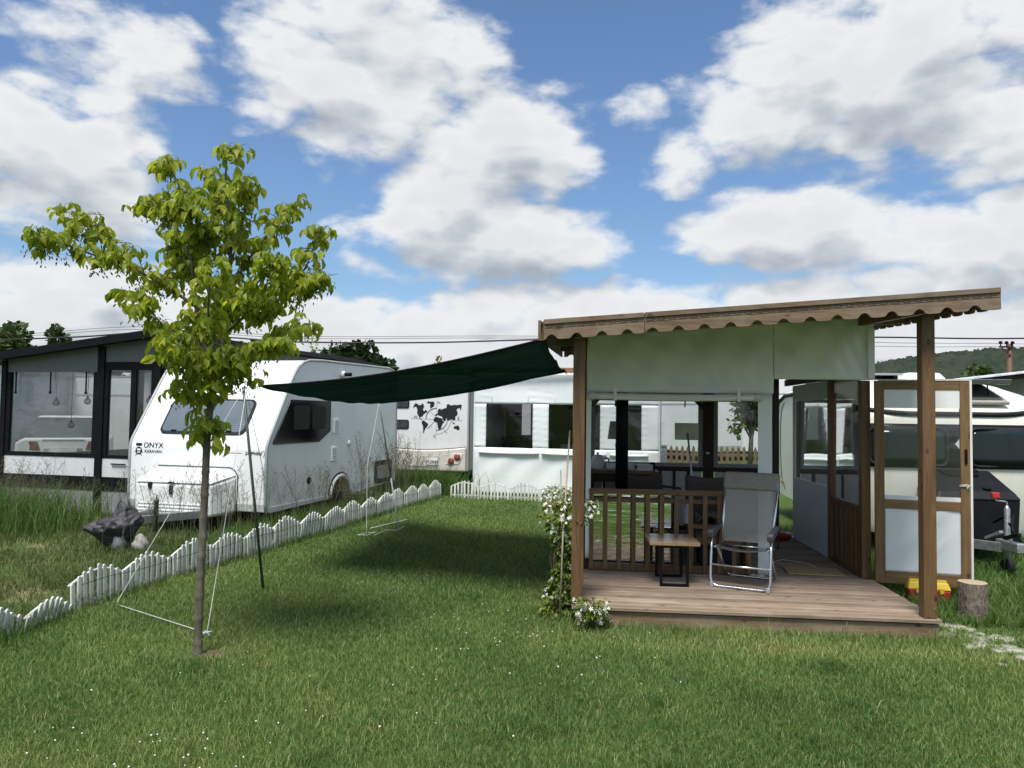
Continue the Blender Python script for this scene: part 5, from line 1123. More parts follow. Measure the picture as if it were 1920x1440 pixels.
# ------------------------------------------------------------------ picket fences
def picket_mesh(w, h):
    pts = [(-w / 2, -0.04), (w / 2, -0.04), (w / 2, h - w * 0.45)]
    pts += [(w / 2 * math.cos(R(a)), h - w * 0.45 + w * 0.40 * math.sin(R(a))) for a in (55, 90, 125)] + [(-w / 2, h - w * 0.45)]
    me = MB().prism(pts, lambda a, b, t: (a, (t - 0.5) * 0.014, b)).mesh('picket'); me.materials.append(M_fence); return me
PK = [picket_mesh(0.036, h) for h in (0.265, 0.30, 0.335, 0.36, 0.37)]
def picket_fence(label, p0, ang_, npan, plen=0.62, seed=1, skip=()):
    r = random.Random(seed)
    f = thing('picket_fence', label, 'fence', (p0[0], p0[1], 0), ang_)
    for k in range(npan):
        if k in skip: continue
        x0 = k * plen; lean = r.uniform(-0.10, 0.10); dz = r.uniform(-0.022, 0.018); dy = r.uniform(-.025, .025)
        for i, q in enumerate((0, 1, 2, 3, 4, 3, 2, 1, 0)):
            inst('picket', PK[q], f, (x0 + 0.022 + i * (plen - 0.044) / 8 + r.uniform(-.004, .004), dy + (-0.012 if i in (0, 8) else 0) , dz + r.uniform(-.006, .006)), (lean, r.uniform(-.035, .035), 0))
        top = MB(); top.tube([(x0 + 0.004 + (plen - 0.008) * t, dy + 0.016 + math.sin(lean) * -0.25, dz + 0.235 + 0.085 * math.sin(math.pi * t)) for t in [j / 10 for j in range(11)]], 0.012, 6); top.build('rail', M_fence, f, smooth=True)
        low = MB(); low.box(x0 + 0.004, x0 + plen - 0.004, dy + 0.008, dy + 0.022, dz + 0.055, dz + 0.083); low.build('rail', M_fence, f, bevel=0.003)
    return f
fa = math.atan2(9.293, 2.304)
fdir = Vector((math.cos(fa), math.sin(fa), 0))
f1 = picket_fence('long white plastic picket fence with arched panels dividing lawn and caravan', (-3.655, 6.286), fa, 15, seed=4)
wr = MB(); wr.tube([(0.1 + 0.31 * k, -0.02, 0.22 + 0.012 * math.sin(k * 1.7) + random.uniform(-.01, .01)) for k in range(30)], 0.0022, 4); wr.build('wire', M_black, f1)
f2 = picket_fence('white picket fence across the far end of the lawn', (-1.22, 15.30), R(-14), 6, seed=9)
f3 = picket_fence('short sunken piece of white picket fence at the left border in weeds', (-3.72, 5.15), R(88), 2, plen=0.56, seed=14)
f3.location.z = -0.09; f3.rotation_euler = (R(6), R(4), R(88))

# ------------------------------------------------------------------ shade net, poles and ropes
def net_material():
    mt = bpy.data.materials.new('green_shade_net'); mt.use_nodes = True
    T = NT(mt.node_tree); T.n.clear()
    tcn = T.new('ShaderNodeTexCoord')
    n = T.noise(T.new('ShaderNodeMapping', {'Vector': tcn.outputs['UV'], 'Scale': (1.2, 26, 1)}).outputs[0], 1.5, 4, 0.6)
    c = T.mix(T.ss(n, 0.4, 0.75), (0.006, 0.030, 0.024, 1), (0.020, 0.075, 0.060, 1))
    df = T.new('ShaderNodeBsdfDiffuse', {'Color': c}); tl = T.new('ShaderNodeBsdfTranslucent', {'Color': T.mix(1.0, c, (0.5, 0.5, 0.5, 1), 'MULTIPLY')})
    tr = T.new('ShaderNodeBsdfTransparent', {'Color': (0.9, 1, 0.95, 1)})
    a = T.new('ShaderNodeMixShader', {0: 0.10, 1: df.outputs[0], 2: tl.outputs[0]})
    s = T.new('ShaderNodeMixShader', {0: 0.004, 1: a.outputs[0], 2: tr.outputs[0]}); T.new('ShaderNodeOutputMaterial', {'Surface': s.outputs[0]})
    return mt
M_net = net_material()
nA, nB = Vector((-2.42, 7.2, 1.945)), Vector((-1.95, 11.1, 1.85))
nC, nD = Vector(vw(-1.72, -0.06, 2.315)), Vector(vw(-1.66, 3.4, 2.27))
net = thing('shade_net', 'dark green shade net stretched from the veranda roof over the lawn', 'shade net', (0, 0, 0))
def netp(a, b):     # a: pole side to roof, b: front to back
    p = (nA * (1 - a) + nC * a) * (1 - b) + (nB * (1 - a) + nD * a) * b
    sag = 0.055 * 4 * a * (1 - a) * (0.7 + 0.3 * (2 * b - 1) ** 2) + 0.16 * (4 * a * (1 - a)) * (4 * b * (1 - b)) * 0.5 + 0.05 * 4 * b * (1 - b)
    p = p + Vector((0, 0.16 * 4 * a * (1 - a) * (1 - b) - 0.35 * 4 * a * (1 - a) * b, 0))
    p.z -= sag + 0.010 * math.sin(14 * b + 5 * a) * (0.3 + a) + 0.006 * math.sin(31 * b - 3 * a)
    return p
nm_ = MB().grid(lambda a, b: tuple(netp(a, b)), 48, 60).build('net_sheet', M_net, net, smooth=True, fix=False)
uvl = nm_.data.uv_layers.new(name='UVMap'); uvs = np.zeros(len(nm_.data.loops) * 2, dtype=np.float32)
vi = np.zeros(len(nm_.data.loops), dtype=np.int32); nm_.data.loops.foreach_get('vertex_index', vi)
uvs[0::2] = (vi % 49) / 48.0; uvs[1::2] = (vi // 49) / 60.0; uvl.data.foreach_set('uv', uvs)
for edge in ([(a, 0) for a in np.linspace(0, 1, 41)], [(a, 1) for a in np.linspace(0, 1, 41)], [(0, b) for b in np.linspace(0, 1, 31)]):
    t_ = MB(); t_.tube([tuple(netp(a, b)) for a, b in edge], 0.012, 6); t_.build('hem', M_black, net, smooth=True)
P1T = Vector((-2.52, 7.0, 1.90)); P1B = Vector((-2.331, 7.177, -0.05))
t_ = MB(); t_.tube([P1B, P1B.lerp(P1T, 0.5), P1T + Vector((0, 0, 0.03))], 0.0135, 10); tag(t_.build('net_pole', M_greenpole, smooth=True), 'thin dark green leaning pole near the young tree holding the net corner', 'pole')
P2T, P2B = Vector((-1.98, 11.15, 1.87)), Vector((-1.648, 11.162, -0.02))
pl2 = thing('net_pole', 'thin leaning pole, white below, holding the far corner of the green net', 'pole', (0, 0, 0))
t_ = MB(); t_.tube([P2B, P2B.lerp(P2T, 0.40)], 0.0105, 8); t_.build('white_half', M_white, pl2, smooth=True)
t_ = MB(); t_.tube([P2B.lerp(P2T, 0.40), P2T], 0.0105, 8); t_.build('grey_half', mat('grey_green_pole', (0.16, 0.18, 0.16), 0.5), pl2, smooth=True)
def rope(name, pts, r, label, cat='rope', sag=0.0, m_=None):
    out = []
    for (p, q) in zip(pts[:-1], pts[1:]):
        p, q = Vector(p), Vector(q)
        for k in range(10):
            t = k / 10; v = p.lerp(q, t); v.z -= sag * 4 * t * (1 - t); out.append(v)
    out.append(Vector(pts[-1]))
    t_ = MB(); t_.tube(out, r, 6); return tag(t_.build(name, m_ or M_rope, smooth=True), label, cat)
STK, PEG = (-3.395, 6.525, 0.02), (-2.237, 5.615, 0.05)
rope('guy_rope', [tuple(P1T), STK, PEG, tuple(P1T + Vector((0.03, 0, 0)))], 0.0034, 'white guy rope looping from the near pole to the fence and tree base')
kn = MB(); kn.tube([(PEG[0] + 0.018 * math.sin(k * 1.9) - 0.004 * (k - 6), PEG[1] + 0.014 * math.cos(k * 2.3), 0.05 + 0.016 * math.sin(k * 1.3)) for k in range(14)], 0.005, 6); tag(kn.build('rope_knot', M_rope, smooth=True), 'white rope knot at the foot of the young tree', 'rope')
rope('guy_rope', [tuple(P1T + Vector((0.02, 0.02, 0))), (-2.66, 8.1, 1.0), (-2.78, 8.6, 0.45), (-2.70, 8.7, 0.28), (-2.76, 8.72, 0.16)], 0.0035, 'thin white rope hanging loose behind the near pole')
rope('net_tie', [tuple(nA), tuple(P1T + Vector((0, 0, 0.01)))], 0.005, 'short tie between the net corner and the near pole')
rope('guy_rope', [tuple(P2T), (-2.06, 10.75, 0.95), (-2.0, 10.5, 0.02)], 0.0040, 'white guy rope from the far pole down to the lawn', sag=0.02)
rope('guy_rope', [(-2.0, 10.5, 0.03), (-2.1, 10.35, 0.02), (-1.95, 10.3, 0.03), (-1.86, 10.45, 0.05), (-1.98, 10.48, 0.03)], 0.0045, 'coil of loose white rope on the lawn by the far pole')
rope('guy_rope', [(-1.85, 10.3, 0.03), (-1.75, 10.65, 0.05), (-1.62, 10.75, 0.03), (-1.55, 11.0, 0.05)], 0.005, 'stray piece of pale rope on the lawn right of the coil')
rope('garden_cane', [(-2.02, 10.9, 0.03), (-1.62, 11.85, 0.03)], 0.008, 'pale cane lying on the lawn beside the picket fence', 'cane')

# ------------------------------------------------------------------ leaf tools
def leaf_base(fold=0.18, droop=0.25):
    # length 1 along +Y, width along X, folded at the midrib
    v = [(0, 0, 0), (0.22, 0.22, fold * .7), (0.30, 0.45, fold), (0.16, 0.78, fold * .5), (0, 1.0, -droop), (-0.16, 0.78, fold * .5), (-0.30, 0.45, fold), (-0.22, 0.22, fold * .7), (0, 0.4, 0), (0, 0.75, -droop * .5)]
    f = [(0, 1, 8), (1, 2, 8), (2, 9, 8), (2, 3, 9), (3, 4, 9), (4, 5, 9), (5, 6, 9), (6, 8, 9), (6, 7, 8), (7, 0, 8)]
    return np.array(v, dtype=np.float64), np.array(f, dtype=np.int64)
def frames(dirs, ups):
    y = dirs / np.linalg.norm(dirs, axis=1, keepdims=True)
    x = np.cross(y, ups); x /= np.linalg.norm(x, axis=1, keepdims=True) + 1e-9
    z = np.cross(x, y)
    return np.stack([x, y, z], axis=2)      # columns
def scatter(bv, bf, pos, dirs, ups, size, width=None):
    n = len(pos); Fm = frames(dirs, ups)
    s_ = np.ones((n, 1, 3)) * np.asarray(size).reshape(-1, 1, 1)
    if width is not None: s_[:, :, 0] *= np.asarray(width).reshape(-1, 1)
    v = np.einsum('nij,nkj->nki', Fm, bv[None] * s_) + np.asarray(pos)[:, None, :]
    f = bf[None] + (np.arange(n) * len(bv))[:, None, None]
    return v.reshape(-1, 3), f.reshape(-1, bf.shape[1])
def np_mesh(name, v, f, material, parent=None, smooth=False, attr=None):
    me = bpy.data.meshes.new(name); k = f.shape[1]
    me.vertices.add(len(v)); me.vertices.foreach_set('co', np.ascontiguousarray(v, dtype=np.float32).ravel())
    me.loops.add(f.size); me.loops.foreach_set('vertex_index', np.ascontiguousarray(f, dtype=np.int32).ravel())
    me.polygons.add(len(f)); me.polygons.foreach_set('loop_start', np.arange(0, f.size, k, dtype=np.int32))
    if smooth: me.polygons.foreach_set('use_smooth', np.ones(len(f), dtype=bool))
    if attr is not None:
        a = me.attributes.new('tint', 'FLOAT', 'POINT'); a.data.foreach_set('value', np.ascontiguousarray(attr, dtype=np.float32))
    me.update(calc_edges=True); me.materials.append(material)
    o = bpy.data.objects.new(name, me); col.objects.link(o); o.parent = parent
    return o

# ------------------------------------------------------------------ young tree on the lawn
def bark_mat():
    mt = bpy.data.materials.new('young_bark'); mt.use_nodes = True
    T = NT(mt.node_tree); b = T.n['Principled BSDF']
    tcn = T.new('ShaderNodeTexCoord'); oc = tcn.outputs['Object']
    n = T.noise(T.new('ShaderNodeMapping', {'Vector': oc, 'Scale': (30, 30, 7)}).outputs[0], 1.0, 5, 0.6)
    c = T.ramp(n, [(0.3, (0.06, 0.052, 0.036)), (0.55, (0.125, 0.108, 0.078)), (0.75, (0.19, 0.17, 0.13))])
    T.put(b.inputs['Base Color'], c); b.inputs['Roughness'].default_value = 0.85
    bp = T.new('ShaderNodeBump', {'Height': n, 'Strength': 0.6, 'Distance': 0.006}); T.put(b.inputs['Normal'], bp.outputs[0])
    return mt
M_bark = bark_mat()
TX, TY = -2.164, 5.273
tree = thing('young_maple_tree', 'young ash leaved tree with slim trunk and fresh green leaves on the lawn', 'tree', (TX, TY, 0))
kpx = TY / 1400.0
def tp(px, py, dy=0.0): return np.array([(px - 370) * kpx, dy, 1.7 + (770 - py) * kpx])
def smooth_path(pts, n=8):
    pts = [np.array(p, float) for p in pts]; P = [2 * pts[0] - pts[1]] + pts + [2 * pts[-1] - pts[-2]]; out = []
    for i in range(1, len(P) - 2):
        for k in range(n):
            t = k / n; a, b, c, d = P[i - 1], P[i], P[i + 1], P[i + 2]
            out.append(0.5 * ((2 * b) + (-a + c) * t + (2 * a - 5 * b + 4 * c - d) * t * t + (-a + 3 * b - 3 * c + d) * t ** 3))
    out.append(P[-2]); return out
trunk_pts = smooth_path([tp(370, 1235), tp(371, 1100), tp(374, 950), tp(376, 820), tp(381, 755), tp(386, 690, 0.02)], 10)
rad = []
for i, p in enumerate(trunk_pts):
    z = p[2]; r_ = 0.041 - 0.007 * min(1, z / 2.0)
    for zk in np.arange(0.1, 2.0, 0.145):
        r_ += 0.0055 * math.exp(-((z - zk - 0.02 * math.sin(zk * 37)) / 0.018) ** 2)
    rad.append(r_)
fine = smooth_path([tuple(p) for p in trunk_pts], 3)
rad = []
for p in fine:
    z = p[2]; r_ = 0.0285 - 0.005 * min(1, z / 2.0) + 0.010 * math.exp(-max(0, z) / 0.05)
    for zk in np.arange(0.08, 2.0, 0.150): r_ += 0.0052 * math.exp(-((z - zk - 0.025 * math.sin(zk * 37)) / 0.012) ** 2)
    rad.append(r_)
MB().tube(fine, rad, 12).build('trunk', M_bark, tree, smooth=True)
BR = [  # pixel-free limbs: points in metres from the trunk base, start and end radius
    ([tp(386, 690, .02), tp(362, 640, 0), tp(348, 560, -.03), tp(338, 470, -.05), tp(325, 380, -.05), tp(292, 302, -.05)], 0.021, 0.004),
    ([tp(386, 690, .02), tp(396, 620, .05), tp(401, 520, .08), tp(398, 410, .08), tp(390, 330, .06), tp(392, 262, .05)], 0.023, 0.004),
    ([tp(350, 575, -.03), tp(300, 540, -.10), tp(240, 505, -.15), tp(175, 448, -.15), tp(118, 405, -.12)], 0.013, 0.003),
    ([tp(250, 512, -.15), tp(180, 490, -.22), tp(122, 470, -.28), tp(88, 462, -.28)], 0.007, 0.003),
    ([tp(340, 490, -.05), tp(305, 430, .05), tp(265, 385, .10), tp(222, 366, .12)], 0.010, 0.003),
    ([tp(400, 540, .08), tp(440, 460, .15), tp(475, 410, .18), tp(505, 375, .18)], 0.011, 0.003),
    ([tp(394, 625, .05), tp(450, 590, -.05), tp(520, 560, -.12), tp(562, 500, -.12), tp(585, 425, -.10)], 0.013, 0.003),
    ([tp(520, 560, -.12), tp(560, 545, -.16), tp(578, 530, -.2)], 0.006, 0.003),
    ([tp(388, 680, .02), tp(440, 650, .12), tp(500, 610, .20), tp(545, 598, .22)], 0.012, 0.003),
    ([tp(386, 700, .02), tp(430, 680, -.15), tp(490, 655, -.28), tp(535, 645, -.32)], 0.010, 0.003),
    ([tp(384, 700, .02), tp(340, 650, -.15), tp(300, 600, -.25), tp(262, 560, -.28)], 0.011, 0.003),
    ([tp(384, 715, .02), tp(340, 690, .10), tp(300, 660, .15), tp(285, 640, .16)], 0.009, 0.003),
    ([tp(400, 500, .08), tp(430, 440, -.06), tp(450, 390, -.15), tp(455, 350, -.18)], 0.009, 0.003),
    ([tp(398, 420, .08), tp(375, 370, .18), tp(355, 330, .22), tp(350, 295, .22)], 0.008, 0.003),
    ([tp(392, 650, .05), tp(400, 610, -.25), tp(420, 560, -.45), tp(430, 520, -.52)], 0.010, 0.003),
    ([tp(360, 630, 0), tp(370, 590, .30), tp(350, 540, .48), tp(345, 500, .52)], 0.010, 0.003),
    ([tp(384, 720, .02), tp(372, 690, -.20), tp(365, 660, -.36), tp(362, 645, -.42)], 0.008, 0.003),
    ([tp(380, 745, 0), tp(400, 720, -.06), tp(425, 705, -.10), tp(448, 695, -.12)], 0.008, 0.003),
    ([tp(380, 760, 0), tp(360, 745, -.04), tp(342, 738, -.08), tp(332, 735, -.1)], 0.006, 0.003),
    ([tp(398, 470, .08), tp(370, 440, -.12), tp(360, 410, -.20), tp(362, 390, -.22)], 0.008, 0.003),
    ([tp(345, 560, -.03), tp(320, 500, .16), tp(300, 470, .25), tp(285, 450, .28)], 0.008, 0.003),
    ([tp(398, 580, .06), tp(450, 540, .18), tp(490, 500, .28), tp(505, 480, .30)], 0.008, 0.003),
    ([tp(396, 600, .05), tp(460, 560, -.20), tp(500, 530, -.32), tp(520, 500, -.36)], 0.008, 0.003),
]
nodes = []; twigs = MB()
tr_rng = np.random.default_rng(5)
for pts, r0, r1 in BR:
    pp = smooth_path(pts, 7); n = len(pp)
    MB().tube(pp, [r0 + (r1 - r0) * i / (n - 1) for i in range(n)], 7).build('branch', M_bark, tree, smooth=True)
    L = sum(np.linalg.norm(pp[i + 1] - pp[i]) for i in range(n - 1)); acc = 0
    main = r0 > 0.018
    for i in range(n - 1):
        seg = np.linalg.norm(pp[i + 1] - pp[i]); acc += seg
        f = i / (n - 1)
        if f < (0.30 if main else 0.22): continue
        if tr_rng.random() < (0.16 if main else 0.26):      # side shoots
            sd_ = np.array([tr_rng.normal(), tr_rng.normal() * 0.8, tr_rng.uniform(0.0, 1.0)]); sd_ /= np.linalg.norm(sd_); sl = tr_rng.uniform(0.08, 0.22)
            q0 = pp[i]; q1 = q0 + sd_ * sl * .5 + np.array([0, 0, 0.01]); q2 = q0 + sd_ * sl + np.array([0, 0, 0.05 * sl])
            twigs.tube([q0, q1, q2], [0.0035, 0.0028, 0.0018], 5, caps=False)
            for tt in np.arange(0.35, 1.01, 0.22): nodes.append((q0 + (q2 - q0) * tt, sd_, 0.9))
        stp = 0.055 if main else 0.046
        while acc > stp:
            acc -= stp; nodes.append((pp[i] + (pp[i + 1] - pp[i]) * tr_rng.random(), (pp[i + 1] - pp[i]) / seg, f))
for pts, r0, r1 in BR:      # a tuft at every tip
    for q in range(4): nodes.append((np.array(pts[-1]) + tr_rng.normal(0, .025, 3), np.array([0, 0, 1.0]), 1.0))
for k in range(16):   # small shoots low on the trunk
    nodes.append((tp(tr_rng.uniform(370, 392), tr_rng.uniform(735, 830), tr_rng.uniform(-.04, .02)), np.array([0, 0, 1.0]), 0.4))
twigs.build('twigs', M_bark, tree, fix=False)['kind'] = 'stuff'
lp_, ld_, lu_, ls_, lw_ = [], [], [], [], []
rach = MB(); kp, kd, ks = [], [], []
for p, d, f in nodes:
    for side_ in range(2):
        az_ = tr_rng.uniform(0, 2 * math.pi)
        out = np.array([math.cos(az_), math.sin(az_), tr_rng.uniform(-0.05, 0.55)]); out /= np.linalg.norm(out)
        Lr = tr_rng.uniform(0.05, 0.13) * (0.8 if f > 0.8 else 1.0)
        tipp = p + out * Lr + np.array([0, 0, -0.03])
        midp = p + out * Lr * 0.55 + np.array([0, 0, 0.008])
        rach.tube([p, midp, tipp], 0.0014, 3, caps=False)
        hv = np.array([out[0], out[1], 0]); hv /= np.linalg.norm(hv) + 1e-6; sd = np.array([-hv[1], hv[0], 0])
        for kk in range(int(tr_rng.integers(2, 5))):
            if kk == 0: bpn, dd = tipp, hv * 0.55 + np.array([0, 0, -0.85])
            else:
                sg = 1 if kk % 2 else -1
                bpn = midp if kk > 2 else midp * 0.4 + tipp * 0.6
                dd = hv * 0.15 + sd * sg * tr_rng.uniform(0.35, 0.75) + np.array([0, 0, -0.75])
            dd = dd + tr_rng.normal(0, 0.22, 3)
            lp_.append(bpn); ld_.append(dd); lu_.append(hv * 0.8 + np.array([0, 0, 0.6]) + tr_rng.normal(0, 0.35, 3)); ls_.append(tr_rng.choice([0.6, 0.8, 1.0, 1.2]) * tr_rng.uniform(0.062, 0.096)); lw_.append(tr_rng.uniform(0.8, 1.1))
    if tr_rng.random() < 0.45:    # hanging winged seeds
        for q in range(9):
            kp.append(p + np.array([tr_rng.normal(0, .025), tr_rng.normal(0, .025), -0.02 - q * 0.013])); kd.append(np.array([tr_rng.normal(0, .6), tr_rng.normal(0, .6), -0.7])); ks.append(tr_rng.uniform(0.022, 0.034))
rach.build('leaf_stalks', mat('leaf_stalk', (0.14, 0.20, 0.06), 0.6), tree, fix=False)['kind'] = 'stuff'
M_leaf = leaf_mat('maple_leaf', (0.185, 0.270, 0.022), (0.440, 0.480, 0.065), 0.62)
M_leaf_o = leaf_mat('maple_leaf_single', (0.185, 0.270, 0.022), (0.440, 0.480, 0.065), 0.62, objr=True)
lp_, ld_, lu_, ls_, lw_ = map(np.array, (lp_, ld_, lu_, ls_, lw_))
bv, bf = leaf_base()
# the 300 leaves that show largest (nearest the lawn's front side) are single parts, the rest one mass
order = np.argsort(lp_[:, 1] - 6.0 * (ls_ - 0.08))
single = order[:300]; rest = order[300:]
v, f = scatter(bv, bf, lp_[rest], ld_[rest], lu_[rest], ls_[rest], lw_[rest])
np_mesh('foliage', v, f, M_leaf, tree)['kind'] = 'stuff'
lme = bpy.data.meshes.new('leaf'); lme.from_pydata([tuple(x) for x in bv], [], [tuple(int(i) for i in t) for t in bf]); lme.materials.append(M_leaf_o)
Fm = frames(ld_[single], lu_[single])
for i, k in enumerate(single):
    o = bpy.data.objects.new('leaf', lme); col.objects.link(o); o.parent = tree
    mm = Matrix.Identity(4); s_ = ls_[k]
    for a in range(3):
        mm[a][0], mm[a][1], mm[a][2] = Fm[i][a][0] * s_ * lw_[k], Fm[i][a][1] * s_, Fm[i][a][2] * s_
    mm.translation = Vector(lp_[k]); o.matrix_local = mm
v, f = scatter(bv, bf, np.array(kp), np.array(kd), np.tile([0.3, -0.8, 0.4], (len(kp), 1)) + tr_rng.normal(0, .4, (len(kp), 3)), np.array(ks), np.full(len(ks), 0.6))
np_mesh('winged_seeds', v, f, leaf_mat('seed_green', (0.075, 0.12, 0.025), (0.14, 0.18, 0.045), 0.35), tree)['kind'] = 'stuff'

# ------------------------------------------------------------------ jasmine on its stake, daisies, flowering bush
def flower_base(n=5, inner=0.18):
    v = [(0, 0, 0)]; f = []
    for k in range(n):
        a = 2 * math.pi * k / n; b = a + 0.35; c = a - 0.35
        v += [(math.cos(c) * .55, math.sin(c) * .55, .06), (math.cos(a), math.sin(a), 0.02), (math.cos(b) * .6, math.sin(b) * .6, .06)]
        i = 1 + 3 * k; f += [(0, i, i + 1), (0, i + 1, i + 2)]
    return np.array(v, float), np.array(f)
M_petal = mat('white_petal', (0.80, 0.80, 0.74), 0.6, var=0.03)
fbv, fbf = flower_base()
M_jleaf = leaf_mat('jasmine_leaf', (0.05, 0.11, 0.018), (0.24, 0.28, 0.05), 0.35)
def climber(name, label, base, h, rfun, nleaf, nflow, seed, top=None, stake=None, fl=0.018):
    r = np.random.default_rng(seed); t = thing(name, label, 'plant', (base[0], base[1], 0))
    P, D, U, S = [], [], [], []
    for k in range(nleaf):
        z = r.uniform(0.03, 1) * h; rr_ = rfun(z / h); a = r.uniform(0, 6.283); q = math.sqrt(r.random()) * rr_
        P.append((math.cos(a) * q + (top(z / h) if top else 0), math.sin(a) * q * 0.8, z)); D.append((math.cos(a) + r.normal(0, .4), math.sin(a) + r.normal(0, .4), r.uniform(-.6, .5))); U.append((r.normal(0, .3), r.normal(0, .3), 1)); S.append(r.uniform(0.035, 0.065))
    v, f = scatter(bv, bf, np.array(P), np.array(D), np.array(U), np.array(S), np.full(len(S), 0.95)); np_mesh('foliage', v, f, M_jleaf, t)['kind'] = 'stuff'
    P, D, U, S = [], [], [], []
    for k in range(nflow):
        z = (1 - r.random() ** 1.3 * 0.9) * h; rr_ = rfun(z / h) * r.uniform(0.8, 1.12); a = r.uniform(-3.6, 0.5)
        P.append((math.cos(a) * rr_ + (top(z / h) if top else 0), math.sin(a) * rr_ * 0.8, z + r.normal(0, .02)))
        U.append((math.cos(a) * .6 + r.normal(0, .4), math.sin(a) - 0.4, 0.5 + r.normal(0, .3))); D.append(np.cross(U[-1], (r.normal(), r.normal(), r.normal()))); S.append(r.uniform(fl * .75, fl * 1.2))
    v, f = scatter(fbv, fbf, np.array(P), np.array(D), np.array(U), np.array(S)); np_mesh('blossoms', v, f, M_petal, t)['kind'] = 'stuff'
    st_ = MB()
    for k in range(6):
        x = r.normal(0, .03); st_.tube([(x, r.normal(0, .03), 0), (x + r.normal(0, .05), r.normal(0, .05), h * .5), (x + r.normal(0, .06) + (top(0.9) if top else 0), r.normal(0, .05), h * .93)], 0.005, 5)
    st_.build('stems', mat('plant_stem', (0.09, 0.07, 0.04), 0.8), t)
    if stake:
        q = MB(); q.tube(stake, 0.0075, 7); q.build('stake', M_cane, t, smooth=True)
    return t
climber('jasmine', 'jasmine with white star flowers climbing a stake at the left veranda post', (0.42, 6.40), 0.98,
        lambda f: 0.115 + 0.045 * math.sin(f * 9 + 1) + (0.10 if f > 0.82 else 0) - (0.035 if 0.45 < f < 0.75 else 0), 1150, 190, 21,
        top=lambda f: 0.03 + (0.10 * ((f - 0.75) / 0.25) if f > 0.75 else 0) - 0.03 * math.cos(f * 5), stake=[(0.0, -0.17, 0), (0.02, -0.16, 0.7), (0.09, 0.12, 1.57)])
q = MB(); q.tube([(0.47, 6.62, 0), (0.44, 6.6, 1.22)], 0.005, 6); tag(q.build('garden_cane', M_cane, smooth=True), 'thin garden cane standing behind the jasmine', 'cane')
climber('daisy_clump', 'clump of white daisies at the left front corner of the deck', (0.66, 6.02), 0.25, lambda f: 0.15 * (0.5 + 0.55 * f), 190, 46, 22, fl=0.019)
climber('pale_flowering_bush', 'pale flowering bush in front of the far picket fence', (0.95, 13.7), 0.38, lambda f: 0.36 * math.sqrt(max(0.05, 1 - (f - .4) ** 2)), 800, 110, 23, fl=0.026)

# ------------------------------------------------------------------ toolbox and stump
tbx = thing('toolbox', 'red plastic toolbox with yellow lid on the grass under the door', 'toolbox', (3.93, 7.10, 0), R(-14))
MB().hexa([(-0.165, -0.085, 0.01), (0.165, -0.085, 0.01), (0.165, 0.085, 0.01), (-0.165, 0.085, 0.01), (-0.18, -0.095, 0.125), (0.18, -0.095, 0.125), (0.18, 0.095, 0.125), (-0.18, 0.095, 0.125)]).build('base', M_red, tbx, bevel=0.012, seg=3)
ld2 = MB().hexa([(-0.185, -0.10, 0.127), (0.185, -0.10, 0.127), (0.185, 0.10, 0.127), (-0.185, 0.10, 0.127), (-0.165, -0.07, 0.195), (0.165, -0.07, 0.195), (0.165, 0.07, 0.195), (-0.165, 0.07, 0.195)]).build('lid', M_yellow, tbx, bevel=0.012, seg=3)
MB().box(-0.16, -0.07, -0.05, 0.05, 0.19, 0.212).build('lid_tray', M_yellow, ld2, bevel=0.008); MB().box(0.07, 0.16, -0.05, 0.05, 0.19, 0.212).build('lid_tray', M_yellow, ld2, bevel=0.008)
for x in (-0.10, 0.10): MB().box(x - .018, x + .018, -0.112, -0.098, 0.10, 0.15).build('latch', M_yellow, tbx, bevel=0.003)
h_ = MB(); h_.tube(corner([(-0.06, 0, 0.195), (-0.06, 0, 0.225), (0.06, 0, 0.225), (0.06, 0, 0.195)], 0.02), 0.009, 8); h_.build('handle', M_yellow, ld2, smooth=True)
def stump_mats():
    mt = bpy.data.materials.new('stump_bark'); mt.use_nodes = True
    T = NT(mt.node_tree); b = T.n['Principled BSDF']; oc = T.new('ShaderNodeTexCoord').outputs['Object']
    vo = T.new('ShaderNodeTexVoronoi', {'Vector': T.new('ShaderNodeMapping', {'Vector': oc, 'Scale': (46, 46, 13)}).outputs[0], 'Scale': 1.0})
    n = T.noise(oc, 25, 5, 0.65)
    T.put(b.inputs['Base Color'], T.ramp(T.m('ADD', T.m('MULTIPLY', vo.outputs['Distance'], 0.18), T.m('MULTIPLY', n, 0.78)), [(0.25, (0.075, 0.055, 0.042)), (0.5, (0.16, 0.13, 0.10)), (0.75, (0.27, 0.24, 0.20))]))
    b.inputs['Roughness'].default_value = 0.95
    T.put(b.inputs['Normal'], T.new('ShaderNodeBump', {'Height': T.m('ADD', vo.outputs['Distance'], n), 'Strength': 1.0, 'Distance': 0.012}).outputs[0])
    m2 = bpy.data.materials.new('stump_cut'); m2.use_nodes = True
    T = NT(m2.node_tree); b = T.n['Principled BSDF']; oc = T.new('ShaderNodeTexCoord').outputs['Object']
    wv = T.new('ShaderNodeTexWave', {'Vector': oc, 'Scale': 30.0, 'Distortion': 3.0}, wave_type='RINGS', rings_direction='Z')
    T.put(b.inputs['Base Color'], T.mix(T.m('MULTIPLY', wv.outputs['Fac'], 0.6), (0.48, 0.38, 0.26, 1), (0.33, 0.24, 0.15, 1))); b.inputs['Roughness'].default_value = 0.8
    return mt, m2
M_sbark, M_scut = stump_mats()
sp_ = thing('tree_stump', 'upright log section with bark and pale cut top right of the deck', 'stump', (3.97, 6.46, 0))
def sring(z, k): return [(0.114 * (1 + 0.03 * math.sin(3 * a + 1) + 0.02 * math.sin(7 * a) + k) * math.cos(a), 0.114 * (1 + 0.03 * math.sin(3 * a + 1) + 0.02 * math.sin(7 * a) + k) * math.sin(a), z) for a in [2 * math.pi * i / 40 for i in range(40)]]
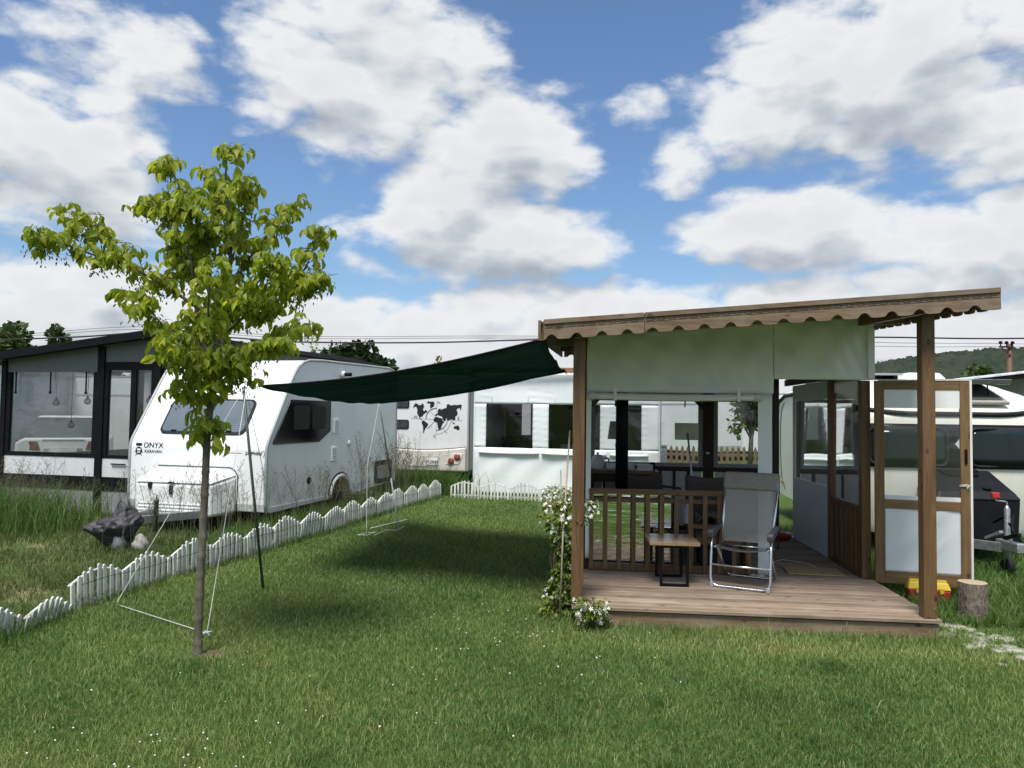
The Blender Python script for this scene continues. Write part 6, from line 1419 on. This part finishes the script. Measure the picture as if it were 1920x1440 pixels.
q = MB(); v_ = []
for z, k in ((-0.02, 0.04), (0.08, 0.0), (0.2, -0.01), (0.318, -0.01), (0.325, -0.03)): v_ += sring(z, k)
q.add(v_, [(j * 40 + i, j * 40 + (i + 1) % 40, (j + 1) * 40 + (i + 1) % 40, (j + 1) * 40 + i) for j in range(4) for i in range(40)]); q.build('bark', M_sbark, sp_, smooth=True)
q = MB(); q.add([(0, 0, 0.327)] + sring(0.3255, -0.032), [(0, 1 + i, 1 + (i + 1) % 40) for i in range(40)]); q.build('cut_face', M_scut, sp_)
# ------------------------------------------------------------------ far trees
def quad_leaf():
    return np.array([(-0.5, 0, 0), (0.5, 0, 0.1), (0.35, 0.9, 0.12), (-0.35, 0.9, -0.05)]), np.array([(0, 1, 2, 3)])
qv, qf = quad_leaf()
def far_tree(name, label, loc, h, rx, seed, c0, c1, base=0.25, n=1500, ls=0.22, clumps=16, group=None, ry=None, trunk=True, kind_='tree'):
    r = np.random.default_rng(seed); t = thing(name, label, kind_, loc, 0, group); ry = ry or rx
    cz = h * (base + 1) / 2; rz_ = h * (1 - base) / 2
    cs = []
    for k in range(clumps):
        d = r.normal(0, 1, 3); d /= np.linalg.norm(d); q = r.uniform(0.35, 0.85)
        cs.append((d[0] * rx * q, d[1] * ry * q, cz + d[2] * rz_ * q, r.uniform(0.28, 0.48)))
    P, D, U = [], [], []
    for k in range(n):
        c = cs[r.integers(len(cs))]; d = r.normal(0, 1, 3); d /= np.linalg.norm(d); q = r.random() ** 0.45 * c[3]
        P.append((c[0] + d[0] * q * rx, c[1] + d[1] * q * ry, c[2] + d[2] * q * rz_)); D.append(d + r.normal(0, .5, 3)); U.append(r.normal(0, .6, 3) + (0, 0, 1))
    S = r.uniform(0.6, 1.3, n) * ls
    v, f = scatter(qv, qf, np.array(P), np.array(D), np.array(U), S)
    np_mesh('crown', v, f, leaf_mat('far_leaf_%d' % seed, c0, c1, 0.25, 0.6), t)
    if trunk:
        mb = MB(); mb.tube([(0, 0, -0.1), (0.02 * h, 0, h * 0.4), (0, 0.02 * h, h * 0.8)], [h * 0.028, h * 0.02, h * 0.006], 8)
        for k in range(7):
            c = cs[k % len(cs)]; z0 = h * r.uniform(0.25, 0.5); mb.tube([(0.01 * h, 0, z0), (c[0] * .5, c[1] * .5, (z0 + c[2]) / 2 + .05 * h), (c[0], c[1], c[2])], [h * 0.011, h * 0.007, h * 0.003], 6)
        mb.build('trunk', M_bark, t, smooth=True)
    return t
DG0, DG1 = (0.022, 0.050, 0.018), (0.060, 0.105, 0.030)
far_tree('broad_tree', 'broad green tree at the left border behind the awning', (-31.5, 46, 0), 7.1, 2.0, 31, (0.04, 0.075, 0.02), (0.11, 0.15, 0.05), 0.15, 4200, 0.32, 22)
far_tree('broad_tree', 'round dark green tree second from the left behind the awning roof', (-27.2, 45, 0), 6.6, 1.5, 32, DG0, DG1, 0.2, 2600, 0.30, 18)
far_tree('broad_tree', 'low paler tree just right of the round dark tree on the left', (-25.8, 47, 0), 5.8, 1.4, 33, (0.05, 0.085, 0.03), (0.12, 0.16, 0.06), 0.2, 1600, 0.3, 12)
far_tree('broad_tree', 'small tree top peeping over the awning roof by the young tree', (-22.6, 46, 0), 6.2, 1.1, 34, DG0, DG1, 0.3, 600, 0.24, 8)
far_tree('dense_tree', 'dense dark green tree dome behind the white caravan roof', (-8.2, 39, 0), 5.5, 2.5, 35, (0.014, 0.034, 0.016), (0.034, 0.065, 0.026), 0.1, 7000, 0.30, 30)
far_tree('dense_tree', 'lower dark tree at the right flank of the dark tree dome', (-6.6, 38, 0), 4.3, 1.4, 36, (0.014, 0.034, 0.016), (0.034, 0.065, 0.026), 0.1, 1500, 0.22, 14)
far_tree('sapling', 'yellow green sapling above the net, left one of the pair', (-3.55, 27.5, 0), 3.75, 0.55, 37, (0.13, 0.18, 0.03), (0.24, 0.28, 0.06), 0.45, 420, 0.13, 8)
far_tree('sapling', 'yellow green sapling above the net, right one of the pair', (-2.8, 27.5, 0), 3.95, 0.45, 38, (0.13, 0.18, 0.03), (0.24, 0.28, 0.06), 0.45, 380, 0.13, 8)
far_tree('sapling', 'thin light green sapling top over the annex roof end', (-7.0, 26, 0), 4.1, 0.35, 39, (0.12, 0.17, 0.03), (0.2, 0.24, 0.05), 0.5, 200, 0.12, 5)
far_tree('broad_tree', 'light green tree in front of the wooded hill right of the post', (37.5, 59, 0), 6.6, 2.3, 40, (0.04, 0.075, 0.02), (0.09, 0.13, 0.035), 0.1, 2200, 0.26, 18)
far_tree('broad_tree', 'small green tree just right of the veranda post before the hill', (34.2, 60, 0), 5.9, 1.2, 41, (0.04, 0.075, 0.02), (0.09, 0.13, 0.035), 0.1, 800, 0.25, 9)
far_tree('small_garden_tree', 'small leafy tree seen through the right rear window of the veranda', (6.55, 20.6, 0), 2.9, 0.6, 42, (0.06, 0.11, 0.02), (0.16, 0.20, 0.04), 0.4, 650, 0.13, 10)
# hedge line of distant trees behind the veranda windows and on the left
k_ = 0
for x, y, h, r_ in ((-44, 70, 5.5, 5), (14, 75, 5.0, 4), (-14, 80, 5.0, 5), (2, 82, 4.6, 5), (24, 80, 4.8, 4)):
    far_tree('distant_tree', ['distant green tree low at the far left horizon', 'distant tree low behind the veranda, right of centre', 'distant tree low behind the white caravan', 'distant tree low behind the net', 'distant tree low behind the veranda roof on the right'][k_], (x, y, 0), h, r_, 50 + k_, DG0, DG1, 0.05, 1500, 0.45, 16, 'distant trees'); k_ += 1

# ------------------------------------------------------------------ wires, pole, corrugated shed
M_wire = mat('black_cable', (0.015, 0.016, 0.018), 0.6)
def wpt(px, py, Y):
    h0 = 778 + 0.014 * (px - 960); return ((px - 960) / 1400 * Y, Y, 1.7 + (h0 - py) / 1400 * Y)
def wire(name, pts, Y, r_, label):
    P = smooth_path([wpt(a, b, Y) for a, b in pts], 6); t_ = MB(); t_.tube(P, r_, 5); tag(t_.build(name, M_wire, smooth=True), label, 'wire')
wire('power_cable', [(-500, 655), (-200, 645), (0, 637), (150, 631), (270, 624), (420, 632), (560, 641), (800, 642), (1030, 636), (1350, 632), (1650, 632), (1920, 634), (2300, 620)], 32, 0.035, 'thick black power cable crossing the whole sky low down')
wire('power_line', [(-400, 640), (0, 628), (270, 612), (560, 630), (1020, 630), (1650, 642), (1870, 644), (2300, 650)], 58, 0.018, 'upper thin power line below the clouds')
wire('power_line', [(-400, 646), (0, 632), (270, 617), (560, 634), (1020, 634), (1650, 649), (1870, 650), (2300, 654)], 58, 0.018, 'lower thin power line running under the other one')
up_ = thing('utility_pole', 'brown utility pole with crossarm and three insulators on the right', 'utility pole', (26.7, 40, 0))
MB().lathe([(0.16, -0.2), (0.12, 5.9)], n=10).build('pole', wood('pole_wood', (0.16, 0.08, 0.05), (0.08, 0.04, 0.025), 'Z'), up_, smooth=True)
MB().box(-0.62, 0.12, -0.18, -0.10, 5.66, 5.76).build('crossarm', WD_dark, up_)
for x in (-0.56, -0.24, 0.08): MB().lathe([(0.03, 5.76), (0.03, 5.86), (0.09, 5.87), (0.09, 5.98), (0.05, 6.02)], (x, -0.14, 0), 10).build('insulator', M_black, up_)
MB().bar((-0.5, -0.14, 5.66), (-0.02, -0.14, 5.25), 0.04, 0.04).build('brace', WD_dark, up_)
shd = thing('corrugated_shed', 'shed with dark corrugated sloping roof at the right border', 'shed', (9.9, 15.5, 0), R(-6))
def sz(x): return 2.62 + 0.125 * x
MB().hexa([(0.8, 0, 0), (5, 0, 0), (5, 4, 0), (0.8, 4, 0), (0.8, 0, sz(.8) - .08), (5, 0, sz(5) - .08), (5, 4, sz(5) - .08), (0.8, 4, sz(.8) - .08)]).build('wall', mat('pale_blue_wall', (0.45, 0.50, 0.54), 0.6), shd)
MB().hexa([(-0.9, -0.3, sz(-.9) - .03), (5.2, -0.3, sz(5.2) - .30), (5.2, 4.2, sz(5.2) - .30), (-0.9, 4.2, sz(-.9) - .03), (-0.9, -0.3, sz(-.9)), (5.2, -0.3, sz(5.2)), (5.2, 4.2, sz(5.2)), (-0.9, 4.2, sz(-.9))]).build('roof_edge', M_black, shd)
for k in range(16):
    x = -0.85 + k * 0.40
    MB().hexa([(x, -0.32, sz(x) + .002), (x + 0.16, -0.32, sz(x + .16) + .002), (x + 0.16, 4.2, sz(x + .16) + .002), (x, 4.2, sz(x) + .002), (x + .03, -0.32, sz(x) + .035), (x + 0.13, -0.32, sz(x + .16) + .035), (x + 0.13, 4.2, sz(x + .16) + .035), (x + .03, 4.2, sz(x) + .035)]).build('roof_rib', M_lgrey, shd)

# ------------------------------------------------------------------ grass
FX = lambda y: -3.655 + (y - 6.286) * 0.2479          # line of the picket fence
def deck_mask(x, y):
    c, s = math.cos(VROT), math.sin(VROT); dx, dy = x - VM[0], y - VM[1]
    u = c * dx + s * dy; v = -s * dx + c * dy
    return (u > -1.47) & (u < 1.39) & (v > -0.015) & (v < 4.6)
def patch(x, y, s=1.0):
    return 0.5 + 0.22 * np.sin(1.3 * s * x + 0.7 * s * y + 1) + 0.16 * np.sin(2.9 * s * x - 2.1 * s * y + 2) + 0.12 * np.sin(6.1 * s * x + 4.7 * s * y)
def blades(name, x, y, h, w, lean, tint, material, seed, kind='stuff', label=None, cat=None, z0=0.0):
    r = np.random.default_rng(seed); n = len(x)
    a = r.uniform(0, 2 * np.pi, n); ca, sa = np.cos(a), np.sin(a)
    b = r.uniform(0, 2 * np.pi, n); lx, ly = np.cos(b) * lean * h, np.sin(b) * lean * h
    P = np.stack([x, y, np.full(n, z0)], 1)
    wv = np.stack([ca * w / 2, sa * w / 2, np.zeros(n)], 1)
    mid = P + np.stack([lx * .3, ly * .3, h * 0.58], 1); tip = P + np.stack([lx, ly, h * np.sqrt(np.clip(1 - (lean * .8) ** 2, 0.15, 1))], 1)
    v = np.stack([P - wv, P + wv, mid + wv * 0.75, mid - wv * 0.75, tip], 1).reshape(-1, 3)
    k = np.arange(n)[:, None] * 5
    f = np.concatenate([k + np.array([[0, 1, 2]]), k + np.array([[0, 2, 3]]), k + np.array([[3, 2, 4]])], 1).reshape(-1, 3)
    o = np_mesh(name, v, f, material, None, False, np.repeat(tint, 5))
    return tag(o, label, cat, kind=kind)
M_grass = leaf_mat('lawn_grass', (0.060, 0.138, 0.032), (0.265, 0.345, 0.110), 0.36, 0.5, attr='tint', c2=(0.42, 0.36, 0.19))
M_grass2 = leaf_mat('rough_grass', (0.065, 0.115, 0.026), (0.30, 0.28, 0.13), 0.30, 0.6, attr='tint')
M_grass3 = leaf_mat('lush_grass', (0.045, 0.115, 0.022), (0.170, 0.260, 0.065), 0.34, 0.5, attr='tint')
g_rng = np.random.default_rng(77)
def sample(n, y0, y1, pw, side=0.74, pad=1.0):
    u = g_rng.random(n); e = 2 - pw
    y = (u * (y1 ** e - y0 ** e) + y0 ** e) ** (1 / e)
    x = (g_rng.random(n) * 2 - 1) * (side * y + pad)
    return x, y
x, y = sample(680000, 2.0, 15.6, 1.62)
keep = (x > FX(y) - 0.02) & ~deck_mask(x, y) & (y < 15.25 - (x + 1.2) * 0.25) & ~((x > 3.3) & (y > 6.6)) & ~((x > 0.5) & (x < 3.6) & (y > 10.5)) & (np.hypot(x - TX, y - TY) > 0.07 + 0.16 * g_rng.random(len(x)))
x, y = x[keep], y[keep]
pt_ = patch(x, y); far_w = 0.0034 * (0.72 + y / 8.0)
c_, s2_ = math.cos(VROT), math.sin(VROT); vv_ = -s2_ * (x - VM[0]) + c_ * (y - VM[1]); uu_ = c_ * (x - VM[0]) + s2_ * (y - VM[1])
near_deck = np.exp(-np.clip(-vv_, 0, 9) / 0.10) * ((uu_ > -1.7) & (uu_ < 1.6) & (vv_ < 0.05))
near_fence = np.exp(-np.abs(x - FX(y)) / 0.05)
h = (0.022 + 0.022 * g_rng.random(len(x)) + 0.012 * pt_ + 0.085 * near_deck * g_rng.random(len(x)) + 0.08 * near_fence * g_rng.random(len(x)))
long_ = g_rng.random(len(x)) < 0.012; h[long_] *= 1.9
big_ = 0.5 + 0.5 * np.sin(0.55 * x + 0.9 * np.sin(0.8 * y) + 0.4) * np.sin(0.75 * y + 0.6 * x)
tint = np.clip(0.02 + 0.40 * pt_ + 0.16 * big_ + g_rng.normal(0, 0.19, len(x)) + 0.34 * np.exp(-((vv_ + 0.42) / 0.30) ** 2) * (np.abs(uu_) < 1.8), 0, 1)
worn_ = 0.75 * np.exp(-(((x + 2.75) / 0.55) ** 2 + ((y - 3.55) / 0.35) ** 2)) + 0.45 * np.exp(-(((x - TX - 0.2) / 0.45) ** 2 + ((y - TY) / 0.28) ** 2)) + 0.35 * np.exp(-(((x - 2.2) / 0.9) ** 2 + ((y - 5.55) / 0.16) ** 2)) + 0.22 * np.exp(-(((x + 0.6) / 0.5) ** 2 + ((y - 4.3) / 0.3) ** 2))
tint = np.clip(tint + 0.35 * worn_, 0, 1); h *= 1 - 0.35 * np.clip(worn_, 0, 1)
for k in range(170):      # uneven tufts and darker clumps
    yc = g_rng.uniform(2.2, 11) ; xc = g_rng.uniform(-0.75, 0.75) * yc; rc_ = g_rng.uniform(0.05, 0.16)
    w_ = np.exp(-((x - xc) ** 2 + (y - yc) ** 2) / rc_ ** 2); h *= 1 + g_rng.uniform(0.1, 0.9) * w_; tint = np.clip(tint + g_rng.uniform(-0.28, 0.16) * w_, 0, 1)
dead_ = g_rng.random(len(x)) < 0.045 + 0.45 * worn_; tint[dead_] = g_rng.uniform(0.9, 1.0, dead_.sum())
blades('lawn_grass', x, y, h, far_w * g_rng.uniform(0.7, 1.2, len(x)), g_rng.uniform(0.25, 0.95, len(x)), tint, M_grass, 1, label='short mown lawn grass', cat='grass')
# rough plot left of the fence
n = 46000; y = g_rng.uniform(5.4, 13.5, n); x = FX(y) - 0.02 - np.abs(g_rng.normal(0, 1, n)) * 0 - g_rng.random(n) * (0.74 * y + 0.8 + FX(y))
dry = patch(x * 1.1, y * 1.6, 0.9); keep = (dry < 0.70) | (g_rng.random(n) < 0.25); x, y, dry = x[keep], y[keep], dry[keep]
h = 0.05 + 0.09 * g_rng.random(len(x)) ** 1.5 + 0.03 * (1 - dry)
blades('rough_grass', x, y, h, 0.006 + 0.003 * g_rng.random(len(x)), g_rng.uniform(0.3, 1.0, len(x)), np.clip(0.12 + 0.5 * (dry - .35) + g_rng.normal(0, .18, len(x)), 0, 1), M_grass2, 2, label='rough yellowing grass left of the picket fence', cat='grass')
# taller lush grass round the stump and under the cream caravan
n = 36000; y = g_rng.uniform(5.2, 11.5, n); x = 3.32 + g_rng.random(n) * (0.75 * y + 0.6 - 3.3)
keep = ~deck_mask(x, y) & ((y > 6.2) | (x > 4.2 + (6.2 - y) * 0.0)) & (np.hypot(x - 3.97, y - 6.46) > 0.12) & (np.hypot(x - 3.93, y - 7.1) > 0.17)
x, y = x[keep], y[keep]; h = 0.06 + 0.12 * g_rng.random(len(x)) ** 1.3
blades('lush_grass', x, y, h, 0.006 + 0.003 * g_rng.random(len(x)), g_rng.uniform(0.3, 1.0, len(x)), np.clip(0.45 + g_rng.normal(0, .22, len(x)), 0, 1), M_grass3, 3, label='taller lush grass around the stump', cat='grass')
# tall weeds
def weeds(name, label, cx, cy, n, hmin, hmax, lean, seed, tmin=0.2, tmax=0.9, mtl=M_grass2, w=0.006):
    return blades(name, cx, cy, g_rng.uniform(hmin, hmax, n), g_rng.uniform(0.7, 1.2, n) * w, g_rng.uniform(lean * .3, lean, n), g_rng.uniform(tmin, tmax, n), mtl, seed, label=label, cat='weeds')
n = 5200; weeds('tall_weeds', 'dense tall weeds in front of the awning at the left border', -7.2 + g_rng.normal(0, .62, n), 10.5 + g_rng.normal(0, .45, n), n, 0.22, 0.78, 0.75, 5, 0.0, 0.8, M_grass3, w=0.008)
n = 7000; yy = g_rng.uniform(8.6, 15.6, n); weeds('tall_weeds', 'strip of tall weeds between the picket fence and the white caravan', FX(yy) - 0.12 - np.abs(g_rng.normal(0, .33, n)), yy, n, 0.12, 0.42, 0.7, 6, 0.0, 0.9, M_grass3, w=0.007)
n = 3400; weeds('tall_weeds', 'weedy thicket below the map caravan at the fence corner', -1.95 + g_rng.normal(0, .45, n), 15.9 + g_rng.normal(0, .22, n), n, 0.25, 0.70, 0.65, 7, 0.0, 0.6, M_grass3, w=0.010)
n = 900; weeds('tall_weeds', 'weeds hiding the sunken fence piece at the left border', -3.72 + g_rng.normal(0, .10, n), 5.55 + g_rng.normal(0, .42, n), n, 0.06, 0.24, 0.9, 8, 0.0, 0.5, M_grass3)
n = 3200; yy = g_rng.uniform(6.4, 15.3, n); weeds('tall_weeds', 'tufts of grass along the foot of the picket fence', FX(yy) + g_rng.normal(0, .05, n), yy, n, 0.05, 0.15, 0.9, 9, 0.0, 0.6, M_grass3)
n = 900; weeds('tall_weeds', 'tufts of weeds in front of the far fence', g_rng.uniform(-1.1, 2.2, n), 0, n, 0.05, 0.16, 0.9, 10, 0.0, 0.6, M_grass3) if False else None
# flowering grass stalks with airy seed heads
def stalks(name, label, xs, ys, hs, seed):
    r = np.random.default_rng(seed); v = []; f = []
    def tri(a, b, c):
        k = len(v); v.extend([a, b, c]); f.append((k, k + 1, k + 2))
    for x, y, h in zip(xs, ys, hs):
        az_ = r.uniform(0, 6.28); ln = r.uniform(0.05, 0.35); d = np.array([math.cos(az_), math.sin(az_), 0])
        pt = lambda t: np.array([x, y, 0]) + d * ln * h * t * t + np.array([0, 0, h * (t - 0.10 * ln * t * t)])
        wv = np.array([0.0022, 0, 0])
        for k in range(6):
            a, b = pt(k / 6), pt((k + 1) / 6); tri(a - wv, a + wv, b + wv * .8); tri(a - wv, b + wv * .8, b - wv * .8)
        for k in range(15):
            t = 0.70 + 0.30 * k / 14; a = pt(t); ba = r.uniform(0, 6.28); bl = (0.10 * (1 - t) / 0.3 + 0.025) * r.uniform(.6, 1.2)
            tip = a + np.array([math.cos(ba) * bl, math.sin(ba) * bl * .6, bl * r.uniform(0.3, 1.1)])
            s1 = np.array([0.0011, 0, 0]); tri(a - s1, a + s1, tip)
            for q in (0.55, 0.8, 1.0):
                c = a + (tip - a) * q; e = np.array([r.normal(0, .006), 0, 0.016]); tri(c - np.array([0.0028, 0, 0]), c + np.array([0.0028, 0, 0]), c + e)
    v = np.array(v); f = np.array(f)
    return tag(np_mesh(name, v, f, mat('seed_head', (0.085, 0.080, 0.050), 0.9, var=0.25, vscale=3)), label, 'grass', kind='stuff')
xs, ys, hs = [], [], []
for k in range(70): y_ = g_rng.uniform(8.3, 10.2); xs.append(FX(y_) - g_rng.uniform(0.15, 1.5)); ys.append(y_); hs.append(g_rng.uniform(0.6, 1.05))
for k in range(60): y_ = g_rng.uniform(10.2, 12.4); xs.append(FX(y_) - g_rng.uniform(0.1, 0.5)); ys.append(y_); hs.append(g_rng.uniform(0.5, 1.0))
for k in range(80): y_ = g_rng.uniform(12.4, 14.6); xs.append(FX(y_) - g_rng.uniform(0.08, 0.45)); ys.append(y_); hs.append(g_rng.uniform(0.75, 1.4))
for k in range(40): xs.append(-1.9 + g_rng.normal(0, .4)); ys.append(15.9 + g_rng.normal(0, .2)); hs.append(g_rng.uniform(0.6, 0.95))
for k in range(110): xs.append(-7.1 + g_rng.normal(0, .7)); ys.append(10.3 + g_rng.normal(0, .4)); hs.append(g_rng.uniform(0.6, 1.05))
stalks('seed_grass', 'tall flowering grass stalks with airy seed heads before the caravan', xs, ys, hs, 61)
# clover heads in the lawn
cx, cy = [], []
for x0, y0, n, s_ in ((-1.75, 3.75, 18, .22), (-1.35, 3.45, 16, .18), (-2.25, 3.9, 8, .3), (-0.75, 4.2, 10, .4), (0.35, 5.6, 26, .5), (-0.1, 6.2, 14, .5), (-2.4, 3.5, 8, .3), (0.6, 4.9, 8, .6), (-1.5, 5.0, 10, .8)):
    for k in range(n): cx.append(x0 + g_rng.normal(0, s_)); cy.append(y0 + g_rng.normal(0, s_ * .6))
n = len(cx); P = np.stack([cx, cy, g_rng.uniform(0.03, 0.055, n)], 1)
ov = np.array([(1, 0, 0), (-1, 0, 0), (0, 1, 0), (0, -1, 0), (0, 0, .9), (0, 0, -.6)], float); of = np.array([(0, 2, 4), (2, 1, 4), (1, 3, 4), (3, 0, 4), (2, 0, 5), (1, 2, 5), (3, 1, 5), (0, 3, 5)])
v, f = scatter(ov, of, P, g_rng.normal(0, 1, (n, 3)) + (0, 2, 0), np.tile([0, 0, 1.0], (n, 1)), g_rng.uniform(0.004, 0.008, n)); tag(np_mesh('clover_flowers', v, f, M_petal), 'scattered white clover flowers in the lawn', 'flowers', kind='stuff')
# pale paving stones sunk in the grass by the stump
sx2, sy2 = [], []
for k in range(95):
    t = g_rng.random(); sx2.append(3.62 + 0.35 * t + g_rng.normal(0, .14)); sy2.append(6.15 - 1.25 * t + g_rng.normal(0, .10))
n = len(sx2); hexv = np.array([(math.cos(k * math.pi / 3) * (0.8 + 0.3 * math.sin(k * 5)), math.sin(k * math.pi / 3), z) for z in (0, .35) for k in range(6)]); 
hf_ = np.array([(6, 7, 8), (6, 8, 9), (6, 9, 10), (6, 10, 11)] + [(k, (k + 1) % 6, 6 + (k + 1) % 6) for k in range(6)] + [(k, 6 + (k + 1) % 6, 6 + k) for k in range(6)])
v, f = scatter(hexv, hf_, np.stack([sx2, sy2, np.full(n, 0.004)], 1), g_rng.normal(0, 1, (n, 3)) * (1, 1, 0.03), np.tile([0, 0, 1.0], (n, 1)), g_rng.uniform(0.025, 0.07, n)); tag(np_mesh('pale_stones', v, f, mat('pale_stone', (0.36, 0.36, 0.29), 0.95, var=0.3, vscale=20)), 'pale broken paving stones sunk in grass by the stump', 'stones', kind='stuff')
o = lump('soil_patch', (TX + 0.12, TY + 0.02, -0.012), 0.09, 0.06, 0.028, 3, M_soil, 12, 0.4); tag(o, 'small mound of brown soil at the tree foot', 'soil')
